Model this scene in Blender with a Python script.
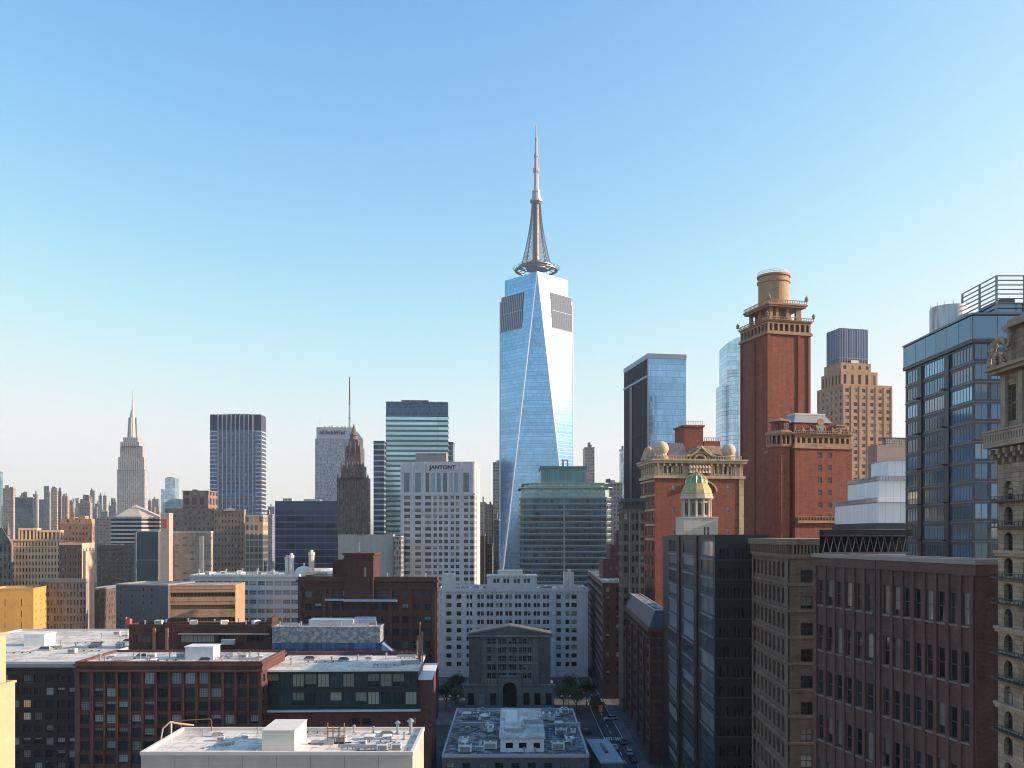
import bpy, math, random
from mathutils import Vector, Matrix
from math import radians as R, sin, cos, pi
random.seed(7)
for o in list(bpy.data.objects): bpy.data.objects.remove(o)
SC = bpy.context.scene; COL = SC.collection
# ---------------------------------------------------------------- camera, sky, sun, exposure
F, CX, HY, H = 900.0, 512.0, 535.0, 60.0          # focal length in pixels, centre, horizon row, eye height
cam = bpy.data.cameras.new('camera'); camo = bpy.data.objects.new('camera', cam); COL.objects.link(camo)
camo.location = (0, 0, H); camo.rotation_euler = (pi/2, 0, 0)
cam.sensor_width = 36; cam.lens = 36*F/1024; cam.shift_y = (HY-384)/1024
cam.clip_start = 1; cam.clip_end = 40000; SC.camera = camo
SUN_EL, SUN_AZ = 20.0, 91.5                        # azimuth clockwise from +Y (view direction); 90 = due right
w = bpy.data.worlds.new('World'); SC.world = w; w.use_nodes = True
nt = w.node_tree; bg = nt.nodes['Background']
sky = nt.nodes.new('ShaderNodeTexSky'); sky.sky_type = 'NISHITA'; sky.sun_disc = False
sky.sun_elevation = R(SUN_EL); sky.sun_rotation = R(SUN_AZ)
sky.air_density = 1.0; sky.dust_density = 1.5; sky.ozone_density = 1.6; sky.altitude = 60
TINT = (1.15, 1.10, 1.20); EXPO = 1.05; KNEE = 6.0
wb = nt.nodes.new('ShaderNodeMixRGB'); wb.blend_type = 'MULTIPLY'; wb.inputs[0].default_value = 1; wb.inputs[2].default_value = (*TINT, 1)   # white balance
nt.links.new(sky.outputs[0], wb.inputs[1]); sx = nt.nodes.new('ShaderNodeSeparateXYZ'); cx_ = nt.nodes.new('ShaderNodeCombineXYZ'); nt.links.new(wb.outputs[0], sx.inputs[0])
def wm(op, a, b):
    n = nt.nodes.new('ShaderNodeMath'); n.operation = op
    for x, i in ((a, n.inputs[0]), (b, n.inputs[1])):
        if isinstance(x, (int, float)): i.default_value = x
        else: nt.links.new(x, i)
    return n.outputs[0]
GAM = (1.5, 1.15, 1.1)
gain = .15*2**EXPO                                  # soft shoulder so the bright sky does not clip to flat blue
for i in range(3):
    c = wm('POWER', wm('MULTIPLY', sx.outputs[i], gain), GAM[i]); c = wm('DIVIDE', c, wm('POWER', wm('ADD', wm('POWER', c, KNEE), 1.0), 1/KNEE)); nt.links.new(wm('DIVIDE', c, gain), cx_.inputs[i])
nt.links.new(cx_.outputs[0], bg.inputs[0]); bg.inputs[1].default_value = 0.15
sl = bpy.data.lights.new('sun', 'SUN'); sl.energy = 4.2; sl.angle = R(0.5); sl.color = (1, .745, .54)
so = bpy.data.objects.new('sun', sl); COL.objects.link(so); so.location = (300, 0, 400)
S = Vector((sin(R(SUN_AZ))*cos(R(SUN_EL)), cos(R(SUN_AZ))*cos(R(SUN_EL)), sin(R(SUN_EL))))
so.rotation_euler = S.to_track_quat('Z', 'Y').to_euler()
SC.view_settings.view_transform = 'Standard'; SC.view_settings.look = 'None'
SC.view_settings.exposure = EXPO; SC.view_settings.gamma = 1
SC.render.engine = 'CYCLES'; SC.cycles.filter_width = 1.1
HAZE = 0.00006

def PX(px, Y): return (px-CX)*Y/F
def PZ(py, Y): return H+(HY-py)*Y/F
# ---------------------------------------------------------------- materials
class NT:
    def __init__(s, name):
        s.m = bpy.data.materials.new(name); s.m.use_nodes = True
        s.t = s.m.node_tree; s.b = s.t.nodes['Principled BSDF']
    def n(s, typ, **k):
        nd = s.t.nodes.new('ShaderNode'+typ)
        for a, v in k.items(): setattr(nd, a, v)
        return nd
    def l(s, a, b): s.t.links.new(a, b)
    def val(s, x, sock):
        if isinstance(x, (int, float)): sock.default_value = x
        else: s.l(x, sock)
    def math(s, op, a, b=0.0, c=None):
        nd = s.n('Math', operation=op); s.val(a, nd.inputs[0]); s.val(b, nd.inputs[1])
        if c is not None: s.val(c, nd.inputs[2])
        return nd.outputs[0]
    def mix(s, f, a, b):
        nd = s.n('MixRGB'); s.val(f, nd.inputs[0])
        for x, i in ((a, 1), (b, 2)):
            if isinstance(x, tuple): nd.inputs[i].default_value = (*x[:3], 1)
            else: s.l(x, nd.inputs[i])
        return nd.outputs[0]
    def scale(s, col, f):
        nd = s.n('MixRGB', blend_type='MULTIPLY'); nd.inputs[0].default_value = 1
        if isinstance(col, tuple): nd.inputs[1].default_value = (*col, 1)
        else: s.l(col, nd.inputs[1])
        cb = s.n('CombineXYZ')
        for i in range(3): s.l(f, cb.inputs[i])
        s.l(cb.outputs[0], nd.inputs[2]); return nd.outputs[0]
    def noise(s, vec, sc, det=3, scale3=None):
        nd = s.n('TexNoise'); nd.inputs['Scale'].default_value = sc; nd.inputs['Detail'].default_value = det
        if scale3:
            mp = s.n('Mapping'); mp.inputs['Scale'].default_value = scale3; s.l(vec, mp.inputs[0]); vec = mp.outputs[0]
        s.l(vec, nd.inputs['Vector']); return nd.outputs[0]
    def rng(s, v, a, b, lo, hi):
        nd = s.n('MapRange'); s.val(v, nd.inputs[0])
        for i, x in enumerate((a, b, lo, hi)): nd.inputs[i+1].default_value = x
        return nd.outputs[0]
    def wn(s, a, b):
        cb = s.n('CombineXYZ'); s.val(a, cb.inputs[0]); s.val(b, cb.inputs[1])
        nd = s.n('TexWhiteNoise', noise_dimensions='3D'); s.l(cb.outputs[0], nd.inputs[0]); return nd
    def grime(s, base, var, streak):
        uv = s.n('UVMap').outputs[0]
        a = s.rng(s.noise(uv, .11, 4), .3, .7, 1-var, 1+var)
        b = s.rng(s.noise(uv, 2.3, 5), .25, .75, 1-var*.8, 1+var*.8)
        c = s.rng(s.noise(uv, 1, 3, (.9, .05, 1)), .35, .7, 1-streak, 1+streak*.4)
        d = s.rng(s.noise(uv, .37, 6), .54, .68, 1, 1-2.2*var); e = s.rng(s.noise(uv, .8, 4, (.25, 1.6, 1)), .56, .72, 1, 1+1.6*var)
        return s.scale(base, s.math('MULTIPLY', s.math('MULTIPLY', s.math('MULTIPLY', a, b), c), s.math('MULTIPLY', d, e))), uv
MC = {}
def cached(f):
    def g(*a, **k):
        key = (f.__name__, a, tuple(sorted(k.items())))
        if key not in MC: MC[key] = f(*a, **k)
        return MC[key]
    return g
@cached
def wall_mat(name, col, var=.14, streak=.14, rough=.85, brick=0.0, mortar=(.33, .30, .27), bump=0.15):
    s = NT(name)
    base = col
    uv = s.n('UVMap').outputs[0]
    if brick:
        bt = s.n('TexBrick'); s.l(uv, bt.inputs['Vector'])
        bt.inputs['Color1'].default_value = (*[c*.82 for c in col], 1); bt.inputs['Color2'].default_value = (*[min(1, c*1.2) for c in col], 1)
        bt.inputs['Mortar'].default_value = (*mortar, 1); bt.inputs['Scale'].default_value = 1
        bt.inputs['Brick Width'].default_value = brick*3; bt.inputs['Row Height'].default_value = brick
        bt.inputs['Mortar Size'].default_value = brick*.07
        base = bt.outputs[0]
    c, uv = s.grime(base, var, streak)
    s.l(c, s.b.inputs['Base Color']); s.b.inputs['Roughness'].default_value = rough
    if bump:
        bp = s.n('Bump'); bp.inputs['Strength'].default_value = bump; bp.inputs['Distance'].default_value = .1
        s.l(s.noise(uv, 3, 6), bp.inputs['Height']); s.l(bp.outputs[0], s.b.inputs['Normal'])
    return s.m
@cached
def plain_mat(name, col, rough=.6, metal=0.0, var=.08, spec=.5):
    s = NT(name); tc = s.n('TexCoord').outputs['Object']
    f = s.rng(s.noise(tc, .8, 5), .3, .7, 1-var, 1+var)
    s.l(s.scale(col, f), s.b.inputs['Base Color'])
    s.b.inputs['Roughness'].default_value = rough; s.b.inputs['Metallic'].default_value = metal; s.b.inputs['Specular IOR Level'].default_value = spec
    return s.m
@cached
def roof_mat(name, col, patch=(.75, .74, .72), dark=(.12, .12, .13), amount=.5, sc=.25):
    s = NT(name); tc = s.n('TexCoord').outputs['Object']
    n1 = s.noise(tc, sc, 6); n2 = s.noise(tc, sc*6, 6)
    seam = s.n('TexBrick'); seam.inputs['Scale'].default_value = .22; s.l(tc, seam.inputs['Vector'])
    seam.inputs['Color1'].default_value = (1, 1, 1, 1); seam.inputs['Color2'].default_value = (.9, .9, .9, 1); seam.inputs['Mortar'].default_value = (.6, .6, .6, 1)
    seam.inputs['Mortar Size'].default_value = .012
    a = s.mix(s.rng(n1, .48, .56, 0, amount), col, patch)
    b = s.mix(s.rng(n2, .60, .68, 0, .75), a, dark)
    b = s.scale(b, s.math('MULTIPLY', s.rng(s.noise(tc, .16, 5), .47, .60, 1, .72), s.rng(s.noise(tc, 1.1, 4, (1, .22, 1)), .55, .70, 1, .66)))
    nd = s.n('MixRGB', blend_type='MULTIPLY'); nd.inputs[0].default_value = .85
    s.l(b, nd.inputs[1]); s.l(seam.outputs[0], nd.inputs[2])
    s.l(nd.outputs[0], s.b.inputs['Base Color']); s.b.inputs['Roughness'].default_value = .9
    return s.m
@cached
def pane_mat(name, col=(.02, .025, .03), blind=.25, bcol=(.36, .34, .3), rough=.12, spec=.6, metal=0.0, lit=0.0):
    """window glass: dark rooms, a few drawn blinds or painted reflections, varied per pane"""
    s = NT(name)
    oi = s.n('ObjectInfo').outputs['Random']; ge = s.n('NewGeometry').outputs['Random Per Island']
    r = s.math('FRACT', s.math('ADD', oi, s.math('MULTIPLY', ge, 7.31)))
    r2 = s.math('FRACT', s.math('MULTIPLY', r, 17.7)); r3 = s.math('FRACT', s.math('MULTIPLY', r, 91.3))
    isb = s.math('LESS_THAN', r, blind)
    sp = s.n('SeparateXYZ'); s.l(s.n('UVMap').outputs[0], sp.inputs[0])
    isb = s.math('MULTIPLY', isb, s.math('GREATER_THAN', sp.outputs[1], s.rng(s.math('FRACT', s.math('MULTIPLY', r, 53.9)), 0, 1, -.9, 1.5)))
    bc = s.scale(bcol, s.rng(r2, 0, 1, .35, 1.1)); dc = s.scale(col, s.rng(r2, 0, 1, .4, 1.9))
    s.l(s.mix(isb, dc, bc), s.b.inputs['Base Color'])
    s.l(s.rng(r3, 0, 1, rough*.5, rough*1.8), s.b.inputs['Roughness'])
    s.b.inputs['Metallic'].default_value = metal; s.b.inputs['Specular IOR Level'].default_value = spec
    if lit:
        s.b.inputs['Emission Color'].default_value = (1, .62, .28, 1)
        s.l(s.math('MULTIPLY', s.math('GREATER_THAN', r2, 1-lit), s.rng(r3, 0, 1, .05, .28)), s.b.inputs['Emission Strength'])
    return s.m
@cached
def grid_mat(name, col, win=(.05, .06, .08), pu=3.0, pv=3.4, fu=.45, fv=.5, var=.15, blind=.2, streak=.15, rough=.85, fin=0.0, fincol=(.5, .5, .5)):
    """masonry with a grid of small windows, UV in metres; used only where windows are a pixel or two"""
    s = NT(name); c, uv = s.grime(col, var, streak)
    sp = s.n('SeparateXYZ'); s.l(uv, sp.inputs[0])
    u = s.math('DIVIDE', sp.outputs[0], pu); v = s.math('DIVIDE', sp.outputs[1], pv)
    fu_, fv_ = s.math('FRACT', u), s.math('FRACT', v)
    wnd = s.wn(s.math('FLOOR', u), s.math('FLOOR', v))
    mu = s.math('LESS_THAN', s.math('ABSOLUTE', s.math('SUBTRACT', fu_, .5)), fu/2)
    mv = s.math('LESS_THAN', s.math('ABSOLUTE', s.math('SUBTRACT', fv_, .5)), fv/2)
    m = s.math('MULTIPLY', mu, mv)
    wc = s.scale(win, s.rng(wnd.outputs[0], 0, 1, .5, 1.8))
    wc = s.mix(s.math('LESS_THAN', wnd.outputs[0], blind), wc, tuple(.55*x+.12 for x in col))
    out = s.mix(m, c, wc)
    if fin:
        out = s.mix(s.math('LESS_THAN', fu_, fin), out, fincol)
        m = s.math('MULTIPLY', m, s.math('GREATER_THAN', fu_, fin))
    s.l(out, s.b.inputs['Base Color'])
    s.l(s.rng(m, 0, 1, rough, .25), s.b.inputs['Roughness'])
    bp = s.n('Bump'); bp.inputs['Strength'].default_value = .8; bp.inputs['Distance'].default_value = .4
    s.l(s.math('SUBTRACT', 1.0, m), bp.inputs['Height']); s.l(bp.outputs[0], s.b.inputs['Normal'])
    return s.m
@cached
def glass_mat(name, col, line=(.2, .25, .3), pu=1.6, pv=4.0, mu=.06, mv=.06, rough=.12, metal=.75, tilt=.012, band=0.0, bandcol=(.1, .1, .12), bandvar=0.0, jit=.25, spec=.5):
    """curtain wall: panes with mullions, slightly uneven pane angles, optional spandrel band per storey"""
    s = NT(name); uv = s.n('UVMap').outputs[0]
    sp = s.n('SeparateXYZ'); s.l(uv, sp.inputs[0])
    u = s.math('DIVIDE', sp.outputs[0], pu); v = s.math('DIVIDE', sp.outputs[1], pv)
    fu_, fv_ = s.math('FRACT', u), s.math('FRACT', v); iu, iv = s.math('FLOOR', u), s.math('FLOOR', v)
    wnd = s.wn(iu, iv); row = s.wn(iv, 3.3)
    f = s.math('MULTIPLY', s.rng(wnd.outputs[0], 0, 1, 1-jit, 1+jit), s.rng(row.outputs[0], 0, 1, 1-jit*.6, 1+jit*.6))
    f = s.math('MULTIPLY', f, s.rng(s.noise(uv, .03, 3), .3, .7, .9, 1.1))
    c = s.scale(col, f)
    mt = metal
    if band:
        ib = s.math('LESS_THAN', fv_, band)
        c = s.mix(ib, c, bandcol); mt = s.math('MULTIPLY', s.math('SUBTRACT', 1.0, ib), metal)
    ln = s.math('MAXIMUM', s.math('LESS_THAN', fu_, mu), s.math('GREATER_THAN', fv_, 1-mv))
    c = s.mix(ln, c, line)
    s.l(c, s.b.inputs['Base Color']); s.val(mt, s.b.inputs['Metallic'])
    s.l(s.rng(ln, 0, 1, rough, .5), s.b.inputs['Roughness']); s.b.inputs['Specular IOR Level'].default_value = spec
    ge = s.n('NewGeometry')
    d = s.n('VectorMath', operation='SUBTRACT'); s.l(wnd.outputs[1], d.inputs[0]); d.inputs[1].default_value = (.5, .5, .5)
    d2 = s.n('VectorMath', operation='SCALE'); s.l(d.outputs[0], d2.inputs[0]); d2.inputs['Scale'].default_value = tilt
    d3 = s.n('VectorMath', operation='ADD'); s.l(ge.outputs['Normal'], d3.inputs[0]); s.l(d2.outputs[0], d3.inputs[1])
    d4 = s.n('VectorMath', operation='NORMALIZE'); s.l(d3.outputs[0], d4.inputs[0]); s.l(d4.outputs[0], s.b.inputs['Normal'])
    return s.m
# ---------------------------------------------------------------- mesh building
class MB:
    def __init__(s): s.v = []; s.f = []; s.uv = []; s.mi = []
    def face(s, pts, uvs=None, mi=0):
        i = len(s.v); s.v += [tuple(p) for p in pts]; s.f.append(tuple(range(i, i+len(pts)))); s.mi.append(mi)
        if uvs is None:
            a = Vector(pts[1])-Vector(pts[0]); b = Vector(pts[-1])-Vector(pts[0]); n = a.cross(b)
            if n.length < 1e-9 and len(pts) > 3: n = (Vector(pts[2])-Vector(pts[0])).cross(b)
            if abs(n.z) > .8*n.length: uvs = [(p[0], p[1]) for p in pts]
            else:
                t = Vector((-n.y, n.x, 0))
                t = t.normalized() if t.length > 1e-9 else Vector((1, 0, 0))
                uvs = [(t.x*p[0]+t.y*p[1], p[2]) for p in pts]
        s.uv += list(uvs)
    def box(s, x0, y0, z0, x1, y1, z1, mi=0, top=True, bottom=True):
        a, b, c, d = (x0, y0), (x1, y0), (x1, y1), (x0, y1)
        for p, q in ((a, b), (b, c), (c, d), (d, a)):
            s.face([(*p, z0), (*q, z0), (*q, z1), (*p, z1)], None, mi)
        if top: s.face([(*a, z1), (*b, z1), (*c, z1), (*d, z1)], None, mi)
        if bottom: s.face([(*d, z0), (*c, z0), (*b, z0), (*a, z0)], None, mi)
        return s
    def prism(s, poly, z0, z1, mi=0, top=True, poly2=None):
        n = len(poly); q = poly2 or poly; acc = 0
        for i in range(n):
            a, b = poly[i], poly[(i+1) % n]; a2, b2 = q[i], q[(i+1) % n]
            L = math.hypot(b[0]-a[0], b[1]-a[1])
            s.face([(*a, z0), (*b, z0), (*b2, z1), (*a2, z1)], [(acc, z0), (acc+L, z0), (acc+L, z1), (acc, z1)], mi); acc += L
        if top: s.face([(*p, z1) for p in q], None, mi)
        return s
    def lathe(s, prof, n=16, cx=0, cy=0, mi=0, ph=0.0):
        ring = lambda r, z: [(cx+r*cos(ph+2*pi*i/n), cy+r*sin(ph+2*pi*i/n), z) for i in range(n)]
        for (r0, z0), (r1, z1) in zip(prof[:-1], prof[1:]):
            A, B = ring(r0, z0), ring(r1, z1)
            for i in range(n):
                j = (i+1) % n
                u0, u1 = 2*pi*i/n*max(r0, r1), 2*pi*(i+1)/n*max(r0, r1)
                if r1 < 1e-6: s.face([A[i], A[j], B[i]], [(u0, z0), (u1, z0), (u0, z1)], mi)
                elif r0 < 1e-6: s.face([A[i], B[j], B[i]], [(u0, z0), (u1, z1), (u0, z1)], mi)
                else: s.face([A[i], A[j], B[j], B[i]], [(u0, z0), (u1, z0), (u1, z1), (u0, z1)], mi)
        if prof[-1][0] > 1e-6 and prof[-1] != prof[0]: s.face(ring(*prof[-1]), None, mi)
        return s
    def tube(s, p, q, r, n=6, r2=None, mi=0):
        p, q = Vector(p), Vector(q); r2 = r if r2 is None else r2
        d = (q-p).normalized(); a = d.orthogonal().normalized(); b = d.cross(a)
        A = [p+r*(cos(2*pi*i/n)*a+sin(2*pi*i/n)*b) for i in range(n)]; B = [q+r2*(cos(2*pi*i/n)*a+sin(2*pi*i/n)*b) for i in range(n)]
        for i in range(n): j = (i+1) % n; s.face([A[i], A[j], B[j], B[i]], None, mi)
        s.face(B, None, mi); s.face(A[::-1], None, mi); return s
    def data(s, name, mats):
        me = bpy.data.meshes.new(name); me.from_pydata(s.v, [], s.f)
        ul = me.uv_layers.new(name='UVMap'); ul.data.foreach_set('uv', [c for p in s.uv for c in p])
        for m in (mats if isinstance(mats, (list, tuple)) else [mats]): me.materials.append(m)
        if any(s.mi): me.polygons.foreach_set('material_index', s.mi)
        me.update(); return me
    def build(s, name, mats, parent=None, loc=None, stuff=False):
        if not s.f: return None
        o = bpy.data.objects.new(name, s.data(name, mats)); COL.objects.link(o)
        if parent: o.parent = parent
        if loc: o.location = loc
        if stuff: o['kind'] = 'stuff'
        return o
def smooth(o, ang=None):
    if o: o.data.polygons.foreach_set('use_smooth', [True]*len(o.data.polygons)); o.data.update()
    return o
def weld_smooth(o):
    import bmesh
    bm = bmesh.new(); bm.from_mesh(o.data); bmesh.ops.remove_doubles(bm, verts=bm.verts, dist=.002); bm.to_mesh(o.data); bm.free()
    return smooth(o)
def thing(name, label, cat, loc=(0, 0, 0), rot=0.0, group=None):
    o = bpy.data.objects.new(name, None); COL.objects.link(o); o.empty_display_size = 1
    o.location = loc; o.rotation_euler.z = rot; o['label'] = label; o['category'] = cat
    if group: o['group'] = group
    return o
def dup(o, parent=None, loc=None, label=None):
    c = o.copy(); COL.objects.link(c)
    if parent: c.parent = parent
    if loc is not None: c.location = loc
    if label: c['label'] = label
    for ch in list(o.children): dup(ch, c)
    return c
# ---------------------------------------------------------------- windows and walls
WM = {}
def win_meshes(w, h, style, pane, frame):
    key = (round(w, 2), round(h, 2), style, pane.name, frame.name)
    if key in WM: return WM[key]
    p = MB(); b = MB(); x = w/2
    t = min(.09, w*.08)
    if style == 'arch':
        n = 8; pts = [(-x, 0, 0), (x, 0, 0)]+[(x*cos(pi*i/n), 0, h-x+x*sin(pi*i/n)) for i in range(n+1)]
        p.face(pts); b.box(-t/2, -.05, 0, t/2, -.01, h-x); b.box(-x, -.05, h-x-t/2, x, -.012, h-x+t/2)
    else:
        p.face([(-x, 0, 0), (x, 0, 0), (x, 0, h), (-x, 0, h)])
        b.box(-x, -.07, 0, -x+t, -.01, h); b.box(x-t, -.07, 0, x, -.01, h)
        b.box(-x+t, -.07, 0, x-t, -.01, t); b.box(-x+t, -.07, h-t, x-t, -.01, h)
        if style in ('dh', 'cross', 'pair'): b.box(-x+t, -.06, h*.52-t/2, x-t, -.01, h*.52+t/2)
        if style in ('cross', 'pair'): b.box(-t/2, -.065, t, t/2, -.01, h-t)
        if style == 'tri':
            for k in (-1, 1): b.box(k*w/6-t/2, -.06, t, k*w/6+t/2, -.01, h-t)
        if style == 'multi':
            n = max(2, round(w/1.15))
            for k in range(1, n): b.box(-x+k*w/n-t/2, -.06, t, -x+k*w/n+t/2, -.01, h-t)
        if style == 'grid':
            for k in (1, 2, 3): b.box(-x+k*w/4-t/3, -.05, t, -x+k*w/4+t/3, -.01, h-t)
            for k in (1, 2, 3): b.box(-x+t, -.045, k*h/4-t/3, x-t, -.01, k*h/4+t/3)
    WM[key] = (p.data('pane', pane), b.data('frame', frame), p, b); return WM[key]
ALL = []
class Bld:
    """one building: an empty at the front-left corner of its footprint, x along the front, y going back"""
    def __init__(s, name, label, xc, Y, xf, xs=None, rot=0.0, d=None, cat='building', group=None):
        a = R(rot); u = Vector((cos(a), sin(a))); v = Vector((-sin(a), cos(a))); C = Vector((PX(xc, Y), Y))
        def solve(px, dr): k = (px-CX)/F; return (k*C.y-C.x)/(dr.x-k*dr.y)
        ww = solve(xf, u)
        if d is None: d = solve(xs, v)
        o = C if ww > 0 else C+u*ww
        s.w, s.d, s.Y = abs(ww), abs(d), Y
        s.root = thing(name, label, cat, (o.x, o.y, 0), a, group); s.wins = []; ALL.append(s); s.u = u; s.v = v; s.o = o
    def z(s, py, dy=0.0): return PZ(py, s.Y+dy)
    def add(s, mb, name, mat, sm=False):
        o = mb.build(name, mat, s.root); return o
    def facade(s, mb, x0, y0, ux, uy, W, z0, z1, sp, mi=0):
        """one wall of width W starting at local (x0,y0) and running along (ux,uy), seen from outside with z up"""
        P = lambda u, z, dep=0.0: (x0+ux*u-uy*dep, y0+uy*u+ux*dep, z)   # inward is (-uy, ux)
        uvo = 100*abs(uy)
        def q(u0, u1, za, zb):
            if u1-u0 > 1e-4 and zb-za > 1e-4:
                mb.face([P(u0, za), P(u1, za), P(u1, zb), P(u0, zb)], [(u0+uvo, za), (u1+uvo, za), (u1+uvo, zb), (u0+uvo, zb)], mi)
        if not sp: q(0, W, z0, z1); return
        fh = sp['fh']; ww = sp.get('ww', .5); wh = sp.get('wh', .55); tm = sp.get('tm', fh*.4); dep = sp.get('dep', .25)
        zmin = max(z0+.4, sp.get('zmin', z0)); sm = sp.get('sm', 0.0)
        if isinstance(sp['c'], int):
            n = sp['c']; p = (W-2*sm)/n; cols = [(sm+p*(i+.5-ww/2), sm+p*(i+.5+ww/2)) for i in range(n)]
        else: cols = [(a*W, b*W) for a, b in sp['c']]
        rows = []; zt = z1-tm; k = 0
        while True:
            hh = sp['h0'] if (k == 0 and 'h0' in sp) else fh*wh
            if zt-hh < zmin: break
            rows.append((zt-hh, zt)); zt -= (hh+fh*(1-wh)); k += 1
            if k >= sp.get('max', 99): break
        skip = sp.get('skip', 0.0); last = 0
        arch = sp.get('style') == 'arch'
        for a, b in cols:
            q(last, a, z0, z1); last = b; top = z1
            for r, (za, zb) in enumerate(rows):
                if skip and random.random() < skip: continue
                q(a, b, zb, top); top = za
                for e in (((a, za, 0), (a, zb, 0), (a, zb, dep), (a, za, dep)), ((b, zb, 0), (b, za, 0), (b, za, dep), (b, zb, dep)),
                          ((a, zb, 0), (b, zb, 0), (b, zb, dep), (a, zb, dep)), ((b, za, 0), (a, za, 0), (a, za, dep), (b, za, dep))):
                    mb.face([P(*t) for t in e], None, mi)
                if arch:
                    m_ = (a+b)/2; hw = (b-a)/2; n = 8
                    arcp = [(m_+hw*cos(pi*i/n), zb-hw+hw*sin(pi*i/n)) for i in range(n+1)]
                    for side, cx_ in ((arcp[:n//2+1], b), (arcp[n//2:], a)):
                        for (u1, w1), (u2, w2) in zip(side[:-1], side[1:]): mb.face([P(cx_, zb), P(u1, w1), P(u2, w2)], None, mi)
                st = sp.get('style', 'dh')
                s.wins.append((r, P((a+b)/2, za, dep), (ux, uy), b-a, zb-za, st, sp['pane'], sp['frame'], sp.get('sub', False), sp.get('pri', 0)))
            q(a, b, z0, top)
        q(last, W, z0, z1)
    def walls(s, z0, z1, mat, F=None, L=None, Rt=None, K=None, x0=0, y0=0, x1=None, y1=None, name='wall'):
        x1 = s.w if x1 is None else x1; y1 = s.d if y1 is None else y1
        mb = MB()
        s.facade(mb, x0, y0, 1, 0, x1-x0, z0, z1, F); s.facade(mb, x1, y0, 0, 1, y1-y0, z0, z1, Rt)
        s.facade(mb, x1, y1, -1, 0, x1-x0, z0, z1, K); s.facade(mb, x0, y1, 0, -1, y1-y0, z0, z1, L)
        return s.add(mb, name, mat)
    def roof(s, z, mat, pmat=None, par=.9, th=.35, x0=0, y0=0, x1=None, y1=None, out=.06, name='roof'):
        x1 = s.w if x1 is None else x1; y1 = s.d if y1 is None else y1
        mb = MB(); mb.box(x0+.02, y0+.02, z-.25, x1-.02, y1-.02, z+.02, bottom=True); r = s.add(mb, name, mat)
        if pmat:
            m = MB(); X0, Y0, X1, Y1 = x0-out, y0-out, x1+out, y1+out
            m.box(X0, Y0, z+.005, X1, Y0+th, z+par); m.box(X0, Y1-th, z+.005, X1, Y1, z+par)
            m.box(X0, Y0+th, z+.005, X0+th, Y1-th, z+par); m.box(X1-th, Y0+th, z+.005, X1, Y1-th, z+par)
            s.add(m, 'parapet', pmat)
        return r
    def ring(s, name, z0, z1, out, mat, x0=0, y0=0, x1=None, y1=None, th=None):
        """a cornice or band running round the block"""
        x1 = s.w if x1 is None else x1; y1 = s.d if y1 is None else y1
        m = MB(); X0, Y0, X1, Y1 = x0-out, y0-out, x1+out, y1+out; t = (th or .2)+out
        m.box(X0, Y0, z0, X1, Y0+t, z1); m.box(X0, Y1-t, z0, X1, Y1, z1); m.box(X0, Y0+t, z0, X0+t, Y1-t, z1); m.box(X1-t, Y0+t, z0, X1, Y1-t, z1)
        return s.add(m, name, mat)
    def box(s, name, x0, y0, z0, x1, y1, z1, mat): return s.add(MB().box(x0, y0, z0, x1, y1, z1), name, mat)
    def finish(s): return s
    def _finish(s):
        ws = sorted(s.wins, key=lambda t: (t[9], t[0]))
        def mtx(t): return Matrix(((t[2][0], -t[2][1], 0, t[1][0]), (t[2][1], t[2][0], 0, t[1][1]), (0, 0, 1, t[1][2]), (0, 0, 0, 1)))
        for t in ws[:100]:
            p, b, P_, B_ = win_meshes(t[3], t[4], t[5], t[6], t[7])
            if t[8]:
                o = bpy.data.objects.new('window', p); c = bpy.data.objects.new('frame', b); COL.objects.link(o); COL.objects.link(c); c.parent = o
            else:
                key = ('both', p.name)
                if key not in WM:
                    m = MB(); m.v = P_.v+B_.v; n = len(P_.v); m.f = P_.f+[tuple(i+n for i in f) for f in B_.f]
                    m.uv = P_.uv+B_.uv; m.mi = [0]*len(P_.f)+[1]*len(B_.f); WM[key] = m.data('window', [t[6], t[7]])
                o = bpy.data.objects.new('window', WM[key]); COL.objects.link(o)
            o.parent = s.root; o.matrix_local = mtx(t)
        rest = {}
        for t in ws[100:]: rest.setdefault((t[6].name, t[7].name), []).append(t)
        big = MB(); mats = []
        for k, ts in rest.items():
            for i, m in enumerate((ts[0][6], ts[0][7])):
                if m not in mats: mats.append(m)
            for t in ts:
                _, _, P_, B_ = win_meshes(t[3], t[4], t[5], t[6], t[7]); M = mtx(t)
                for src, mt in ((P_, t[6]), (B_, t[7])):
                    n = len(big.v); big.v += [tuple(M @ Vector(v)) for v in src.v]; big.f += [tuple(i+n for i in f) for f in src.f]
                    big.uv += src.uv; big.mi += [mats.index(mt)]*len(src.f)
        if big.f: big.build('window', mats, s.root, stuff=True)
        return s
# ---------------------------------------------------------------- shared materials
ROOFW = roof_mat('roof_white', (.66, .62, .56), (.80, .76, .70), (.22, .21, .20), .7, .3)
ROOFS = roof_mat('roof_snowy', (.12, .125, .14), (.38, .39, .42), (.035, .035, .04), .9, .45)
ROOFG = roof_mat('roof_gravel', (.36, .34, .32), (.6, .58, .55), (.12, .11, .1), .5, .3)
ROOFD = roof_mat('roof_dark', (.10, .11, .14), (.42, .43, .47), (.03, .03, .04), .9, .3)
STEEL = plain_mat('grey_steel', (.38, .39, .41), .45, .6)
DKST = plain_mat('dark_steel', (.05, .06, .08), .45, .5)
WHPAINT = plain_mat('white_paint', (.74, .73, .71), .6)
RUST = plain_mat('rust', (.25, .13, .07), .8)
DFR = plain_mat('dark_frame', (.03, .03, .035), .5)
GFR = plain_mat('grey_frame', (.22, .22, .23), .6)
WFR = plain_mat('white_frame', (.5, .49, .47), .6)
PANE = pane_mat('window_glass', blind=.42)
PANEB = pane_mat('window_blinds', blind=.5, bcol=(.42, .42, .42), lit=.03)
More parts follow.
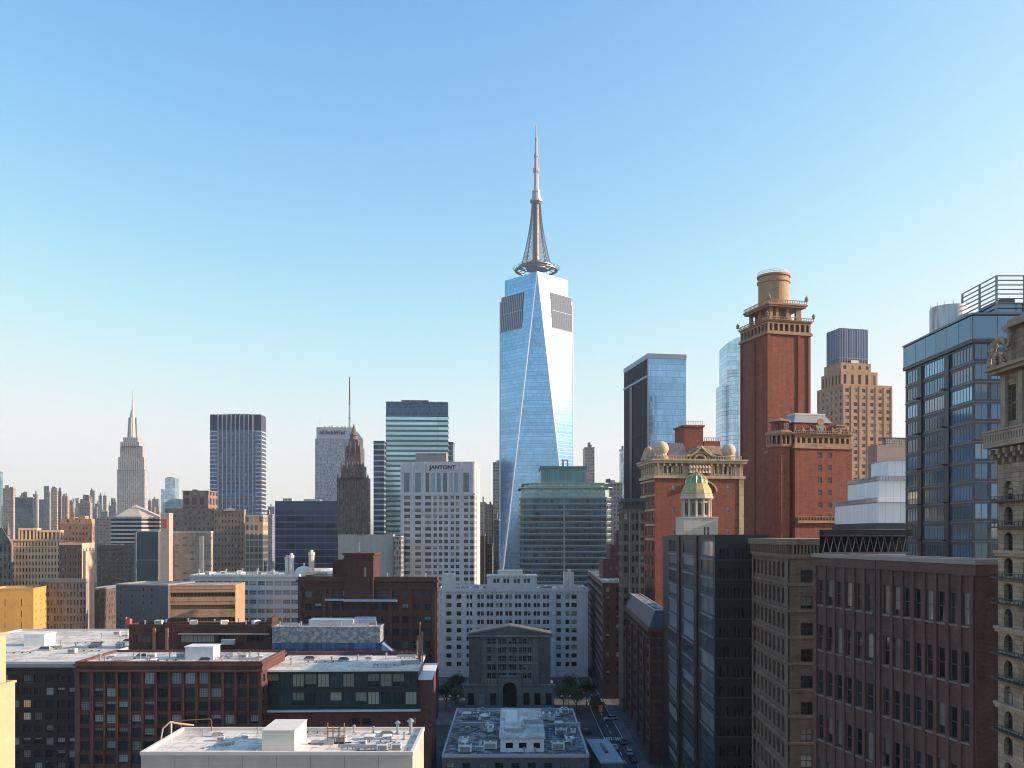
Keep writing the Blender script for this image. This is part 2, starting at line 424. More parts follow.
PANED = pane_mat('window_dark', (.014, .016, .02), blind=.24)
PANES = pane_mat('window_sky', (.10, .16, .23), blind=.2, bcol=(.18, .25, .32), rough=.1, metal=.6)
# ---------------------------------------------------------------- ground, street, haze
def structure(name, mb, mat):
    o = mb.build(name, mat); o['kind'] = 'structure'; return o
g = MB(); g.face([(-7000, -250, 0), (7000, -250, 0), (7000, 9000, 0), (-7000, 9000, 0)])
structure('ground', g, roof_mat('city_ground', (.07, .07, .075), (.10, .10, .10), (.04, .04, .04), .6, .02))
st = MB(); st.face([(26.8, 150, .004), (33, 150, .004), (33, 420, .004), (26.8, 420, .004)])
st.face([(-120, 268, .006), (26.8, 268, .006), (26.8, 284, .006), (-120, 284, .006)])
structure('street', st, roof_mat('asphalt', (.05, .05, .055), (.075, .075, .08), (.03, .03, .03), .6, .08))
mk = MB()
for y in range(155, 415, 9): mk.face([(29.8, y, .012), (30.0, y, .012), (30.0, y+4, .012), (29.8, y+4, .012)])
for x in (27.1, 32.6): mk.face([(x, 150, .012), (x+.15, 150, .012), (x+.15, 420, .012), (x, 420, .012)])
for k in range(9): mk.face([(27.2+k*.65, 263, .012), (27.5+k*.65, 263, .012), (27.5+k*.65, 267, .012), (27.2+k*.65, 267, .012)])
structure('road_marking', mk, plain_mat('marking_paint', (.7, .7, .68), .7))
pv = MB(); pv.box(33, 150, .002, 35.6, 328, .14); pv.box(16.6, 150, .002, 26.8, 266, .14); pv.box(-60, 284.2, .002, 17, 306, .14)
structure('pavement', pv, roof_mat('paving', (.12, .12, .125), (.16, .16, .165), (.07, .07, .07), .5, .3))
if HAZE:
    hz = MB().box(-7100, -300, -1, 7100, 9100, 720); ho = hz.build('haze', []); ho['kind'] = 'stuff'
    hm = bpy.data.materials.new('haze'); hm.use_nodes = True; t = hm.node_tree
    t.nodes.remove(t.nodes['Principled BSDF']); pvn = t.nodes.new('ShaderNodeVolumePrincipled')
    pvn.inputs['Color'].default_value = (.94, .98, 1, 1); pvn.inputs['Density'].default_value = HAZE; pvn.inputs['Anisotropy'].default_value = .2
    t.links.new(pvn.outputs[0], t.nodes['Material Output'].inputs['Volume']); ho.data.materials.append(hm)
# ---------------------------------------------------------------- rooftop equipment
PROTO = {}
def eq_ac(name, label, group):
    t = thing('air_conditioner', label, 'air conditioner', group=group)
    m = MB(); m.box(-1, -.7, .18, 1, .7, 1.15); m.box(-1.03, -.73, 1.155, 1.03, .73, 1.22); m.build('casing', WHPAINT, t)
    for x in (-.5, .5):
        f = MB(); f.lathe([(.42, 1.23), (.42, 1.36), (.36, 1.36), (.36, 1.26)], 14, x, 0); f.build('fan_ring', STEEL, t)
        b = MB()
        for k in range(4): a = k*pi/4; b.tube((x-.34*cos(a), -.34*sin(a), 1.31), (x+.34*cos(a), .34*sin(a), 1.31), .025, 4)
        b.build('fan_grille', DKST, t)
    l = MB()
    for k in range(5): l.box(-.8, -.735, .3+k*.15, .8, -.705, .38+k*.15)
    l.build('louvre', DKST, t)
    s_ = MB(); s_.box(-.95, -.6, 0, -.8, .6, .175); s_.box(.8, -.6, 0, .95, .6, .175); s_.build('skid', DKST, t)
    return t
def eq_vent(name, label, group):
    t = thing('vent_pipe', label, 'vent', group=group)
    MB().lathe([(.3, 0), (.3, .1), (.17, .12), (.17, 1.25)], 10).build('pipe', STEEL, t)
    MB().lathe([(.0, 1.22), (.34, 1.22), (.34, 1.34), (.05, 1.58), (0, 1.6)], 10).build('rain_cap', STEEL, t)
    return t
def eq_duct(name, label, group):
    t = thing('air_duct', label, 'duct', group=group)
    m = MB(); m.box(-2.2, -.3, .3, 1.6, .3, .9); m.box(1.605, -.34, 0, 2.3, .34, 1.0); m.build('duct_run', STEEL, t)
    for x in (-1.5, -.4, .7): MB().box(x, -.34, 0, x+.12, .34, .295).build('support', DKST, t)
    return t
def eq_hatch(name, label, group):
    t = thing('roof_hatch', label, 'roof hatch', group=group)
    MB().box(-.7, -.6, 0, .7, .6, .45).build('kerb', STEEL, t)
    MB().prism([(-.78, -.68), (.78, -.68), (.78, .68), (-.78, .68)], .455, .62, poly2=[(-.6, -.5), (.6, -.5), (.6, .5), (-.6, .5)]).build('lid', WHPAINT, t); return t
def eq_pole(name, label, group):
    t = thing('roof_mast', label, 'mast', group=group)
    MB().tube((0, 0, 0), (0, 0, 3.6), .07, 6, .04).build('pole', STEEL, t)
    m = MB(); m.box(-.4, -.03, 2.9, .4, .03, 2.96); m.box(-.3, -.03, 3.3, .3, .03, 3.36); m.build('crossbar', STEEL, t)
    MB().box(-.25, -.25, 0, .25, .25, .12).build('foot', DKST, t); return t
def eq_tank(name, label, group):
    t = thing('water_tank', label, 'water tank', group=group)
    l = MB()
    for x in (-1, 1):
        for y in (-1, 1): l.tube((x, y, 0), (x*.9, y*.9, 2.0), .09, 5)
    l.build('leg_frame', DKST, t)
    MB().lathe([(0, 2.0), (1.5, 2.0), (1.5, 4.4)], 16).build('barrel', RUST, t)
    MB().lathe([(1.62, 4.4), (0, 5.3)], 16).build('conical_roof', STEEL, t); return t
def eq_pipe(name, label, group):
    t = thing('pipe_run', label, 'pipe', group=group)
    MB().tube((-4, 0, .35), (4, 0, .35), .09, 6).tube((4, 0, .35), (4, 0, .02), .09, 6).build('pipe', STEEL, t)
    MB().tube((-4, .3, .32), (3.2, .3, .32), .06, 6).build('pipe', DKST, t)
    for x in (-3, -1, 1, 3): MB().box(x-.1, -.25, 0, x+.1, .5, .24).build('sleeper', DKST, t)
    return t
def eq_sky(name, label, group):
    t = thing('skylight', label, 'skylight', group=group)
    MB().box(-1.3, -.9, 0, 1.3, .9, .4).build('kerb', STEEL, t)
    MB().prism([(-1.25, -.85), (1.25, -.85), (1.25, .85), (-1.25, .85)], .405, .95, poly2=[(-.8, -.05), (.8, -.05), (.8, .05), (-.8, .05)]).build('glazing', PANE, t); return t
EQ = dict(pipe=eq_pipe, sky=eq_sky, ac=eq_ac, vent=eq_vent, duct=eq_duct, hatch=eq_hatch, pole=eq_pole, tank=eq_tank)
EQN = dict(pipe='pipe run', sky='skylight', ac='air conditioner', vent='vent pipe', duct='air duct', hatch='roof hatch', pole='mast', tank='water tank')
def equip(b, kind, spots, z, where, sc=1.0, adj='grey metal'):
    """spots: local (x, y[, turn[, scale]]) on building b"""
    label = f'{adj} {EQN[kind]} standing on {where}'; group = f'{EQN[kind]}s on {where}'
    for s_ in spots:
        if kind not in PROTO: PROTO[kind] = o = EQ[kind](kind, label, group)
        else: o = dup(PROTO[kind], label=label)
        o['group'] = group
        p = b.o+b.u*s_[0]+b.v*s_[1]
        o.location = (p.x, p.y, z+.02); o.rotation_euler.z = b.root.rotation_euler.z+(s_[2] if len(s_) > 2 else 0)
        k = sc*(s_[3] if len(s_) > 3 else 1); o.scale = (k, k, k)
        if len(spots) == 1 and 'group' in o: del o['group']
# ================================================================ FAR SKYLINE
def far(px0, px1, ytop, Y, label, mat, name='distant_tower', d=None, rot=0, xs=None, cap=None, corner=None, group=None):
    if xs is not None: b = Bld(name, label, px1 if xs > px1 else px0, Y, px0 if xs > px1 else px1, xs, rot)
    elif d: b = Bld(name, label, px0, Y, px1, None, rot, d)
    elif px1 < 512: b = Bld(name, label, px1-.2*(px1-px0), Y, px0, px1, rot)
    else: b = Bld(name, label, px0+.2*(px1-px0), Y, px1, px0, rot)
    z = b.z(ytop); b.walls(0, z, mat)
    b.box('roof', -.3, -.3, z+.01, b.w+.3, b.d+.3, z+1.2, ROOFG)
    if cap:
        for (a0, a1, yt) in cap: b.box('rooftop_block', b.w*a0, b.d*.25, z+1.21, b.w*a1, b.d*.75, b.z(yt), mat)
    return b
STN = [(.48, .36, .27), (.34, .29, .26), (.28, .29, .32), (.48, .32, .22), (.25, .24, .26), (.20, .21, .24), (.56, .43, .31)]
def fm(i, pu=4, pv=4.5, fu=.5, fv=.5): return grid_mat('far_masonry', STN[i], (.08, .09, .12), pu, pv, fu, fv)
far(-8, 3, 472, 1500, 'pale teal glass tower cut by the left frame edge', glass_mat('far_teal', (.30, .50, .55), pu=3, pv=6))
far(3, 16, 489, 1450, 'broad sandy apartment tower at the far left with stepped top', fm(0), cap=[(.1, .5, 485), (.6, .9, 487)])
far(15, 33, 498, 1300, 'dark blue glass slab at the far left behind the cream loggia building', glass_mat('far_navy', (.07, .10, .16), pu=4, pv=7), xs=34)
far(33, 37.5, 495, 1500, 'slim grey tower touching the dark blue glass slab', fm(1))
far(39, 46, 500, 1700, 'narrow slate tower just left of the flat-topped grey tower', fm(5))
far(44, 51, 492, 1600, 'grey tower with a wider flat top rising above its neighbours', fm(2), cap=[(-.1, .8, 486)])
far(51, 57, 489, 1500, 'slim cream tower in sunlight beside the flat-topped grey tower', fm(6), xs=58)
far(58, 62, 492, 1520, 'thin dark brown tower beside the slim cream tower', fm(4, 3), cap=[(.2, .8, 490)])
far(62, 69, 497, 1480, 'brownish apartment tower right of the thin dark brown tower', fm(3), cap=[(.1, .4, 494)])
far(69.5, 73, 501, 1900, 'small bluish tower far off between brown tower and stepped tower', fm(2, 5, 6))
b = far(76, 90, 520, 1300, 'tall stepped stone tower with sunlit right flank above the orange brick block', grid_mat('setback_stone', (.32, .29, .27), (.07, .08, .1), 3.6, 4.2), xs=94)
z = b.z(520); st_ = grid_mat('setback_stone', (.32, .29, .27), (.07, .08, .1), 3.6, 4.2)
b.box('setback', 2, 2, z+1.21, b.w-1, b.d-2, b.z(503), st_); b.box('setback', 4, 4, b.z(503), b.w-3, b.d-4, b.z(499), st_); b.box('rooftop_block', 8, 6, b.z(499), b.w-6, b.d-6, b.z(496.5), st_)
far(90, 95.5, 491, 2200, 'grey slender tower with slanted crown left of the spired tower', fm(2, 5, 6))
far(95, 100, 504, 2000, 'hazy blue-grey block low beside the stepped stone tower', fm(4, 5, 6))
far(98.5, 102, 496, 2300, 'twin grey towers far off, the left one', fm(2, 5, 6)); far(103, 107, 496, 2300, 'twin grey towers far off, the right one', fm(1, 5, 6))
far(101, 109, 512, 1700, 'pale lattice-windowed block in front of the twin grey towers', fm(2, 4, 5, .6, .5))
far(108.5, 112, 506, 2100, 'narrow hazy tower right of the twin grey towers', fm(5, 5, 6)); far(111, 117, 502, 2000, 'hazy rounded block against the foot of the spired tower', fm(4, 5, 6))
far(96, 118, 519, 1350, 'low grey mass of offices left of the striped pavilion tower', fm(1, 5, 4.5))
far(148, 152, 501, 2300, 'grey office tower just right of the spired tower', fm(2, 5, 6)); far(152, 160, 499.5, 2500, 'pale paired slabs right of the spired tower', fm(2, 6, 6), cap=[(.2, .4, 498)])
b = far(161, 165, 490, 1800, 'slim two-step pale blue tower between spired tower and brown hotel', glass_mat('far_pale_blue', (.36, .50, .60), pu=4, pv=7), d=20)
b.box('upper_shaft', b.w, 0, 0, PX(175, 1800)-PX(161, 1800), 20, b.z(478), glass_mat('far_pale_blue', (.36, .50, .60), pu=4, pv=7)); b.box('roof_cap', b.w+2, 3, b.z(478), b.w+14, 16, b.z(477), STEEL)
far(266, 274, 515, 1500, 'pale grey tower squeezed behind the dark blue slab office', fm(2)); far(268, 276, 507, 1900, 'small distant grey stack left of the dark blue slab office', fm(4))
far(475, 480, 497, 1100, 'pale stone tower with crenellated top right of the white hotel tower', fm(1, 4, 4), cap=[(.1, .4, 494), (.6, .9, 495)]); far(480, 486.5, 503, 1050, 'lower stone shoulder tower beside the crenellated one', fm(0, 4, 4))
far(486, 492, 505, 1300, 'beige slim tower with sunlit side left of the faceted skyscraper', fm(3, 4, 4), xs=493.5)
b = far(493, 500, 463, 1150, 'tall striped beige apartment tower touching the faceted skyscraper', grid_mat('beige_strip', (.38, .35, .31), (.07, .08, .1), 3, 4, .8, .45), xs=503, cap=[(.3, .9, 454)])
far(474, 487, 536, 700, 'plain dark brown block at the end of the gap beside the white tower', wall_mat('brown_block', (.12, .085, .075)))
far(487, 493, 545, 760, 'sandy slab deep in the gap left of the faceted skyscraper', fm(0, 4, 4)); far(494, 500, 520, 720, 'dark glass sliver deep in the gap beside the beige slab', glass_mat('sliver', (.05, .08, .12)))
far(585, 594.5, 448, 1150, 'grey slender tower right of the green glass offices with notched top', fm(1, 3, 4, .6, .5), xs=597)
far(619, 626, 450, 1400, 'pale blue glass sliver tower beside the dark-sided glass tower', glass_mat('far_pale_blue2', (.40, .55, .62), pu=4, pv=6))
far(606, 622, 484, 680, 'pinkish window-gridded block between green offices and dark tower', grid_mat('pink_grid', (.40, .33, .31), (.10, .10, .12), 2.6, 3.2, .5, .6), d=25)
random.seed(21)
for b_ in list(ALL):
    if b_.root.name.startswith('distant_tower') and random.random() < .75:
        zt_ = max(c.data.vertices[-1].co.z for c in b_.root.children if c.name.startswith('roof')) if b_.root.children else 60
        for q in range(random.choice((1, 1, 2))): fa = random.uniform(.1, .6); b_.box('rooftop_plant', b_.w*fa, b_.d*.3, zt_+.02, b_.w*(fa+random.uniform(.15, .3)), b_.d*.7, zt_+random.uniform(3, 9), random.choice((STEEL, ROOFG, ROOFD)))
for i in range(34):
    p0 = random.uniform(-2, 112) if i < 28 else random.choice((random.uniform(148, 160), random.uniform(265, 273), random.uniform(475, 490)))
    b_ = far(p0, p0+random.uniform(2, 5), random.uniform(496, 514) if p0 < 130 else random.uniform(505, 518), random.uniform(1750, 2600), 'small hazy tower block in the crowded skyline on the horizon', grid_mat('far_masonry', STN[i % 7], (.08, .09, .12), 5, 6, .5, .5), group=None)
    b_.root['group'] = 'small hazy towers along the horizon'
random.seed(11)
for i, (p0, p1, yt) in enumerate([(120, 160, 520), (196, 214, 521), (440, 476, 524), (560, 612, 520), (690, 735, 522), (-40, 0, 505)]):
    far(p0, p1, yt, 2700+60*i, ['low hazy block hidden behind the striped pavilion tower', 'low hazy block behind the tall ribbed tower', 'low hazy block behind the white hotel tower', 'low hazy block behind the green glass offices', 'low hazy block behind the domed brick building', 'hazy block off the left frame edge'][i], fm(i % 6, 6, 6), d=60)
# ---------------------------------------------------------------- spired tower (far left)
Y = 2460; q = Y/F
b = Bld('art_deco_skyscraper', 'tall grey limestone skyscraper with tapered spire on the left skyline', 144.5, Y, 117, 148, 0)
lime = grid_mat('limestone_ribs', (.42, .39, .37), (.10, .10, .13), 5.2, 6.5, .5, .8, fin=.34, fincol=(.54, .49, .45))
cw = b.w
b.walls(0, b.z(470), lime); b.ring('ledge', b.z(470)-1, b.z(470)+1, 1.2, lime)
def step(n, a, c, y0_, y1_, mat=lime): return b.box(n, cw*a, b.d*.5-cw*(c-a)*.36, b.z(y0_), cw*c, b.d*.5+cw*(c-a)*.36, b.z(y1_), mat)
b.box('setback', cw*.03, 2, b.z(470), cw*.97, b.d-2, b.z(457), lime); b.box('setback', cw*.09, 4, b.z(457), cw*.91, b.d-4, b.z(446), lime)
step('crown', .16, .84, 446, 442); step('crown', .24, .76, 442, 437.5)
cx, cy = cw/2, b.d/2; zz = lambda y: b.z(y)
b.add(MB().lathe([(11.5, zz(437.5)), (10, zz(436)), (7.5, zz(418)), (7.0, zz(416)), (5.5, zz(412)), (3.2, zz(409))], 12, cx, cy), 'mast_drum', plain_mat('mast_metal', (.42, .40, .40), .4, .4))
for k in range(4):
    a = k*pi/2; b.add(MB().prism([(cx+cos(a)*9-sin(a)*1.6, cy+sin(a)*9+cos(a)*1.6), (cx+cos(a)*9+sin(a)*1.6, cy+sin(a)*9-cos(a)*1.6), (cx+cos(a)*14+sin(a)*1.6, cy+sin(a)*14-cos(a)*1.6), (cx+cos(a)*14-sin(a)*1.6, cy+sin(a)*14+cos(a)*1.6)][::-1], zz(437.5), zz(417), poly2=[(cx+cos(a)*8-sin(a)*1.2, cy+sin(a)*8+cos(a)*1.2), (cx+cos(a)*8+sin(a)*1.2, cy+sin(a)*8-cos(a)*1.2), (cx+cos(a)*11+sin(a)*1.2, cy+sin(a)*11-cos(a)*1.2), (cx+cos(a)*11-sin(a)*1.2, cy+sin(a)*11+cos(a)*1.2)][::-1]), 'wing_buttress', lime)
b.add(MB().lathe([(2.6, zz(409)), (2.0, zz(404)), (1.3, zz(403)), (1.1, zz(398)), (.8, zz(397)), (.6, zz(390))], 8, cx, cy), 'antenna', STEEL)
# ---------------------------------------------------------------- tall ribbed tower
b = Bld('ribbed_office_tower', 'tall dark blue tower with pale vertical ribs and flat dark crown, left of centre', 261, 800, 210, 266, 0)
rg = glass_mat('ribbed_glass', (.07, .13, .25), (.20, .23, .30), 1.5, 3.6, .12, .18, .2, .6, jit=.4, band=.3, bandcol=(.10, .12, .17))
zt = b.z(415); zc = b.z(430); b.walls(0, zc, rg); b.walls(zc+.02, zt, glass_mat('crown_navy', (.05, .06, .11), (.09, .10, .15), 2.2, 14, .1, .02, .4, .4), name='crown')
for i in range(9):
    x = b.w*(.16+.085*i); b.box('rib', x-.35, -.7, 0, x+.35, -.02, zt, plain_mat('rib_metal', (.44, .44, .47), .5, 0))
k = 0
bal = plain_mat('balcony_white', (.52, .55, .58), .5)
m = MB(); m2 = MB(); m3 = MB(); zz = zc-1.2
while zz > 55:
    m.box(.2, -.9, zz-.9, b.w*.13, -.02, zz); m2.box(b.w*.90, -.9, zz-.9, b.w+.9, -.02, zz); m3.box(b.w+.02, .3, zz-.9, b.w+.9, b.d-.5, zz); zz -= 3.6
for mm in (m, m2, m3): b.add(mm, 'balcony_stack', bal)
b.box('roof', 0.2, .2, zt, b.w-.2, b.d-.2, zt+.6, ROOFD); b.box('roof_rail', b.w*.32, b.d*.3, zt+.61, b.w*.74, b.d*.32, b.z(413), STEEL)
# ---------------------------------------------------------------- grey bank tower with sign and red mast
b = Bld('bank_tower', 'plain grey-blue slab tower with dark lettering under its roof and a red and white mast', 356, 1000, 315, 365, 5)
bm_ = grid_mat('bank_grey', (.20, .26, .34), (.19, .245, .325), 1.6, 3.4, .7, .55, var=.05, blind=0, streak=.04, rough=.5)
zt = b.z(439); b.walls(0, zt, bm_); b.box('crown', 1.4, 1, zt+.02, b.w-1.4, b.d-1, b.z(428), plain_mat('crown_grey', (.30, .35, .42), .6)); b.box('roof', 2, 1.6, b.z(428)+.01, b.w-2, b.d-2, b.z(427.3), ROOFG)
def text(txt, size, parent, loc, rot, mat, name='lettering', ext=.12, width=None):
    c = bpy.data.curves.new('t', 'FONT'); c.body = txt; c.size = size; c.extrude = ext; c.offset = .035*size; c.align_x = 'CENTER'
    o = bpy.data.objects.new('t', c); COL.objects.link(o); bpy.context.view_layer.update()
    me = bpy.data.meshes.new_from_object(o.evaluated_get(bpy.context.evaluated_depsgraph_get())); bpy.data.objects.remove(o)
    me.materials.clear(); me.materials.append(mat); n = bpy.data.objects.new(name, me); COL.objects.link(n)
    n.parent = parent; n.location = loc; n.rotation_euler = rot
    if width:
        xs_ = [v.co.x for v in me.vertices]; n.scale.x = width/(max(xs_)-min(xs_))
    return n
text('aZ Ga & SiVTauf', 5.2, b.root, (b.w*.43, .86, b.z(434)), (pi/2, 0, 0), plain_mat('sign_dark', (.03, .05, .10), .5), width=b.w*.62)
zr = b.z(427.3); mp = Vector((b.w*.72, b.d*.45, 0)); red = plain_mat('mast_red', (.5, .10, .09), .5)
segs = [(427.3, 408, WHPAINT), (408, 398, WHPAINT), (398, 392, STEEL), (392, 384, red), (384, 377, red), (377, 368, red)]
for i, (y0_, y1_, mt) in enumerate(segs): b.add(MB().tube((mp.x, mp.y, b.z(y0_)), (mp.x, mp.y, b.z(y1_)), 1.25-.1*i, 6, 1.2-.1*(i+1)), 'mast_section', mt)
for y_ in (396, 412): b.add(MB().lathe([(1.2, b.z(y_)), (1.2, b.z(y_)+1.8), (.3, b.z(y_)+2)], 8, mp.x, mp.y), 'mast_ring', STEEL)
for fx, yt in ((.02, 424), (.10, 416), (.98, 425), (.55, 424), (.8, 424)): b.add(MB().tube((b.w*fx+.5, 2, zr), (b.w*fx+.5, 2, b.z(yt)), .22, 5, .1), 'antenna', STEEL)
for fx in (.2, .3, .38, .5, .62, .7, .86): b.box('rooftop_unit', b.w*fx, 4, zr, b.w*fx+2.4, 8, zr+1+random.random()*1.6, WHPAINT)
# ---------------------------------------------------------------- dark stepped gothic-deco tower
b = Bld('stepped_stone_tower', 'dark brown stepped stone tower with a pointed crown before the grey bank tower', 368.5, 560, 337, 370.5, 2)
dk = grid_mat('brown_stone_grid', (.165, .115, .11), (.05, .045, .05), 1.7, 2.6, .45, .6, blind=.3, var=.2)
dks = wall_mat('brown_stone', (.19, .14, .13), .2)
z1 = b.z(478); b.walls(0, z1, dk); c = b.w/2; cy = b.d/2
def blk(n, hw, y0_, y1_, mt=dk): b.box(n, c-hw, cy-hw, b.z(y0_), c+hw, cy+hw, b.z(y1_), mt)
blk('setback', b.w*.36, 478, 466); blk('setback', b.w*.25, 466, 446); blk('setback', b.w*.155, 446, 439)
b.add(MB().lathe([(b.w*.13, b.z(439)), (b.w*.12, b.z(435)), (b.w*.14, b.z(434.6)), (b.w*.08, b.z(431)), (b.w*.04, b.z(427)), (.2, b.z(423))], 8, c, cy), 'crown', dks)
for hw, yt, n in ((b.w*.5, 478, 7), (b.w*.36, 466, 5), (b.w*.25, 446, 4)):
    for i in range(n):
        x = c-hw+.4+(2*hw-.8)*i/(n-1)
        b.add(MB().lathe([(.55, b.z(yt)-4), (.5, b.z(yt)+1.2), (0, b.z(yt)+3)], 6, x, cy-hw if hw < b.w*.5 else .1), 'pinnacle', dks)
for i in range(6): x = b.w*(.06+.176*i); b.box('pier', x-.3, -.4, 0, x+.3, -.02, z1+.3, dks)
# ---------------------------------------------------------------- dark blue slab office
b = Bld('blue_slab_office', 'low dark blue glass slab office with thin pale floor lines behind the ornate white roof', 275, 600, 338, None, 3, 30)
nv = glass_mat('slab_navy', (.022, .038, .085), (.10, .15, .24), 6.6, 4.6, .03, .16, .25, .35, jit=.4)
zt = b.z(501); b.walls(0, zt-6, nv); b.walls(zt-5.98, zt, plain_mat('navy_fascia', (.045, .07, .125), .4, .3), name='fascia'); b.roof(zt, ROOFD)
b.box('roof_plant', b.w*.42, 8, zt+.03, b.w*.68, 18, b.z(498.5), STEEL)
equip(b, 'ac', [(6, 5, 0, 1.6), (9, 5, 0, 1.6)], zt, 'the dark blue slab office')
# ---------------------------------------------------------------- teal glass tower with floor bands
b = Bld('teal_glass_tower', 'tall teal glass tower with dark top and light floor bands behind the white hotel tower', 386, 700, 448, 384, 3)
tg = glass_mat('teal_glass', (.34, .52, .58), (.05, .10, .14), 40, 3.9, .005, .0, .15, .6, band=.40, bandcol=(.035, .085, .12), jit=.2)
zt = b.z(402); zc = b.z(415); b.walls(0, zc, tg); b.walls(zc+.02, zt, glass_mat('teal_crown', (.06, .10, .17), (.10, .15, .22), 1.5, 2.6, .1, .1, .35, .5), name='crown')
b.box('roof', .3, .3, zt, b.w-.3, b.d-.3, zt+.5, ROOFD); b.box('roof_plant', b.w*.24, 5, zt+.51, b.w*.68, b.d-5, b.z(399), DKST)
for k in range(28):
    zz = zc-.2-k*3.9
    b.ring('floor_band', zz-.5, zz, .3, plain_mat('band_steel', (.10, .17, .20), .4, .3))
b2 = Bld('dark_stair_tower', 'narrow dark glass tower with light balcony slots left of the teal glass tower', 373.5, 690, 384, None, 0, 16)
b2.walls(0, b2.z(442), glass_mat('stair_dark', (.03, .06, .10), (.30, .42, .50), 4, 4.2, .02, .28, .3, .4, jit=.5)); b2.roof(b2.z(442), ROOFD, DKST)
b3 = Bld('dark_annex_tower', 'dark slim annex peeking out right of the teal glass tower', 448.5, 720, 453, None, 0, 20)
b3.walls(0, b3.z(443), glass_mat('annex', (.05, .08, .14), (.2, .25, .3), 2, 4, .1, .2)); b3.roof(b3.z(443), ROOFD, DKST)
# ---------------------------------------------------------------- white hotel tower with letters
b = Bld('white_stone_tower', 'white stone office tower with lettered crown and rows of square windows left of centre', 474.5, 480, 400.5, None, -3, 20)
ws = wall_mat('white_stone', (.56, .55, .56), .08, .10); wsd = wall_mat('white_stone_trim', (.62, .61, .61), .06, .08)
cols = [(a/735, c_/735) for a, c_ in ((35, 95), (145, 205), (245, 305), (328, 362), (382, 415), (435, 472), (498, 532), (550, 585), (628, 672), (690, 735-8))]
zt = b.z(462.5); zm = b.z(494)
f1 = dict(c=[(.05, .12), (.20, .275), (.345, .39), (.42, .465), (.495, .545), (.575, .63), (.665, .705), (.73, .775), (.85, .925)], fh=11, ww=.5, h0=10.3, wh=.93, tm=5.5, max=1, dep=.5, style='cross', pane=PANES, frame=GFR)
f2 = dict(c=cols, fh=3.35, wh=.56, tm=.9, dep=.4, style='cross', pane=PANE, frame=GFR, zmin=18)
fs = dict(c=4, fh=3.35, ww=.45, wh=.55, tm=.9, dep=.35, style='dh', pane=PANE, frame=GFR, zmin=25, pri=1)
b.walls(zm, zt, ws, F=f1, L=dict(c=2, fh=11, ww=.4, h0=10.3, wh=.93, tm=5.5, max=1, dep=.4, style='cross', pane=PANES, frame=GFR, pri=1), name='crown_wall')
b.walls(0, zm-.02, ws, F=f2, L=fs, Rt=fs); b.roof(zt, ROOFG, wsd, .5)
b.ring('cornice', zm-.35, zm+.35, .3, wsd)
b.box('roof_house', b.w*.18, 6, zt+.03, b.w*.60, 14, b.z(452), wall_mat('roof_house', (.28, .26, .26)))
for fx in (.0, .155, .315, .81, .965): b.box('pilaster', b.w*fx, -.35, zm+.36, b.w*fx+.8, -.02, zt+.4, wsd)
m = MB(); m.box(b.w*.36, -.3, zt-4.2, b.w*.78, -.02, zt-.7); b.add(m, 'sign_panel', wsd)
text('JANTONT', 2.9, b.root, (b.w*.57, -.36, zt-3.45), (pi/2, 0, 0), plain_mat('sign_dark2', (.04, .05, .09), .5), width=b.w*.36)
b.finish()
e_ = Bld('stone_side_wing', 'lower white stone wing stepping down right of the white office tower', 470, 492, 477, None, -6, 12); e_.walls(0, e_.z(470), ws); e_.roof(e_.z(470), ROOFG, wsd)
# plain windowless block before the dark stepped tower
b = Bld('blank_grey_block', 'plain windowless pale grey block between dark stepped tower and dark brick palace', 393, 470, 338, 395, -2)
b.walls(0, b.z(536), wall_mat('blank_grey', (.44, .40, .375), .05, .08)); b.roof(b.z(536), ROOFG, wall_mat('blank_coping', (.4, .38, .36)), .8)
# narrow grilled block beside it
b = Bld('narrow_grilled_block', 'narrow dark-windowed stone block wedged beside the white office tower foot', 393.5, 465, 401, None, 0, 12)
b.walls(0, b.z(537), grid_mat('narrow_grid', (.30, .28, .27), (.04, .04, .05), 1.3, 2.6, .6, .6)); b.roof(b.z(537), ROOFG, WFR, .5)
# ================================================================ LEFT MIDDLE DISTANCE
# brown hotel pair
gb = grid_mat('hotel_brown', (.30, .215, .175), (.07, .065, .07), 2.7, 3.1, .42, .5, blind=.35)
b = Bld('brown_hotel', 'wide brown brick hotel with even window grid and raised square block on its roof', 214.5, 520, 165, 216, -3)
zt = b.z(510); b.walls(0, zt, gb); b.roof(zt, ROOFG, wall_mat('hotel_coping', (.28, .23, .2)))
x0 = PX(184, 530)-b.o.x; x1 = PX(210, 530)-b.o.x
b.walls(zt+.03, b.z(491), grid_mat('hotel_block', (.29, .19, .16), (.05, .045, .05), 4.6, 5.5, .6, .7), x0=x0, x1=x1, y0=6, y1=20, name='upper_block'); b.box('upper_roof', x0-.3, 5.7, b.z(491), x1+.3, 20.3, b.z(490), wall_mat('hotel_coping', (.28, .23, .2))); b.box('chimney', x0+4, 10, b.z(490), x0+7, 13, b.z(488.5), gb)
b = Bld('brown_hotel_wing', 'sunny-edged brown hotel wing with small dark square windows beside the ribbed tower', 244, 500, 214, 246, 2)
fw = dict(c=9, fh=3.4, ww=.42, wh=.48, tm=1.6, dep=.2, style='dh', pane=PANED, frame=GFR, zmin=30)
b.walls(0, b.z(511), wall_mat('wing_brown', (.30, .21, .17)), F=fw); b.roof(b.z(511), ROOFG, wall_mat('hotel_coping', (.28, .23, .2)))
b.add(MB().lathe([(4.5, b.z(511)), (3.2, b.z(509)), (0, b.z(507.5))], 4, b.w*.5, b.d*.5, ph=pi/4), 'hipped_roof', wall_mat('hotel_coping', (.28, .23, .2))); b.finish()
b = Bld('lattice_front_block', 'small block with sunlit beige lattice top and teal glass below, right of brown hotel', 263, 470, 245, 268, 3)
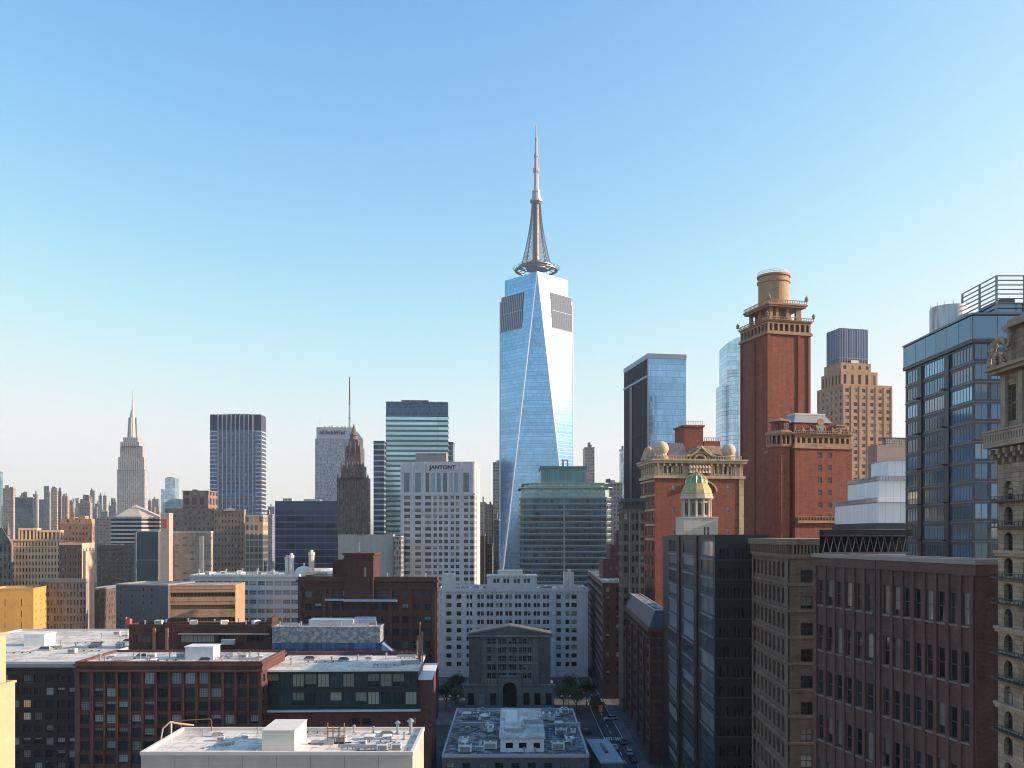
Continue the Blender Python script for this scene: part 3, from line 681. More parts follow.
b.walls(0, b.z(535), glass_mat('lattice_teal', (.06, .10, .13), (.25, .22, .18), 2.2, 3.4, .2, .22, .3, .3)); b.walls(b.z(535)+.02, b.z(516), grid_mat('lattice_beige', (.54, .37, .27), (.08, .09, .11), 2.3, 4.4, .62, .6), name='lattice_top'); b.roof(b.z(516), ROOFG, WFR, .5)
# teal little dome behind hotel
b = Bld('teal_domed_hall', 'low teal barrel-roofed hall glimpsed left of the brown hotel block', 163, 640, 190, None, 0, 20)
zt = b.z(508); b.walls(0, zt, glass_mat('hall_teal', (.12, .22, .28), (.3, .35, .38), 2, 3))
m = MB(); n = 10; prof = [(b.w/2-b.w/2*cos(pi*i/n), zt+sin(pi*i/n)*(b.z(498.5)-zt)) for i in range(n+1)]
for (xa, za), (xb_, zb) in zip(prof[:-1], prof[1:]): m.face([(xb_, 0, zb), (xa, 0, za), (xa, 20, za), (xb_, 20, zb)][::-1])
m.face([(x, 0, z_) for x, z_ in prof][::-1]); m.face([(x, 20, z_) for x, z_ in prof]); b.add(m, 'barrel_roof', glass_mat('hall_teal2', (.16, .28, .35), (.35, .4, .42), 2.5, 2.5))
# striped pavilion tower with pyramid roof
b = Bld('striped_pavilion_tower', 'eight-sided tower of white and dark bands under a pale pyramid roof, below the spired tower', 107, 560, 151, None, 0, 24)
c, cy = b.w/2, b.d/2; hw = b.w/2; ch = 6
poly = [(ch, 0), (b.w-ch, 0), (b.w, ch), (b.w, b.d-ch), (b.w-ch, b.d), (ch, b.d), (0, b.d-ch), (0, ch)]
z0, zt = b.z(545), b.z(516.5)
b.add(MB().prism(poly, 0, zt, top=False), 'wall', wall_mat('pavilion_dark', (.05, .055, .07), .1))
n = 7; white = wall_mat('pavilion_white', (.60, .57, .53), .06)
sc_ = lambda k: [(c+(x-c)*k, cy+(y-cy)*k) for x, y in poly]
for i in range(n):
    za = z0+(zt-z0)*i/n; b.add(MB().prism(sc_(1.03), za+1.25, za+2.3), 'white_band', white)
m = MB(); pk = (c-1, cy, b.z(504)); er = sc_(1.06)
for i in range(8): m.face([(*er[i], zt), (*er[(i+1) % 8], zt), pk])
b.add(m, 'pyramid_roof', wall_mat('pavilion_roof', (.50, .42, .35), .06)); b.add(MB().prism(sc_(1.06), zt-.5, zt-.01), 'eaves', white)
# brown terrace wall below it
b = Bld('brown_warehouse', 'long dim brown brick warehouse with tiny windows under the striped tower', 97, 500, 141, None, -4, 30)
b.walls(0, b.z(546), grid_mat('warehouse_grid', (.17, .12, .115), (.05, .045, .05), 2.2, 2.4, .4, .45)); b.roof(b.z(546), ROOFD, wall_mat('wh_cop', (.2, .16, .15)))
b = Bld('blue_grey_slab', 'flat blue-grey windowless slab with pale edge strips before the brown warehouse', 158, 400, 137, 161, -3)
b.walls(0, b.z(532), wall_mat('slab_blue', (.10, .108, .125), .05, .05)); b.roof(b.z(532), ROOFD, STEEL, .5); b.box('edge_strip', -.9, -.4, 0, -.02, .6, b.z(532), wall_mat('slab_strip', (.30, .32, .36))); b.box('floor_line', 0, -.25, b.z(560)-.2, b.w, -.02, b.z(560)+.2, wall_mat('slab_strip', (.30, .32, .36)))
b = Bld('concrete_shaft', 'tall pinkish concrete stair shaft with sunlit right edge and small red sign', 169, 385, 160.5, 173, 3)
b.walls(0, b.z(514), wall_mat('shaft_pink', (.46, .36, .31), .06, .08)); b.roof(b.z(514), ROOFG, WFR, .4); b.box('red_sign', b.w*.3, -.2, b.z(528), b.w*.75, -.02, b.z(519), plain_mat('red_sign', (.55, .10, .05), .6))
b = Bld('grey_brown_offices', 'grey-brown office block with faint window lines and one white vertical strip', 211, 390, 173, 213, -2)
b.walls(0, b.z(533), grid_mat('gb_grid', (.34, .28, .235), (.10, .09, .085), 3.4, 3.0, .5, .22, blind=.5)); b.roof(b.z(533), ROOFG, wall_mat('gb_cop', (.48, .44, .4)), .8)
b.box('white_strip', b.w*.70, -.35, 0, b.w*.80, -.02, b.z(536), wall_mat('strip_white', (.62, .57, .5)))
# dark slab + orange striped block
b = Bld('dark_blue_hall', 'low dark slate-blue block with few slit windows left of the orange-banded block', 116, 305, 168, None, -9, 18)
b.walls(0, b.z(585), wall_mat('slate_blue', (.10, .10, .118), .06, .08), F=dict(c=[(.08, .10), (.30, .32), (.52, .54), (.68, .70)], fh=2.2, wh=.4, tm=1, dep=.15, style='plain', pane=PANED, frame=DFR, zmin=24)); b.roof(b.z(585), ROOFD, STEEL, .5); b.finish()
b = Bld('orange_banded_block', 'sunlit orange stone block with three dark window bands and glowing right side', 235.5, 306, 168.5, 245, 7)
ob = wall_mat('orange_stone', (.47, .27, .165), .12, .12); zt = b.z(586)
fo = dict(c=1, fh=4.2, ww=.985, wh=.36, tm=2.1, dep=.3, style='multi', pane=pane_mat('bronze_glass', (.07, .045, .03), .3, (.25, .17, .10)), frame=plain_mat('bronze_frame', (.14, .08, .05)), zmin=24)
b.walls(0, zt, ob, F=fo); b.roof(zt, ROOFG, ob, .4)
b.ring('string_course', zt-1.0, zt-.7, .12, ob); b.ring('string_course', zt-5.1, zt-4.85, .12, ob); b.finish()
# pale teal office with ornate white rooftop
b = Bld('pale_banded_offices', 'pale teal and white office with ribbon windows under an ornate cluttered white roof', 190, 340, 299, None, -2, 26)
pw = wall_mat('pale_panel', (.52, .56, .56), .06, .08); zt = b.z(576)
b.walls(0, zt, pw, F=dict(c=13, fh=3.45, ww=.86, wh=.5, tm=1.9, dep=.3, style='cross', pane=pane_mat('teal_window', (.10, .16, .19), .2, (.4, .45, .45)), frame=WFR, zmin=26))
b.roof(zt, ROOFW, pw, .6); b.ring('cornice', zt-.5, zt, .35, pw); b.finish()
zr = zt+.05
def pt(px, Yq): return (PX(px, Yq)-b.o.x)*b.u.x+(Yq-b.o.y)*b.u.y, -(PX(px, Yq)-b.o.x)*b.u.y+(Yq-b.o.y)*b.u.x
wc = wall_mat('cream_plaster', (.66, .60, .52), .1)
for i, (px, yt, hw) in enumerate(((287, 556, .8), (291.5, 554, 1.0), (311.5, 551, 1.1))):
    x, y = pt(px, 352); t = thing('rooftop_turret', ['thin cream turret at the left of the pair on the pale office roof', 'fatter cream turret at the right of the pair on the pale office roof', 'tallest cream turret with spike beside the white roof dome'][i], 'turret', tuple(b.o+b.u*x+b.v*y)+(zr,))
    hh = PZ(yt, 352)-zr
    MB().lathe([(hw*1.3, 0), (hw*1.3, 1), (hw, 1.1), (hw, hh*.8), (hw*1.25, hh*.82), (hw*1.25, hh*.88)], 8).build('shaft', wc, t); MB().lathe([(hw*1.1, hh*.88), (hw*1.1, hh*.95), (hw*.6, hh*.96), (hw*.6, hh*1.04), (0, hh*1.05)], 8).build('cap', wc, t)
x, y = pt(304, 350); t = thing('roof_dome', 'low white dome on the ornate roof behind the pale offices', 'dome', tuple(b.o+b.u*x+b.v*y)+(zr,))
MB().lathe([(3.6, 0), (3.6, 1.2)], 20).build('drum', wc, t); weld_smooth(MB().lathe([(3.4, 1.2), (3.1, 2.1), (2.2, 2.9), (1.0, 3.3), (0, 3.4)], 20).build('cupola', wc, t)); MB().lathe([(.3, 3.3), (.2, 4.4), (0, 4.8)], 6).build('finial', wc, t)
equip(b, 'ac', [(pt(p, 345)[0], 8+(i % 3)*5, .3*i) for i, p in enumerate((205, 216, 228, 240, 252, 263, 275))], zr, 'the pale teal office roof')
equip(b, 'vent', [(pt(p, 345)[0], 5+(i % 4)*5) for i, p in enumerate((199, 222, 234, 246, 258, 270, 281, 296))], zr, 'the pale teal office roof', 1.5)
equip(b, 'duct', [(pt(p, 345)[0], 12, .2*i) for i, p in enumerate((245, 268, 318))], zr, 'the pale teal office roof')
bw = Bld('white_hip_annex', 'white hip-roofed annex at the end of the pale teal offices', 296, 352, 337, None, 0, 16); bw.walls(0, bw.z(574), wc)
bw.add(MB().prism([(-.4, -.4), (bw.w+.4, -.4), (bw.w+.4, 16.4), (-.4, 16.4)], bw.z(574)+.01, bw.z(569), poly2=[(4, 5), (bw.w-4, 5), (bw.w-4, 11), (4, 11)]), 'hipped_roof', ROOFW)
# cream building with loggia, yellow block and neighbours
Y = 420
b = Bld('cream_loggia_building', 'cream stone building with dense small windows and open loggia along its roof, far left', 60, Y, 12, 62, 11)
cs = wall_mat('cream_stone', (.74, .50, .325), .1, .1); zt = b.z(540)
b.walls(0, zt, cs, F=dict(c=15, fh=3.0, ww=.42, wh=.58, tm=1.0, dep=.3, style='dh', pane=PANED, frame=GFR, zmin=30)); b.roof(zt, ROOFG)
b.ring('cornice', zt-.3, zt+.3, .5, cs); b.ring('string_course', zt-3.4, zt-3.1, .25, cs)
for xa, xb_, yt, nn in ((.12, .52, 528, 6), (.56, 1.0, 530, 6)):
    za = zt+.31; zb = b.z(yt); m = MB(); W = b.w
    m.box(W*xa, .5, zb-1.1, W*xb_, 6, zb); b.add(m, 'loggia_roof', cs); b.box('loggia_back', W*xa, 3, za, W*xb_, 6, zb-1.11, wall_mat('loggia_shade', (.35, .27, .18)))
    for k in range(nn): x = W*(xa+(xb_-xa)*k/(nn-1)); x = min(max(x, W*xa+.35), W*xb_-.35); b.box('loggia_pier', x-.35, .6, za, x+.35, 1.4, zb-1.11, cs)
b.finish()
b = Bld('gothic_gabled_house', 'shadowed grey gothic house with steep gable spire at the left frame edge', 11.5, 405, -14, 13.5, -4)
gs = wall_mat('gothic_grey', (.19, .165, .15), .2); zt = b.z(543); b.walls(0, zt, gs, F=dict(c=6, fh=4, ww=.4, wh=.6, tm=1.5, dep=.3, style='arch', pane=PANED, frame=DFR, zmin=36)); b.finish()
m = MB(); W = b.w; m.face([(0, -.2, zt), (W, -.2, zt), (W*.62, -.2, b.z(527))]); m.face([(W, -.2, zt), (W, b.d, zt), (W*.62, b.d, b.z(527)), (W*.62, -.2, b.z(527))]); m.face([(0, b.d, zt), (0, -.2, zt), (W*.62, -.2, b.z(527)), (W*.62, b.d, b.z(527))]); m.face([(W, b.d, zt), (0, b.d, zt), (W*.62, b.d, b.z(527))]); b.add(m, 'gable_roof', gs)
b.add(MB().lathe([(1.2, b.z(535)), (.8, b.z(528)), (0, b.z(521))], 6, W*.8, 1), 'spirelet', gs)
b = Bld('yellow_block', 'plain golden yellow block with two slit windows, brightest face to the right', 33.5, 330, -12, 48, 12)
ye = wall_mat('yellow_plaster', (.62, .34, .09), .06, .06); zt = b.z(590)
b.walls(0, zt, ye, F=dict(c=[(.36, .38), (.72, .74)], fh=4.2, wh=.62, tm=3.2, dep=.15, style='plain', pane=PANED, frame=DFR, zmin=22), Rt=dict(c=3, fh=2.8, ww=.16, wh=.4, tm=2.0, dep=.15, style='plain', pane=PANE, frame=WFR, zmin=22)); b.roof(zt, ROOFG, ye, .5); b.ring('coping', zt+.505, zt+.7, .15, ye); b.finish()
b = Bld('dark_grid_offices', 'dim grey building with close vertical windows just right of the yellow block', 86, 345, 40, 88, -3)
dg = wall_mat('dim_grey', (.23, .205, .20), .1); zt = b.z(581); b.walls(0, zt, dg, F=dict(c=14, fh=3.1, ww=.5, wh=.66, tm=1.0, dep=.25, style='dh', pane=PANE, frame=GFR, zmin=20)); b.roof(zt, ROOFG, wall_mat('dim_cop', (.3, .28, .26))); b.ring('cornice', zt-.5, zt, .4, wall_mat('dim_cop', (.3, .28, .26))); b.finish()
b = Bld('shadowed_brown_block', 'block with shade-toned brown front and sun-toned cream flank standing behind the dim grey offices', 82, 400, 59, 94.5, 4)
sb = wall_mat('shadow_brown', (.13, .10, .09)); cfl = wall_mat('sunlit_flank_tone', (.68, .47, .35), .08)  # shaded front and sunlit flank are put into the wall colours
mb = MB(); fspec = dict(c=9, fh=3.0, ww=.45, wh=.55, tm=1.2, dep=.2, style='dh', pane=PANE, frame=GFR, zmin=35)
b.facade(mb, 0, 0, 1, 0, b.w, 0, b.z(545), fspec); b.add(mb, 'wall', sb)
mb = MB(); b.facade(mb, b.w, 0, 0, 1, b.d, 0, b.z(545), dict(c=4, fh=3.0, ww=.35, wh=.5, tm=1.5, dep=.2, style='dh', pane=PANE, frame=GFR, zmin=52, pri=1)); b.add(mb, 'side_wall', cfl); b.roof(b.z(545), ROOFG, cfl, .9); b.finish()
b = Bld('orange_brick_block', 'orange-brown brick block with fine window rows and ornate roofline left of the gap', 92, 440, 58, 94.5, 4)
obk = grid_mat('orange_brick', (.36, .22, .14), (.09, .06, .05), 1.6, 2.7, .45, .5, blind=.3); b.walls(0, b.z(524), obk); b.roof(b.z(524), ROOFG, wall_mat('ob_cop', (.5, .3, .18)), .8)
for fx, hh in ((.05, 2.5), (.3, 3.4), (.42, 2), (.62, 4), (.8, 2.6)): b.box('roof_gable', b.w*fx, 1, b.z(524)+.03, b.w*fx+2.6, 5, b.z(524)+hh, wall_mat('ob_cop', (.5, .3, .18)))
# filler blocks along the sunken street gap at the left
b = Bld('gap_brownstone', 'shadowed brownstone row at the bottom of the left street gap', 88, 430, 99, None, 0, 60); b.walls(0, b.z(590), grid_mat('gap_grid', (.12, .09, .08), (.05, .05, .05), 2, 3, .4, .5)); b.roof(b.z(590), ROOFD, STEEL)
# ---------------------------------------------------------------- dark brick palace (centre left)
b = Bld('dark_brick_palace', 'dark red-brown brick block with raised square tower and pale blue ledge, centre left', 437, 292, 298, 438.5, -3)
db = wall_mat('dark_brick', (.085, .034, .027), .15, .15); dbl = wall_mat('dark_brick_trim', (.11, .045, .036), .15); zt = b.z(580)
fd = dict(c=[(.05, .10), (.12, .17)]+[(x, x+.045) for x in (.25, .32, .39, .46, .53, .60, .68, .75, .83, .91)], fh=4.1, wh=.55, tm=3.6, dep=.3, style='cross', pane=pane_mat('palace_glass', (.03, .03, .04), .22, (.30, .33, .38)), frame=DFR, zmin=16)
b.walls(0, zt, db, F=fd, Rt=dict(c=5, fh=4.1, ww=.4, wh=.55, tm=3.6, dep=.3, style='dh', pane=PANED, frame=DFR, zmin=16, pri=1)); b.roof(zt, ROOFD, dbl, .9)
b.ring('cornice', zt-.6, zt, .5, dbl); b.ring('string_course', zt-2.9, zt-2.6, .3, dbl)
x0, x1 = b.w*.34, b.w*.55
b.walls(zt-8, b.z(555), db, x0=x0, x1=x1, y0=-1.2, y1=9, F=dict(c=[(.24, .34), (.66, .76)], fh=6, wh=.6, tm=4, max=1, dep=.3, style='dh', pane=PANED, frame=DFR), name='tower_wall'); b.box('tower_roof', x0-.5, -1.7, b.z(555)+.01, x1+.5, 9.5, b.z(553), dbl); b.ring('tower_cornice', b.z(559), b.z(558), .35, dbl, x0, -1.2, x1, 9)
b.box('tower_shoulder', x0-4.5, 1.5, zt+.03, x0-.02, 8, b.z(560), db)
for fx in (.01, .18, .225, .655, .80, .965): b.box('pilaster', b.w*fx, -.45, 0, b.w*fx+1.1, -.02, zt-3, dbl)
b.box('blue_ledge', b.w*.20, -1.0, b.z(601), b.w*.335, -.46, b.z(599), plain_mat('ledge_blue', (.35, .45, .58), .5)); b.box('blue_ledge', b.w*.335, -1.9, b.z(601.5), b.w*.72, -1.25, b.z(599.5), plain_mat('ledge_blue', (.35, .45, .58), .5)); b.finish()
equip(b, 'pole', [(x0+4, 3)], b.z(553), 'the tower of the dark brick palace', 1.0, 'thin'); equip(b, 'vent', [(b.w*f, 5) for f in (.62, .72, .9)], zt, 'the dark brick palace roof', 1.3)
# ---------------------------------------------------------------- long white hotel and grey library in the canyon
b = Bld('long_white_hotel', 'long white hotel with rows of dark paired windows closing the shaded street canyon', 438, 380, 588, None, 0, 30)
hw_ = wall_mat('hotel_white', (.54, .54, .56), .06, .10); zt = b.z(590)
cols = [(.055, .09), (.125, .155), (.19, .205), (.213, .228)]
for k in range(8): x = .262+.0625*k; cols += [(x, x+.019), (x+.024, x+.043)]
cols += [(.79, .82), (.85, .875), (.89, .925)]
b.walls(0, zt, hw_, F=dict(c=cols, fh=3.55, wh=.52, tm=1.9, dep=.45, style='plain', pane=PANED, frame=DFR, zmin=3), Rt=dict(c=8, fh=3.55, ww=.3, wh=.5, tm=1.9, dep=.3, style='plain', pane=PANED, frame=DFR, zmin=14, pri=1))
b.roof(zt, ROOFG, hw_, .7); b.ring('cornice', zt-.7, zt-.1, .45, hw_)
b.box('corner_pier', b.w*.765, -.5, 0, b.w*.785, -.02, zt-.8, hw_); b.finish()
x0, x1 = b.w*.325, b.w*.66
b.walls(zt+.03, b.z(577), hw_, x0=x0, x1=x1, y0=2, y1=16, F=dict(c=[(.13, .18), (.20, .25), (.33, .38), (.40, .45), (.54, .59), (.61, .66), (.74, .79), (.81, .86)], fh=3.2, wh=.55, tm=.8, max=1, dep=.3, style='plain', pane=PANED, frame=DFR), name='penthouse_wall'); b.box('penthouse_roof', x0-.3, 1.7, b.z(577)+.01, x1+.3, 16.3, b.z(576), hw_)
b.box('penthouse_upper', x0+4.5, 4, b.z(576)+.01, x1-6, 14, b.z(571), wc); b.box('chimney', b.w*.845, 8, zt+.03, b.w*.915, 12, b.z(573), wc); b.box('chimney_cap', b.w*.875, 9, b.z(573)+.01, b.w*.895, 11, b.z(570), wc)
b.box('lift_house', b.w*.02, 3, zt+.03, b.w*.10, 10, b.z(574), hw_)
equip(b, 'ac', [(b.w*f, 3+(i % 3)*4, .4*i, 1.2) for i, f in enumerate((.13, .18, .24, .29, .70, .74, .79, .83, .95))], zt, 'the long white hotel roof'); equip(b, 'duct', [(b.w*f, 6, .3*i, 1.3) for i, f in enumerate((.15, .27, .72, .80))], zt, 'the long white hotel roof')
equip(b, 'vent', [(b.w*f, 5+(i % 3)*2) for i, f in enumerate((.36, .42, .48, .53, .58, .63))], b.z(576), 'the white hotel penthouse')
equip(b, 'pipe', [(b.w*f, 8, .2*i) for i, f in enumerate((.16, .26, .72, .95))], zt, 'the long white hotel roof')
lb = Bld('grey_stone_library', 'grey stone hall with flat gable and arched portal in front of the long white hotel', 470, 312, 549.5, None, 0, 14)
b = lb; gl = wall_mat('library_stone', (.22, .205, .195), .12, .15, bump=.3); gld = wall_mat('library_dark', (.13, .125, .125), .12); zt = b.z(635)
b.walls(b.z(686)+.02, zt, gl, x0=b.w*.0, F=dict(c=[(.05, .12)]+[(x, x+.05) for x in (.215, .275, .345, .405, .475, .535, .605, .665, .725)]+[(.88, .95)], fh=3.0, wh=.66, tm=1.4, dep=.45, style='cross', pane=PANED, frame=plain_mat('library_frame', (.30, .28, .27), .7)), y0=1.2)
lt = wall_mat('library_trim', (.31, .29, .275), .12, .1)
for k in range(5): b.box('string_course', b.w*.135, .95, zt-.75-3.0*k-.42, b.w*.865, 1.18, zt-.75-3.0*k-.14, lt)
for k in range(18): x = b.w*(.15+.70*k/17); b.box('carving', x-.28, .85, b.z(686)+.7, x+.28, 1.18, b.z(686)+2.2, lt)
for fx in (.16, .33, .46, .59, .79): b.box('pilaster', b.w*fx, .7, b.z(686)+.05, b.w*fx+.7, 1.18, zt-.3, gl)
b.box('side_pavilion', -.4, .5, b.z(686)+.03, b.w*.13, 1.15, zt-.2, gld); b.box('side_pavilion', b.w*.87, .5, b.z(686)+.03, b.w+.4, 1.15, zt-.2, gld)
m = MB(); e = .9; zp = b.z(627); W = b.w; A, B_, P = (-e, .2, zt), (W+e, .2, zt), (W/2, .2, zp); A2, B2, P2 = (-e, 14.5, zt), (W+e, 14.5, zt), (W/2, 14.5, zp)
m.face([A, B_, P]); m.face([B_, B2, P2, P]); m.face([A2, A, P, P2]); m.face([B2, A2, P2]); m.face([A, A2, B2, B_]); b.add(m, 'pediment', gld)
b.box('cornice', -e-.2, 0, zt-.75, W+e+.2, 1.1, zt-.02, gl)
m = MB(); m.tube((-e, .1, zt+.3), (W/2, .1, zp+.3), .3, 4); m.tube((W/2, .1, zp+.3), (W+e, .1, zt+.3), .3, 4); b.add(m, 'raking_cornice', gl)
z2 = b.z(686)
for xa_, xb_ in ((-1.6, W*.36), (W*.64, W+1.6)):
    mb = MB(); b.facade(mb, xa_, -.6, 1, 0, xb_-xa_, 0, z2, dict(c=3, fh=5.2, ww=.55, wh=.8, tm=2.4, max=1, dep=.5, style='cross', pane=PANED, frame=DFR)); b.add(mb, 'base_wall', gl)
b.box('base_ledge', -1.9, -.9, z2+.01, W*.36, .45, z2+.6, gl); b.box('base_ledge', W*.64, -.9, z2+.01, W+1.9, .45, z2+.6, gl)
m = MB(); m.box(-1.6, .45, 0, W*.36, 12, z2); m.box(W*.64, .45, 0, W+1.6, 12, z2); b.add(m, 'base_body', gl)
za = b.z(677); mb = MB(); b.facade(mb, W*.36, -1.3, 1, 0, W*.28, 0, za, dict(c=1, fh=10, ww=.62, h0=za-2.0, wh=.9, tm=1.6, max=1, dep=1.6, style='arch', pane=pane_mat('portal_glass', (.012, .013, .016), 0), frame=DFR)); b.add(mb, 'portal', gl); b.box('portal_side', W*.36, -1.28, 0, W*.36+.4, 1.1, za-.05, gl); b.box('portal_side', W*.64-.4, -1.28, 0, W*.64, 1.1, za-.05, gl); b.box('portal_roof', W*.36, -1.4, za+.01, W*.64, 1.1, za+.5, gl); b.finish()
# ---------------------------------------------------------------- snowy low roof in the canyon
b = Bld('low_courtyard_building', 'low building with snow-patched cluttered flat roof filling the bottom of the canyon', 442, 198, 589, None, 0, 53)
zt = b.z(757.5); b.walls(0, zt, wall_mat('court_grey', (.11, .11, .12), .1), F=dict(c=9, fh=4, ww=.5, wh=.6, tm=1.2, dep=.3, style='cross', pane=PANED, frame=DFR), Rt=dict(c=14, fh=4, ww=.5, wh=.6, tm=1.2, dep=.3, style='cross', pane=PANED, frame=DFR, pri=1)); b.roof(zt, ROOFS, plain_mat('court_coping', (.40, .42, .46), .7), .7, .4); b.finish()
x0, x1 = b.w*.395, b.w*.70
b.walls(zt+.03, zt+3.0, plain_mat('court_white', (.70, .71, .72), .6), x0=x0, x1=x1, y0=5, y1=38, F=dict(c=[(.12, .29), (.42, .60), (.76, .91)], fh=3, wh=.42, tm=.9, max=1, dep=.2, style='plain', pane=PANED, frame=DFR), name='penthouse_wall'); b.box('penthouse_roof', x0-.3, 4.7, zt+3.01, x1+.3, 38.3, zt+3.4, ROOFW)
b.box('penthouse_hatch', x0+1, 20, zt+3.41, x0+4, 34, zt+3.8, WHPAINT); b.finish() if False else None
random.seed(3)
L_ = [(random.uniform(.06, .36), random.uniform(.06, .94)) for _ in range(20)]+[(random.uniform(.74, .95), random.uniform(.08, .94)) for _ in range(17)]
W_, D_ = b.w, b.d
equip(b, 'ac', [(fx*W_, fy*D_, random.choice((0, pi/2)), random.uniform(.6, 1.5)) for fx, fy in L_[::2]], zt, 'the snowy low courtyard roof'); equip(b, 'duct', [(fx*W_, fy*D_, random.choice((0, pi/2)), random.uniform(.8, 1.4)) for fx, fy in L_[1::2]], zt, 'the snowy low courtyard roof')
equip(b, 'hatch', [(W_*.12, 12), (W_*.3, 30), (W_*.85, 34), (W_*.24, 42), (W_*.9, 16), (W_*.1, 46)], zt, 'the snowy low courtyard roof', 1.5); equip(b, 'vent', [(random.uniform(.05, .95)*W_, random.choice((3, 43, 46, 50, 8, 25)),) for _ in range(30)], zt, 'the snowy low courtyard roof')
equip(b, 'pipe', [(W_*.2, 8, 0), (W_*.18, 26, 1.2), (W_*.86, 24, 1.5), (W_*.8, 46, .1), (W_*.25, 48, .2), (W_*.3, 18, 1.57, .8)], zt, 'the snowy low courtyard roof'); equip(b, 'sky', [(W_*.15, 38, 0, 1.4), (W_*.88, 10, 0, 1.3)], zt, 'the snowy low courtyard roof')
equip(b, 'duct', [(x0+3+i*2.2, 10+i*5, pi/2*(i % 2)) for i in range(4)], zt+3.4, 'the white penthouse of the courtyard roof')
pb = Bld('low_pavilion', 'long low flat-roofed shed with glazed end beside the canyon street', 601, 214, 623, None, 3, 24)
pb.walls(0, 5.6, plain_mat('shed_grey', (.20, .21, .23), .5), F=dict(c=1, fh=5, ww=.8, h0=2.6, wh=.6, tm=.9, max=1, dep=.2, style='tri', pane=PANED, frame=WFR), L=dict(c=10, fh=5, ww=.8, h0=2.2, wh=.6, tm=.9, max=1, dep=.2, style='dh', pane=PANED, frame=WFR)); pb.box('roof', -.25, -.25, 5.61, pb.w+.25, pb.d+.25, 5.95, plain_mat('shed_roof', (.42, .45, .50), .7)); pb.box('roof_rib', pb.w*.45, 9, 5.96, pb.w*.6, 18, 6.3, DKST); pb.finish()
# ================================================================ FACETED GLASS SKYSCRAPER
Y = 1067; a_ = 35.9*Y/F; xc = PX(536.2, Y)
t = thing('faceted_skyscraper', 'tallest tower, blue and white faceted glass tapering under a lattice spire', 'skyscraper', (xc, Y, 0))
sk = glass_mat('sky_glass', (.21, .41, .66), (.16, .30, .48), 1.5, 4.1, .03, .06, .13, .88, .011, jit=.13)
zb, zt, zs = PZ(600, Y-a_), PZ(282, Y), PZ(303, Y)
def lerp(p, q, k): return tuple(p[i]+(q[i]-p[i])*k for i in range(3))
BC = [(-a_, -a_, zb), (a_, -a_, zb), (a_, a_, zb), (-a_, a_, zb)]; TC = [(0, -a_, zt), (a_, 0, zt), (0, a_, zt), (-a_, 0, zt)]
kz = (zs-zb)/(zt-zb)
def at(z, B_, T_): return lerp(B_, T_, (z-zb)/(zt-zb))
def facet_uv(p, nrm_u): return (p[0]*nrm_u[0]+p[1]*nrm_u[1], p[2])
def ring_at(z):
    out = []
    for i in range(4): out.append((at(z, BC[i], TC[i-1]), at(z, BC[i], TC[i])))
    return out                                     # for each base corner: its two chamfer points
low = MB(); R0, R1 = ring_at(zb), ring_at(zs)
for i in range(4):
    j = (i+1) % 4
    up = [BC[i], BC[j], R1[j][0], R1[i][1]]        # upright triangle (cut) of side i
    dn = [BC[i], R1[i][1], R1[i][0]]               # inverted triangle (cut) of corner i
    s_ = [(1, 0), (0, 1), (-1, 0), (0, -1)][i]; c_ = [(.7, -.7), (.7, .7), (-.7, .7), (-.7, -.7)][i]
    low.face(up, [facet_uv(p, s_) for p in up]); low.face(dn, [facet_uv(p, (c_[0], c_[1])) for p in dn])
low.face([p for i in range(4) for p in R1[i]]); low.build('shaft', sk, t)
base = MB(); base.box(-a_-.2, -a_-.2, 0, a_+.2, a_+.2, zb-.05); base.build('base', glass_mat('base_glass', (.30, .40, .5), pu=2, pv=4), t)
import bmesh
up_ = MB(); kk = .985
for i in range(4):
    j = (i+1) % 4
    A = [R1[i][1], R1[j][0], TC[i]]; s_ = [(1, 0), (0, 1), (-1, 0), (0, -1)][i]
    D_ = [R1[i][0], R1[i][1], TC[i], TC[i-1]]; c_ = [(.7, -.7), (.7, .7), (-.7, .7), (-.7, -.7)][i]
    up_.face(A, [facet_uv(p, s_) for p in A]); up_.face(D_, [facet_uv(p, c_) for p in D_])
up_.face(TC); uo = up_.build('upper_shaft', sk, t)
uo.location.z = .05
bm = bmesh.new(); bm.from_mesh(uo.data); bmesh.ops.remove_doubles(bm, verts=bm.verts, dist=.001)
for nx, ny in ((1, 0), (-1, 0), (0, 1)):
    g_ = bm.verts[:]+bm.edges[:]+bm.faces[:]
    r_ = bmesh.ops.bisect_plane(bm, geom=g_, plane_co=(nx*a_*.875, ny*a_*.875, 0), plane_no=(nx, ny, 0), clear_outer=True)
    bmesh.ops.holes_fill(bm, edges=[e for e in bm.edges if e.is_boundary])
bm.to_mesh(uo.data); bm.free()
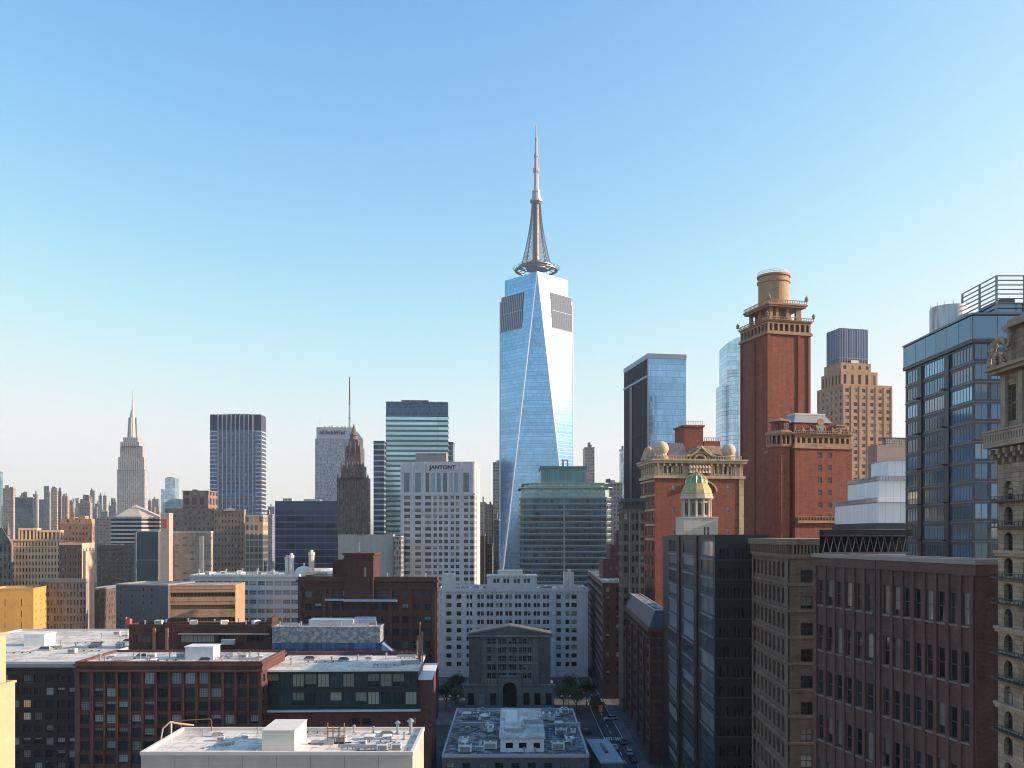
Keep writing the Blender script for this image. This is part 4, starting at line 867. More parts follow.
# bright steel edges along the facets, louvre panels near the top
ed = plain_mat('edge_steel', (.62, .62, .64), .35, .6)
for i in range(4):
    j = (i+1) % 4
    for p, q_ in ((BC[i], R1[i][1]), (BC[j], R1[j][0])):
        MB().tube(p, TC[i] if i in (0, 2) else q_, .8, 5).build('facet_edge', ed, t)
lv = plain_mat('louvre_grey', (.10, .13, .18), .7, 0); lf = plain_mat('louvre_light', (.52, .58, .66), .7, 0)
zl0, zl1 = PZ(334, Y), PZ(299, Y)
for i, (k0, k1) in ((0, (.06, .68)), (1, (.32, .94))):
    def fp(z, k):
        p, q_ = (at(z, BC[i], TC[i-1]), at(z, BC[i], TC[i]))
        n_ = (-.7071, -.7071) if i == 0 else (.7071, -.7071)
        # width of the panel follows a fixed width centred on the facet
        ww = a_*1.414; m_ = ((p[0]+q_[0])/2, (p[1]+q_[1])/2); d_ = ((.7071, -.7071) if i == 0 else (.7071, .7071))
        s0 = (k-.5)*ww*.98
        return (m_[0]+d_[0]*s0+n_[0]*.5, m_[1]+d_[1]*s0+n_[1]*.5, z)
    m = MB(); m.face([fp(zl0, k0), fp(zl0, k1), fp(zl1, k1), fp(zl1, k0)]); m.build('louvre_panel', lv, t)
    m = MB()
    for r in range(12): k = k0+(k1-k0)*(r+.5)/12; p, q_ = fp(zl0+1, k), fp(zl1-1, k); m.tube(p, q_, .42, 4)
    for r in (0, .5, 1): m.tube(fp(zl0+(zl1-zl0)*r, k0), fp(zl0+(zl1-zl0)*r, k1), .4, 4)
    m.build('louvre_fin', lf, t)
# ring platform, lattice spire, mast
zp = lambda y: PZ(y, Y); gm = plain_mat('spire_metal', (.22, .21, .215), .45, .5); gl_ = plain_mat('spire_light', (.44, .41, .39), .45, .3)
MB().lathe([(0, zp(270)), (12, zp(270)), (12, zp(266)), (14, zp(265.5)), (14, zp(264.5)), (9, zp(264)), (9, zp(262)), (0, zp(262))], 28).build('core_deck', gm, t)
for r0_, r1_, za_, zb_ in ((22.5, 25.5, 271.2, 270.0), (18.5, 21, 267.6, 266.6)): MB().lathe([(r0_, zp(za_)), (r1_, zp(za_)), (r1_, zp(zb_)), (r0_, zp(zb_)), (r0_, zp(za_))], 28).build('ring_platform', gm, t)
for i in range(16): a = 2*pi*i/16; MB().tube((11*cos(a), 11*sin(a), zp(267)), (24*cos(a), 24*sin(a), zp(270.8)), .45, 5).build('ring_strut', gm, t)
m = MB()
for i in range(28): a = 2*pi*i/28; m.tube((25*cos(a), 25*sin(a), zp(271)), (28*cos(a), 28*sin(a), zp(267.8)), .35, 4); m.tube((20.5*cos(a), 20.5*sin(a), zp(266.8)), (20.5*cos(a), 20.5*sin(a), zp(264.3)), .3, 4)
m.build('ring_railing', gm, t)
MB().lathe([(4.6, zp(264)), (4.0, zp(232)), (3.6, zp(203))], 10).build('core', gm, t)
zA, zB = zp(263), zp(204); m = MB(); nv_ = 13
rr = lambda k: 11.5*(1-k)**1.6+5.2
for i in range(8):
    a0 = 2*pi*i/8
    for k in range(nv_):
        k0, k1 = k/nv_, (k+1)/nv_; z0_, z1_ = zA+(zB-zA)*k0, zA+(zB-zA)*k1; a1 = a0+2*pi/8
        m.tube((rr(k0)*cos(a0), rr(k0)*sin(a0), z0_), (rr(k1)*cos(a0), rr(k1)*sin(a0), z1_), .55, 4)
        m.tube((rr(k0)*cos(a0), rr(k0)*sin(a0), z0_), (rr(k1)*cos(a1), rr(k1)*sin(a1), z1_), .26, 4); m.tube((rr(k0)*cos(a1), rr(k0)*sin(a1), z0_), (rr(k1)*cos(a0), rr(k1)*sin(a0), z1_), .26, 4)
        m.tube((rr(k0)*cos(a0), rr(k0)*sin(a0), z0_), (rr(k0)*cos(a1), rr(k0)*sin(a1), z0_), .22, 4)
m.build('lattice', gm, t)
MB().lathe([(5, zp(204)), (7.6, zp(202)), (7.6, zp(200)), (5.2, zp(199.5)), (4.6, zp(193)), (5, zp(192.5)), (5, zp(191)), (2.8, zp(190))], 12).build('lantern', gl_, t)
MB().lathe([(2.9, zp(191)), (2.6, zp(172))], 8).build('mast_section', gl_, t); MB().lathe([(3.6, zp(172.5)), (3.6, zp(168.5)), (2.3, zp(168)), (2.1, zp(157))], 8).build('mast_section', plain_mat('mast_brown', (.42, .35, .30), .5, .3), t)
MB().lathe([(2.7, zp(157)), (2.7, zp(154.5)), (1.6, zp(154)), (1.4, zp(140))], 8).build('mast_section', gl_, t); MB().lathe([(1.9, zp(140)), (1.9, zp(138.5)), (1.0, zp(138)), (.7, zp(126)), (0, zp(124))], 8).build('mast_section', gl_, t)
# ---------------------------------------------------------------- green rounded glass offices
Y = 600; x0, x1 = PX(520, Y), PX(611, Y); W = x1-x0
t = thing('rounded_green_offices', 'broad green glass office block with rounded left end and setback glass top floor', 'building', (x0, Y, 0))
gg = glass_mat('green_glass', (.035, .09, .13), (.10, .14, .15), 1.7, 4.0, .08, .10, .2, .5, .02, band=.16, bandcol=(.20, .25, .25), jit=.7)
def rounded(ins=0.0, r=15, d=44):
    pts = []
    for i in range(9): a = pi+pi/2*i/8; pts.append((r+ (r-ins)*cos(a), r+(r-ins)*sin(a)))
    pts += [(W-ins-3, ins), (W-ins, 3+ins), (W-ins, d-ins), (ins, d-ins)]; return pts
zc, zm = PZ(497, Y), PZ(488, Y)
MB().prism(rounded(), 0, zc, top=True).build('wall', gg, t)
sl_ = plain_mat('green_slab', (.30, .40, .38), .4, .2)
for k in range(16):
    z_ = zc-4.0*k; MB().prism(rounded(-.45), z_-.6, z_).build('floor_slab', sl_ if k == 0 else plain_mat('dull_slab', (.30, .32, .30), .5, .2), t)
MB().prism(rounded(.8), zc+.01, zm).build('cornice_glass', glass_mat('bright_green_glass', (.30, .48, .46), (.25, .4, .4), 1.7, 2.2, .08, .12, .3, .3, band=.3, bandcol=(.34, .48, .46)), t)
for y_ in (488, 483.5): MB().prism(rounded(1.2 if y_ < 488 else -1.2), PZ(y_, Y)+.01, PZ(y_, Y)+.6).build('eaves', sl_, t)
MB().prism(rounded(3), zm+.62, PZ(483.5, Y)).build('terrace_glass', glass_mat('bright_green_glass', (.30, .48, .46), (.25, .4, .4), 1.7, 2.2, .08, .12, .3, .3, band=.3, bandcol=(.34, .48, .46)), t)
px = lambda p: PX(p, Y)-x0
MB().box(px(541), 6, PZ(483.5, Y)+.62, px(587), 34, PZ(468, Y)).build('top_storey', glass_mat('top_green', (.10, .20, .23), (.20, .30, .30), 1.2, 12, .2, .05, .3, .3), t); MB().box(px(540), 5, PZ(468, Y)+.01, px(588), 35, PZ(465.5, Y)).build('top_roof', plain_mat('top_roof', (.12, .20, .21), .5), t)
MB().box(px(563), 12, PZ(465.5, Y)+.01, px(565), 13.5, PZ(459, Y)).box(px(568), 12, PZ(465.5, Y)+.01, px(569.5), 13.5, PZ(459, Y)).box(px(563), 12, PZ(459, Y)+.01, px(569.5), 13.5, PZ(458, Y)).build('roof_frame', STEEL, t)
MB().box(px(563.5), -.4, 0, px(565), -.02, zc-1).build('vertical_strip', plain_mat('strip_grey', (.30, .33, .33), .5), t)
# ---------------------------------------------------------------- dark-sided blue glass tower
b = Bld('two_tone_glass_tower', 'tall glass tower with dark left side and sky-blue front right of the tallest tower', 648, 520, 686, 624, 9)
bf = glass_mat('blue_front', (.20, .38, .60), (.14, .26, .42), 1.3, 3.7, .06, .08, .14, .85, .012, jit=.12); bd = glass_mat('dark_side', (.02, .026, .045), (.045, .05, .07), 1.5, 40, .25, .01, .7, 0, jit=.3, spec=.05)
zt = b.z(354); mb = MB(); mb2 = MB(); W, D = b.w, b.d
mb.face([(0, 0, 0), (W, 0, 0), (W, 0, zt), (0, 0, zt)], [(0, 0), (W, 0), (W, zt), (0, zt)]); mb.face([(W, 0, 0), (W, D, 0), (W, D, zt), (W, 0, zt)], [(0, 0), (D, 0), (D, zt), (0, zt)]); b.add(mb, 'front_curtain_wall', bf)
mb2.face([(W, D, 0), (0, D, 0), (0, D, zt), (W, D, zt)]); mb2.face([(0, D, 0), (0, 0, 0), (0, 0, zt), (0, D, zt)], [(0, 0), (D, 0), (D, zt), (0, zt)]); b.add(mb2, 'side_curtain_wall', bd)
edge = plain_mat('tower_edge', (.20, .26, .34), .4, .4)
b.box('roof', .2, .2, zt+.01, W-.2, D-.2, zt+.3, ROOFG); b.ring('coping', zt-2.5, zt+.4, .25, edge); b.box('band', -.5, .3, b.z(377), -.02, D, b.z(377)+1.2, edge); b.box('corner_strip', -.35, -.35, 0, .25, -.02, zt-2.6, edge)
b.box('dark_strip', -.5, D*.62, 0, -.03, D*.72, b.z(378), plain_mat('dark_strip', (.02, .025, .03), .4)); b.add(MB().tube((W*.8, 4, zt), (W*.86, 4, zt+1.6), .15, 5), 'antenna', STEEL)
# pale blue curved tower
Y = 900; t = thing('curved_blue_tower', 'pale blue glass tower with bowed front half hidden by the brick tower', 'skyscraper', (PX(728.5, Y), Y, 0))
cg = glass_mat('curved_glass', (.40, .54, .66), (.30, .42, .52), 2.2, 4.2, .06, .08, .12, .85, .008, jit=.15)
W = PX(748, Y)-PX(728.5, Y)
MB().box(0, 4, 0, W, 40, PZ(342, Y)).build('shaft', cg, t); MB().prism([(0, 3.98), (W*.5, 3.98), (W, 3.98), (W, 30), (0, 30)], PZ(342, Y)+.02, PZ(342, Y)+.04, poly2=[(0, 3.98), (W*.5, 3.98), (W, 3.98), (W, 30), (0, 30)]).build('roof', ROOFG, t)
m = MB(); m.face([(0, 4.3, PZ(342, Y)+.05), (W*.55, 4.3, PZ(342, Y)+.05), (W*.55, 4.3, PZ(336, Y))]); m.box(W*.55, 4.3, PZ(342, Y)+.05, W, 30, PZ(336, Y)); m.build('crest', cg, t)
bow = [(W/2-W*.48*cos(pi*i/12), 3.9-6*sin(pi*i/12)) for i in range(13)]
MB().prism(bow, 0, PZ(370, Y)).build('bowed_front', cg, t)
for k in range(3): MB().prism([(W/2+(x-W/2)*1.02, y-.3 if y < 3.8 else y) for x, y in bow], PZ(370+3*k, Y)-1, PZ(370+3*k, Y)-.2+.25).build('bow_band', plain_mat('bow_band', (.55, .6, .65), .4, .3), t)
MB().box(-PX(728.5, Y)+PX(723.5, Y), 8, 0, -.02, 34, PZ(383, Y)).build('side_wing', cg, t)
# ---------------------------------------------------------------- sandy setback tower with dark blue cap
b = Bld('setback_stone_tower', 'sandy brown setback tower with a dark blue ribbed cap behind the brick tower', 843, 600, 892, 817, 14)
sn = wall_mat('sand_stone', (.40, .235, .145), .1, .1); W, D = b.w, b.d
sg = dict(c=6, fh=4.6, ww=.42, wh=.52, tm=2.0, dep=.4, style='dh', pane=PANE, frame=GFR, zmin=90); sgs = dict(sg, c=6, pri=1)
z1 = b.z(385); b.walls(0, z1, sn, F=sg, L=sgs); b.roof(z1, ROOFG, sn, .8)
for i in range(7): x = W*(i/6.0); x = min(max(x, .4), W-.4); b.box('pier', x-.4, -.35, 0, x+.4, -.02, z1-.5, sn)
z2 = b.z(371); xa, xb_ = W*.02, W*.76; b.walls(z1+.03, z2, sn, x0=xa, x1=xb_, y0=3, y1=D-4, F=dict(c=5, fh=10, ww=.38, h0=6.4, wh=.9, tm=1.4, max=1, dep=.4, style='cross', pane=PANED, frame=DFR), L=dict(c=6, fh=10, ww=.38, h0=6.4, wh=.9, tm=1.4, max=1, dep=.4, style='cross', pane=PANED, frame=DFR), name='upper_wall'); b.roof(z2, ROOFG, sn, .7, x0=xa, y0=3, x1=xb_, y1=D-4)
z3 = b.z(361.5); xc_ = W*.66; b.walls(z2+.03, z3, sn, x0=xa+1, x1=xc_, y0=5, y1=D-6, F=dict(c=4, fh=9, ww=.35, h0=2.4, wh=.9, tm=1.4, max=1, dep=.3, style='plain', pane=PANED, frame=DFR), name='top_wall'); b.roof(z3, ROOFG, sn, .5, x0=xa+1, y0=5, x1=xc_, y1=D-6)
z4 = b.z(326); cap_ = glass_mat('cap_blue', (.05, .075, .14), (.10, .15, .26), 1.9, 60, .28, .01, .25, .5, jit=.6); xl, xr = xa+1.5, W*.64
b.walls(z3+.03, z4, cap_, x0=xl, x1=xr, y0=7, y1=D-8, name='cap'); b.box('cap_roof', xl+.2, 7.2, z4, xr-.2, D-8.2, z4+.5, DKST)
for fx, fy in ((.2, .8), (.35, .45), (.9, .2)): b.add(MB().tube((xl+(xr-xl)*fx, 7+(D-15)*fy, z4), (xl+(xr-xl)*fx, 7+(D-15)*fy, z4+4), .35, 5, .2), 'antenna', STEEL)
b.box('roof_unit', xl+(xr-xl)*.35, 5.5, z3+.03, xl+(xr-xl)*.62, 6.9, z3+2.5, STEEL)
b = Bld('hedged_brown_block', 'plain brown wall block with a dark planted parapet left of the black glass building', 877, 430, 915, 868, 10)
b.walls(0, b.z(446), wall_mat('brown_plain', (.30, .24, .22), .05, .06)); b.roof(b.z(446), ROOFG, wall_mat('brown_plain', (.30, .24, .22), .05, .06), .5)
b.box('planter', b.w*.25, .5, b.z(446)+.55, b.w-.3, 3, b.z(438), grid_mat('green_trellis', (.28, .26, .24), (.05, .07, .05), .9, 1.2, .6, .6)); b.box('planter_trim', b.w*.22, .3, b.z(438)+.01, b.w, 3.2, b.z(437), DKST)
# ================================================================ RED BRICK TOWERS (right)
rb = wall_mat('red_brick', (.205, .05, .028), .14, .2, brick=.28, mortar=(.20, .065, .04)); rbd = wall_mat('red_brick_pier', (.19, .046, .026), .12, .15)
tc_ = wall_mat('terracotta', (.35, .21, .125), .15, .15, bump=.4); tcd = wall_mat('terracotta_dark', (.30, .19, .12), .2)
b = Bld('tall_brick_tower', 'tall narrow red brick tower with open loggia and a round tan drum on top', 768, 400, 810, 741, 15)
W, D = b.w, b.d; zt = b.z(333); b.walls(0, zt, rb)
for x in (0.0, W*.70, W-1.2): b.box('pier', x, -.5, 0, x+1.2, -.02, zt-.6, rbd)
for y in (0.2, D*.45, D-1.3): b.box('pier', -.5, y, 0, -.02, y+1.2, zt-.6, rbd)
b.box('corner_pier', -.55, -.55, 0, -.02, .15, zt-.6, rbd)
def balus(b, name, x0, y0, x1, y1, z, hh, mat, n=1.2, th=.3):
    m = MB(); m.box(x0, y0, z+hh-.25, x1, y1, z+hh); m.box(x0, y0, z, x1, y1, z+.2); b_ = m
    L = max(x1-x0, y1-y0); k = max(2, int(L/n))
    for i in range(k+1):
        f = i/k
        if x1-x0 > y1-y0: c = x0+.15+(x1-x0-.3)*f; m.box(c-.12, y0+.03, z+.2, c+.12, y1-.03, z+hh-.25)
        else: c = y0+.15+(y1-y0-.3)*f; m.box(x0+.03, c-.12, z+.2, x1-.03, c+.12, z+hh-.25)
    return b.add(m, name, mat)
def loggia(b, x0, y0, x1, y1, z0, z1, mat, dark, nF, nL, out=.6):
    """projecting gallery: floor slab, dark core, piers, lintel and cornice"""
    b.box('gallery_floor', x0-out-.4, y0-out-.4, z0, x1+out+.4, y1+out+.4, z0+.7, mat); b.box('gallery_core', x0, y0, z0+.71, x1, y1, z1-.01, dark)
    m = MB(); X0, Y0, X1, Y1 = x0-out, y0-out, x1+out, y1+out
    for i in range(nF+1):
        x = X0+(X1-X0)*i/nF; x = min(max(x, X0+.45), X1-.45)
        for yy in (Y0, Y1-.9): b.box('gallery_pier', x-.45, yy, z0+.71, x+.45, yy+.9, z1-1.3, mat)
    for i in range(1, nL):
        y = Y0+(Y1-Y0)*i/nL
        for xx in (X0, X1-.9): b.box('gallery_pier', xx, y-.45, z0+.71, xx+.9, y+.45, z1-1.3, mat)
    b.ring('lintel', z1-1.29, z1-.3, out+.05, mat, x0, y0, x1, y1); b.box('gallery_cornice', X0-.6, Y0-.6, z1-.29, X1+.6, Y1+.6, z1+.3, mat)
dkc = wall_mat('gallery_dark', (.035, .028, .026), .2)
b.ring('string_course', zt-.3, zt+.5, .9, tc_); b.box('course_fill', 0, 0, zt+.01, W, D, zt+.49, tc_)
zg = b.z(320); loggia(b, .5, .5, W-.5, D-.5, zt+.51, zg, tc_, dkc, 8, 8, .7)
for px_, wd in (('balustrade', 1.2),): balus(b, px_, -1.2, -1.3, W+1.2, -1.0, zg+.31, 1.3, tc_); balus(b, px_, -1.3, -.9, -1.0, D+1, zg+.31, 1.3, tc_)
# upper pavilion
zu0, zu1 = zg+.31, b.z(303); c = W/2; m_ = 3.2
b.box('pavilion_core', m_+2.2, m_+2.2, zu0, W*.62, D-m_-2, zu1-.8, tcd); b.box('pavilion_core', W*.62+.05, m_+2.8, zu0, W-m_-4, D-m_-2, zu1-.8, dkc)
for x in (m_+.2, W*.3, W*.55, W*.78, W-m_-.2):
    for y in (m_+.2, D*.5, D-m_-.2):
        if x in (m_+.2, W-m_-.2) or y != D*.5: b.box('pavilion_pier', x-.7, y-.7, zu0, x+.7, y+.7, zu1-.81, tc_)
b.box('pavilion_eaves', m_-2.2, m_-2.2, zu1-.8, W-m_+2.0, D-m_+2.0, zu1, tcd); b.box('pavilion_cornice', m_-2.7, m_-2.7, zu1+.01, W-m_+2.5, D-m_+2.5, zu1+.7, tc_)
balus(b, 'balustrade', m_-2.4, m_-2.4, W-m_+2.2, m_-2.1, zu1+.71, 1.6, tc_); balus(b, 'balustrade', m_-2.4, m_-2.05, m_-2.1, D-m_+2.2, zu1+.71, 1.6, tc_)
for x, y in ((-1.2, -1.2), (W+1.0, -1.2), (W+1.0, D*.5), (-1.2, D+1)): b.add(MB().lathe([(.8, zg+1.6), (.5, zg+2.2), (.9, zg+2.8), (.3, zg+3.4), (0, zg+4)], 8, x, y), 'urn', tc_)
for x, y in ((m_-2.2, m_-2.2), (W-m_+2.1, m_-2.2)): b.add(MB().lathe([(.7, zu1+2.3), (.9, zu1+3.2), (.2, zu1+4.6), (0, zu1+5)], 8, x, y), 'urn', tc_)
# drum
tan = wall_mat('drum_tan', (.42, .27, .16), .08, .12); q = Y = b.Y; zd = b.z(278, 14); rd = W*.325; cx_, cy_ = W*.46, D*.48
dr = b.add(MB().lathe([(rd, zu1+.7), (rd, zd-3.2), (rd*1.08, zd-2.9), (rd*1.08, zd-2.0), (rd, zd-1.8), (rd*.99, zd-.4), (rd*1.09, zd-.2), (rd*1.09, zd+.6), (rd*.9, zd+.65), (0, zd+.7)], 32, cx_, cy_), 'round_drum', tan); smooth(dr); dr.data.set_sharp_from_angle(angle=R(30))
m = MB()
for i in range(30): a = 2*pi*i/30; m.tube((cx_+rd*1.03*cos(a), cy_+rd*1.03*sin(a), zd+.6), (cx_+rd*1.03*cos(a), cy_+rd*1.03*sin(a), zd+2.0), .13, 4)
for zq in (1.3, 2.0):
    for i in range(30): a = 2*pi*i/30; a2 = 2*pi*(i+1)/30; m.tube((cx_+rd*1.03*cos(a), cy_+rd*1.03*sin(a), zd+zq), (cx_+rd*1.03*cos(a2), cy_+rd*1.03*sin(a2), zd+zq), .1, 4)
b.add(m, 'drum_railing', WHPAINT)
# ---------------------------------------------------------------- lower brick wing
b = Bld('brick_wing_building', 'red brick building with arcaded terracotta gallery and grey gable roof beside the tall brick tower', 795, 360, 852, 766, 13)
W, D = b.w, b.d; zt = b.z(447)
b.walls(0, zt, rb, F=dict(c=[(.40, .47), (.57, .64)], fh=5.0, wh=.44, tm=2.0, dep=.3, style='cross', pane=PANED, frame=GFR, zmin=62))
b.ring('string_course', zt-.5, zt+.4, .6, tc_); zg = b.z(434)
b.box('gallery_base', -.2, -.2, zt+.41, W+.2, D*.8, zt+1.0, tc_)
loggia(b, .8, .8, W-.8, D*.8-.8, zt+1.01, zg, tc_, dkc, 10, 6, .5)
balus(b, 'balustrade', -.9, -.9, W+.9, -.6, zg+.31, 1.2, tc_, 1.0)
zr_ = b.z(421); b.walls(zg+.31, zr_, rb, x0=W*.08, x1=W*.72, y0=4, y1=D*.7, name='attic_wall', F=dict(c=[(.40, .5), (.55, .65)], fh=4, wh=.6, tm=.8, max=1, dep=.3, style='cross', pane=PANE, frame=WFR))
m = MB(); gx0, gx1, gy0, gy1 = W*.06, W*.74, 3.5, D*.72; zr2 = b.z(412)
m.prism([(gx0, gy0), (gx1, gy0), (gx1, gy1), (gx0, gy1)], zr_+.01, zr2, poly2=[(gx0+3, gy0+4), (gx1-1, gy0+4), (gx1-1, gy1-3), (gx0+3, gy1-3)]); b.add(m, 'mansard_roof', plain_mat('lead_roof', (.30, .30, .31), .5, .2)); b.box('ridge_cap', gx0+2.8, gy0+3.8, zr2+.01, gx1-.8, gy1-2.8, zr2+.7, plain_mat('lead_cap', (.48, .47, .45), .5))
b.box('dormer', W*.40, 1.2, zg+.31, W*.55, 3.98, b.z(424), tc_); b.box('dormer_window', W*.43, 1.14, zg+.9, W*.52, 1.19, b.z(426), PANES); b.add(MB().tube((W*.475, 1.1, b.z(421)), (W*.475, 1.5, b.z(421)), 1.5, 12), 'round_pediment', tc_)
b.box('roof_house', W*.80, 3, zg+.31, W*.95, 9, b.z(424), tc_); b.box('roof_house_cap', W*.78, 2.5, b.z(424)+.01, W*.97, 9.5, b.z(422.5), tc_)
for i in range(9): b.add(MB().lathe([(.45, zg+1.5), (.3, zg+1.9), (.55, zg+2.3), (.2, zg+2.9), (0, zg+3.2)], 7, -.5+(W+1)*i/8, -.75), 'urn', tc_)
for fx in (.12, .28, .70, .88): b.box('gallery_gable', W*fx-1.1, -.6, zg+.31, W*fx+1.1, .6, zg+2.3, tcd)
# turret at the left
tx, ty = -3.6, 5.5
b.add(MB().lathe([(4.6, 0), (4.6, zt)], 8, tx, ty, ph=pi/8), 'turret_shaft', rb)
b.add(MB().lathe([(4.9, zt+.01), (5.4, zt+.5), (5.4, zt+1.2), (4.2, zt+1.25)], 8, tx, ty, ph=pi/8), 'turret_base', tc_); b.add(MB().lathe([(4.0, zt+1.26), (4.0, zg-.5)], 8, tx, ty, ph=pi/8), 'turret_core', dkc)
for i in range(8):
    a = pi/8+2*pi*i/8
    for k in (0, .5):
        a2 = pi/8+2*pi*(i+1)/8; px_, py_ = 5.0*(cos(a)*(1-k)+cos(a2)*k), 5.0*(sin(a)*(1-k)+sin(a2)*k); b.add(MB().tube((tx+px_, ty+py_, zt+1.25), (tx+px_, ty+py_, zg-.6), .4, 6), 'turret_column', tc_)
b.add(MB().lathe([(5.2, zg-.59), (5.9, zg+.1), (5.9, zg+.6), (4.4, b.z(430))], 8, tx, ty, ph=pi/8), 'turret_cornice', tc_); b.add(MB().lathe([(3.4, b.z(430)), (3.4, b.z(421))], 8, tx, ty, ph=pi/8), 'belvedere', rb)
for i in range(8): a = pi/8+pi/8+2*pi*i/8; b.add(MB().tube((tx+3.18*cos(a), ty+3.18*sin(a), b.z(428)), (tx+3.18*cos(a), ty+3.18*sin(a), b.z(423)), .55, 5), 'belvedere_window', PANED)
b.add(MB().lathe([(4.4, b.z(421)), (4.4, b.z(420)), (3.6, b.z(419.5)), (.5, b.z(416.5)), (0, b.z(415.5))], 8, tx, ty, ph=pi/8), 'belvedere_roof', tc_)
balus(b, 'balustrade', 1.0, -.95, W*.78, -.6, b.z(521)+.02, 2.0, tc_, 1.3); b.box('lower_ledge', .5, -1.3, b.z(523), W+1, -.02, b.z(521), tc_)
b.finish()
# ---------------------------------------------------------------- ornate building with two balls and cupola
b = Bld('ornate_domed_building', 'red brick building with carved stone top floor, deep cornice and two pale roof balls', 655, 330, 743, 641, 8)
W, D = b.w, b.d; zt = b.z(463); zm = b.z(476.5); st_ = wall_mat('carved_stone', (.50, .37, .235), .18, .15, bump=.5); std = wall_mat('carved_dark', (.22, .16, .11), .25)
rk = wall_mat('orange_red_brick', (.225, .06, .034), .12, .16, brick=.28, mortar=(.24, .09, .05))
zmw = 55
b.walls(0, zm, rk, F=dict(c=[(.195, .225), (.81, .845)], fh=8.2, wh=.22, tm=3.0, dep=.2, style='cross', pane=PANE, frame=WFR, zmin=zmw), L=dict(c=4, fh=5.4, ww=.55, wh=.62, tm=2.2, dep=.4, style='cross', pane=PANED, frame=WFR, zmin=zmw-12, pri=1))
for k in range(5): b.box('side_band', -.35, .1, zm-1.8-5.4*k, -.02, D, zm-1.1-5.4*k, st_)
b.box('corner_strip', W-1.6, -.25, 0, W+.2, -.02, zm-.6, st_)
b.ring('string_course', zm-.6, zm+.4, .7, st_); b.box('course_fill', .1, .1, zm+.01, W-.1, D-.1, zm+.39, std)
b.walls(zm+.41, zt, st_, F=dict(c=[(.09, .13), (.15, .19), (.21, .25), (.27, .31), (.66, .70), (.72, .76), (.78, .82), (.84, .88)], fh=9, h0=2.75, wh=.9, tm=1.0, max=1, dep=.6, style='arch', pane=PANED, frame=DFR), L=dict(c=7, fh=9, ww=.5, h0=2.75, wh=.9, tm=1.0, max=1, dep=.6, style='arch', pane=PANED, frame=DFR), name='stone_storey')
for i in range(15):
    x = W*(.03+.94*i/14)
    if .36 < x/W < .63: continue
    b.box('bracket', x-.3, -.9, zt-1.0, x+.3, -.02, zt-.02, st_)
for i in range(8): y = D*(.03+.94*i/7); b.box('bracket', -.9, y-.3, zt-1.0, -.02, y+.3, zt-.02, st_)
b.box('cornice', -1.1, -1.1, zt, W+1.1, D+1.1, zt+.9, st_); b.box('cornice_cap', -1.5, -1.5, zt+.91, W+1.5, D+1.5, zt+1.5, st_)
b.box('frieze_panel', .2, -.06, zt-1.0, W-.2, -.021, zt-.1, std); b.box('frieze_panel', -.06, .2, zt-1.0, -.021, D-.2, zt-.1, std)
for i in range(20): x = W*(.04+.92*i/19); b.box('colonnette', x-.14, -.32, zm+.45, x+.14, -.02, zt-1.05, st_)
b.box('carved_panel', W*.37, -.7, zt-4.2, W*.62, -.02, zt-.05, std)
for i in range(7): x = W*(.39+.21*i/6); b.add(MB().lathe([(.9, zt-3.6), (.5, zt-2.6), (1.0, zt-1.6), (.3, zt-.7)], 7, x, -.8), 'carving', st_)
# arch over the cupola
m = MB(); ca, ra = W*.505, W*.175
for i in range(14):
    a0, a1 = pi*i/14, pi*(i+1)/14; P0 = lambda r, a, y: (ca+r*cos(a), y, zm-5.4+r*.66*sin(a))
    q4 = [P0(ra, a0, -1.0), P0(ra*1.12, a0, -1.0), P0(ra*1.12, a1, -1.0), P0(ra, a1, -1.0)]; m.face(q4[::-1] if False else q4)
    m.face([P0(ra*1.12, a0, -1.0), P0(ra*1.12, a0, 0), P0(ra*1.12, a1, 0), P0(ra*1.12, a1, -1.0)]); m.face([P0(ra, a1, -1.0), P0(ra, a1, 0), P0(ra, a0, 0), P0(ra, a0, -1.0)])
b.add(m, 'arch_moulding', st_); m = MB(); m.face([(ca+ra*cos(pi*i/14), -.15, zm-5.4+ra*.66*sin(pi*i/14)) for i in range(15)]); m.face([(ca-ra, -.15, 0), (ca+ra, -.15, 0), (ca+ra, -.15, zm-5.4), (ca-ra, -.15, zm-5.4)]); b.add(m, 'arch_recess', wall_mat('arch_brick', (.24, .075, .045), .1))
# roof: parapet waves, central scroll pediment, balls, brick house
zc = zt+1.51
for xa, xb_, mt, za, yy in ((.17, .42, plain_mat('slate_roof', (.09, .10, .125), .6, 0, .4), 441, 5), (.50, .86, wall_mat('tile_roof', (.30, .20, .14), .3), 443, 6)): b.add(MB().prism([(W*xa, 3), (W*xb_, 3), (W*xb_, D-6), (W*xa, D-6)], zc, b.z(za), poly2=[(W*xa+1.5, yy+1), (W*xb_-1.5, yy+1), (W*xb_-1.5, D-9), (W*xa+1.5, D-9)]), 'pitched_roof', mt)
b.box('brick_roof_house', W*.40, 7, b.z(447)-4, W*.62, 18, b.z(424), rk); b.box('roof_house_coping', W*.385, 6.6, b.z(424)+.01, W*.635, 18.4, b.z(422), rk); balus(b, 'railing', W*.42, 7, W*.62, 7.3, b.z(422), 1.6, WHPAINT, .9); b.box('roof_house_low', W*.64, 8, b.z(447)-2, W*.83, 16, b.z(438), rk); balus(b, 'railing', W*.64, 8, W*.84, 8.3, b.z(438), 1.4, STEEL, .9)
m = MB()
for k, (r0, n) in enumerate(((4.0, 16), (2.9, 14), (1.7, 10))):
    for i in range(n): a0, a1 = pi*i/n, pi*(i+1)/n; m.tube((ca+r0*1.25*cos(a0), .6-k*.25, zc+r0*sin(a0)), (ca+r0*1.25*cos(a1), .6-k*.25, zc+r0*sin(a1)), .55, 5)
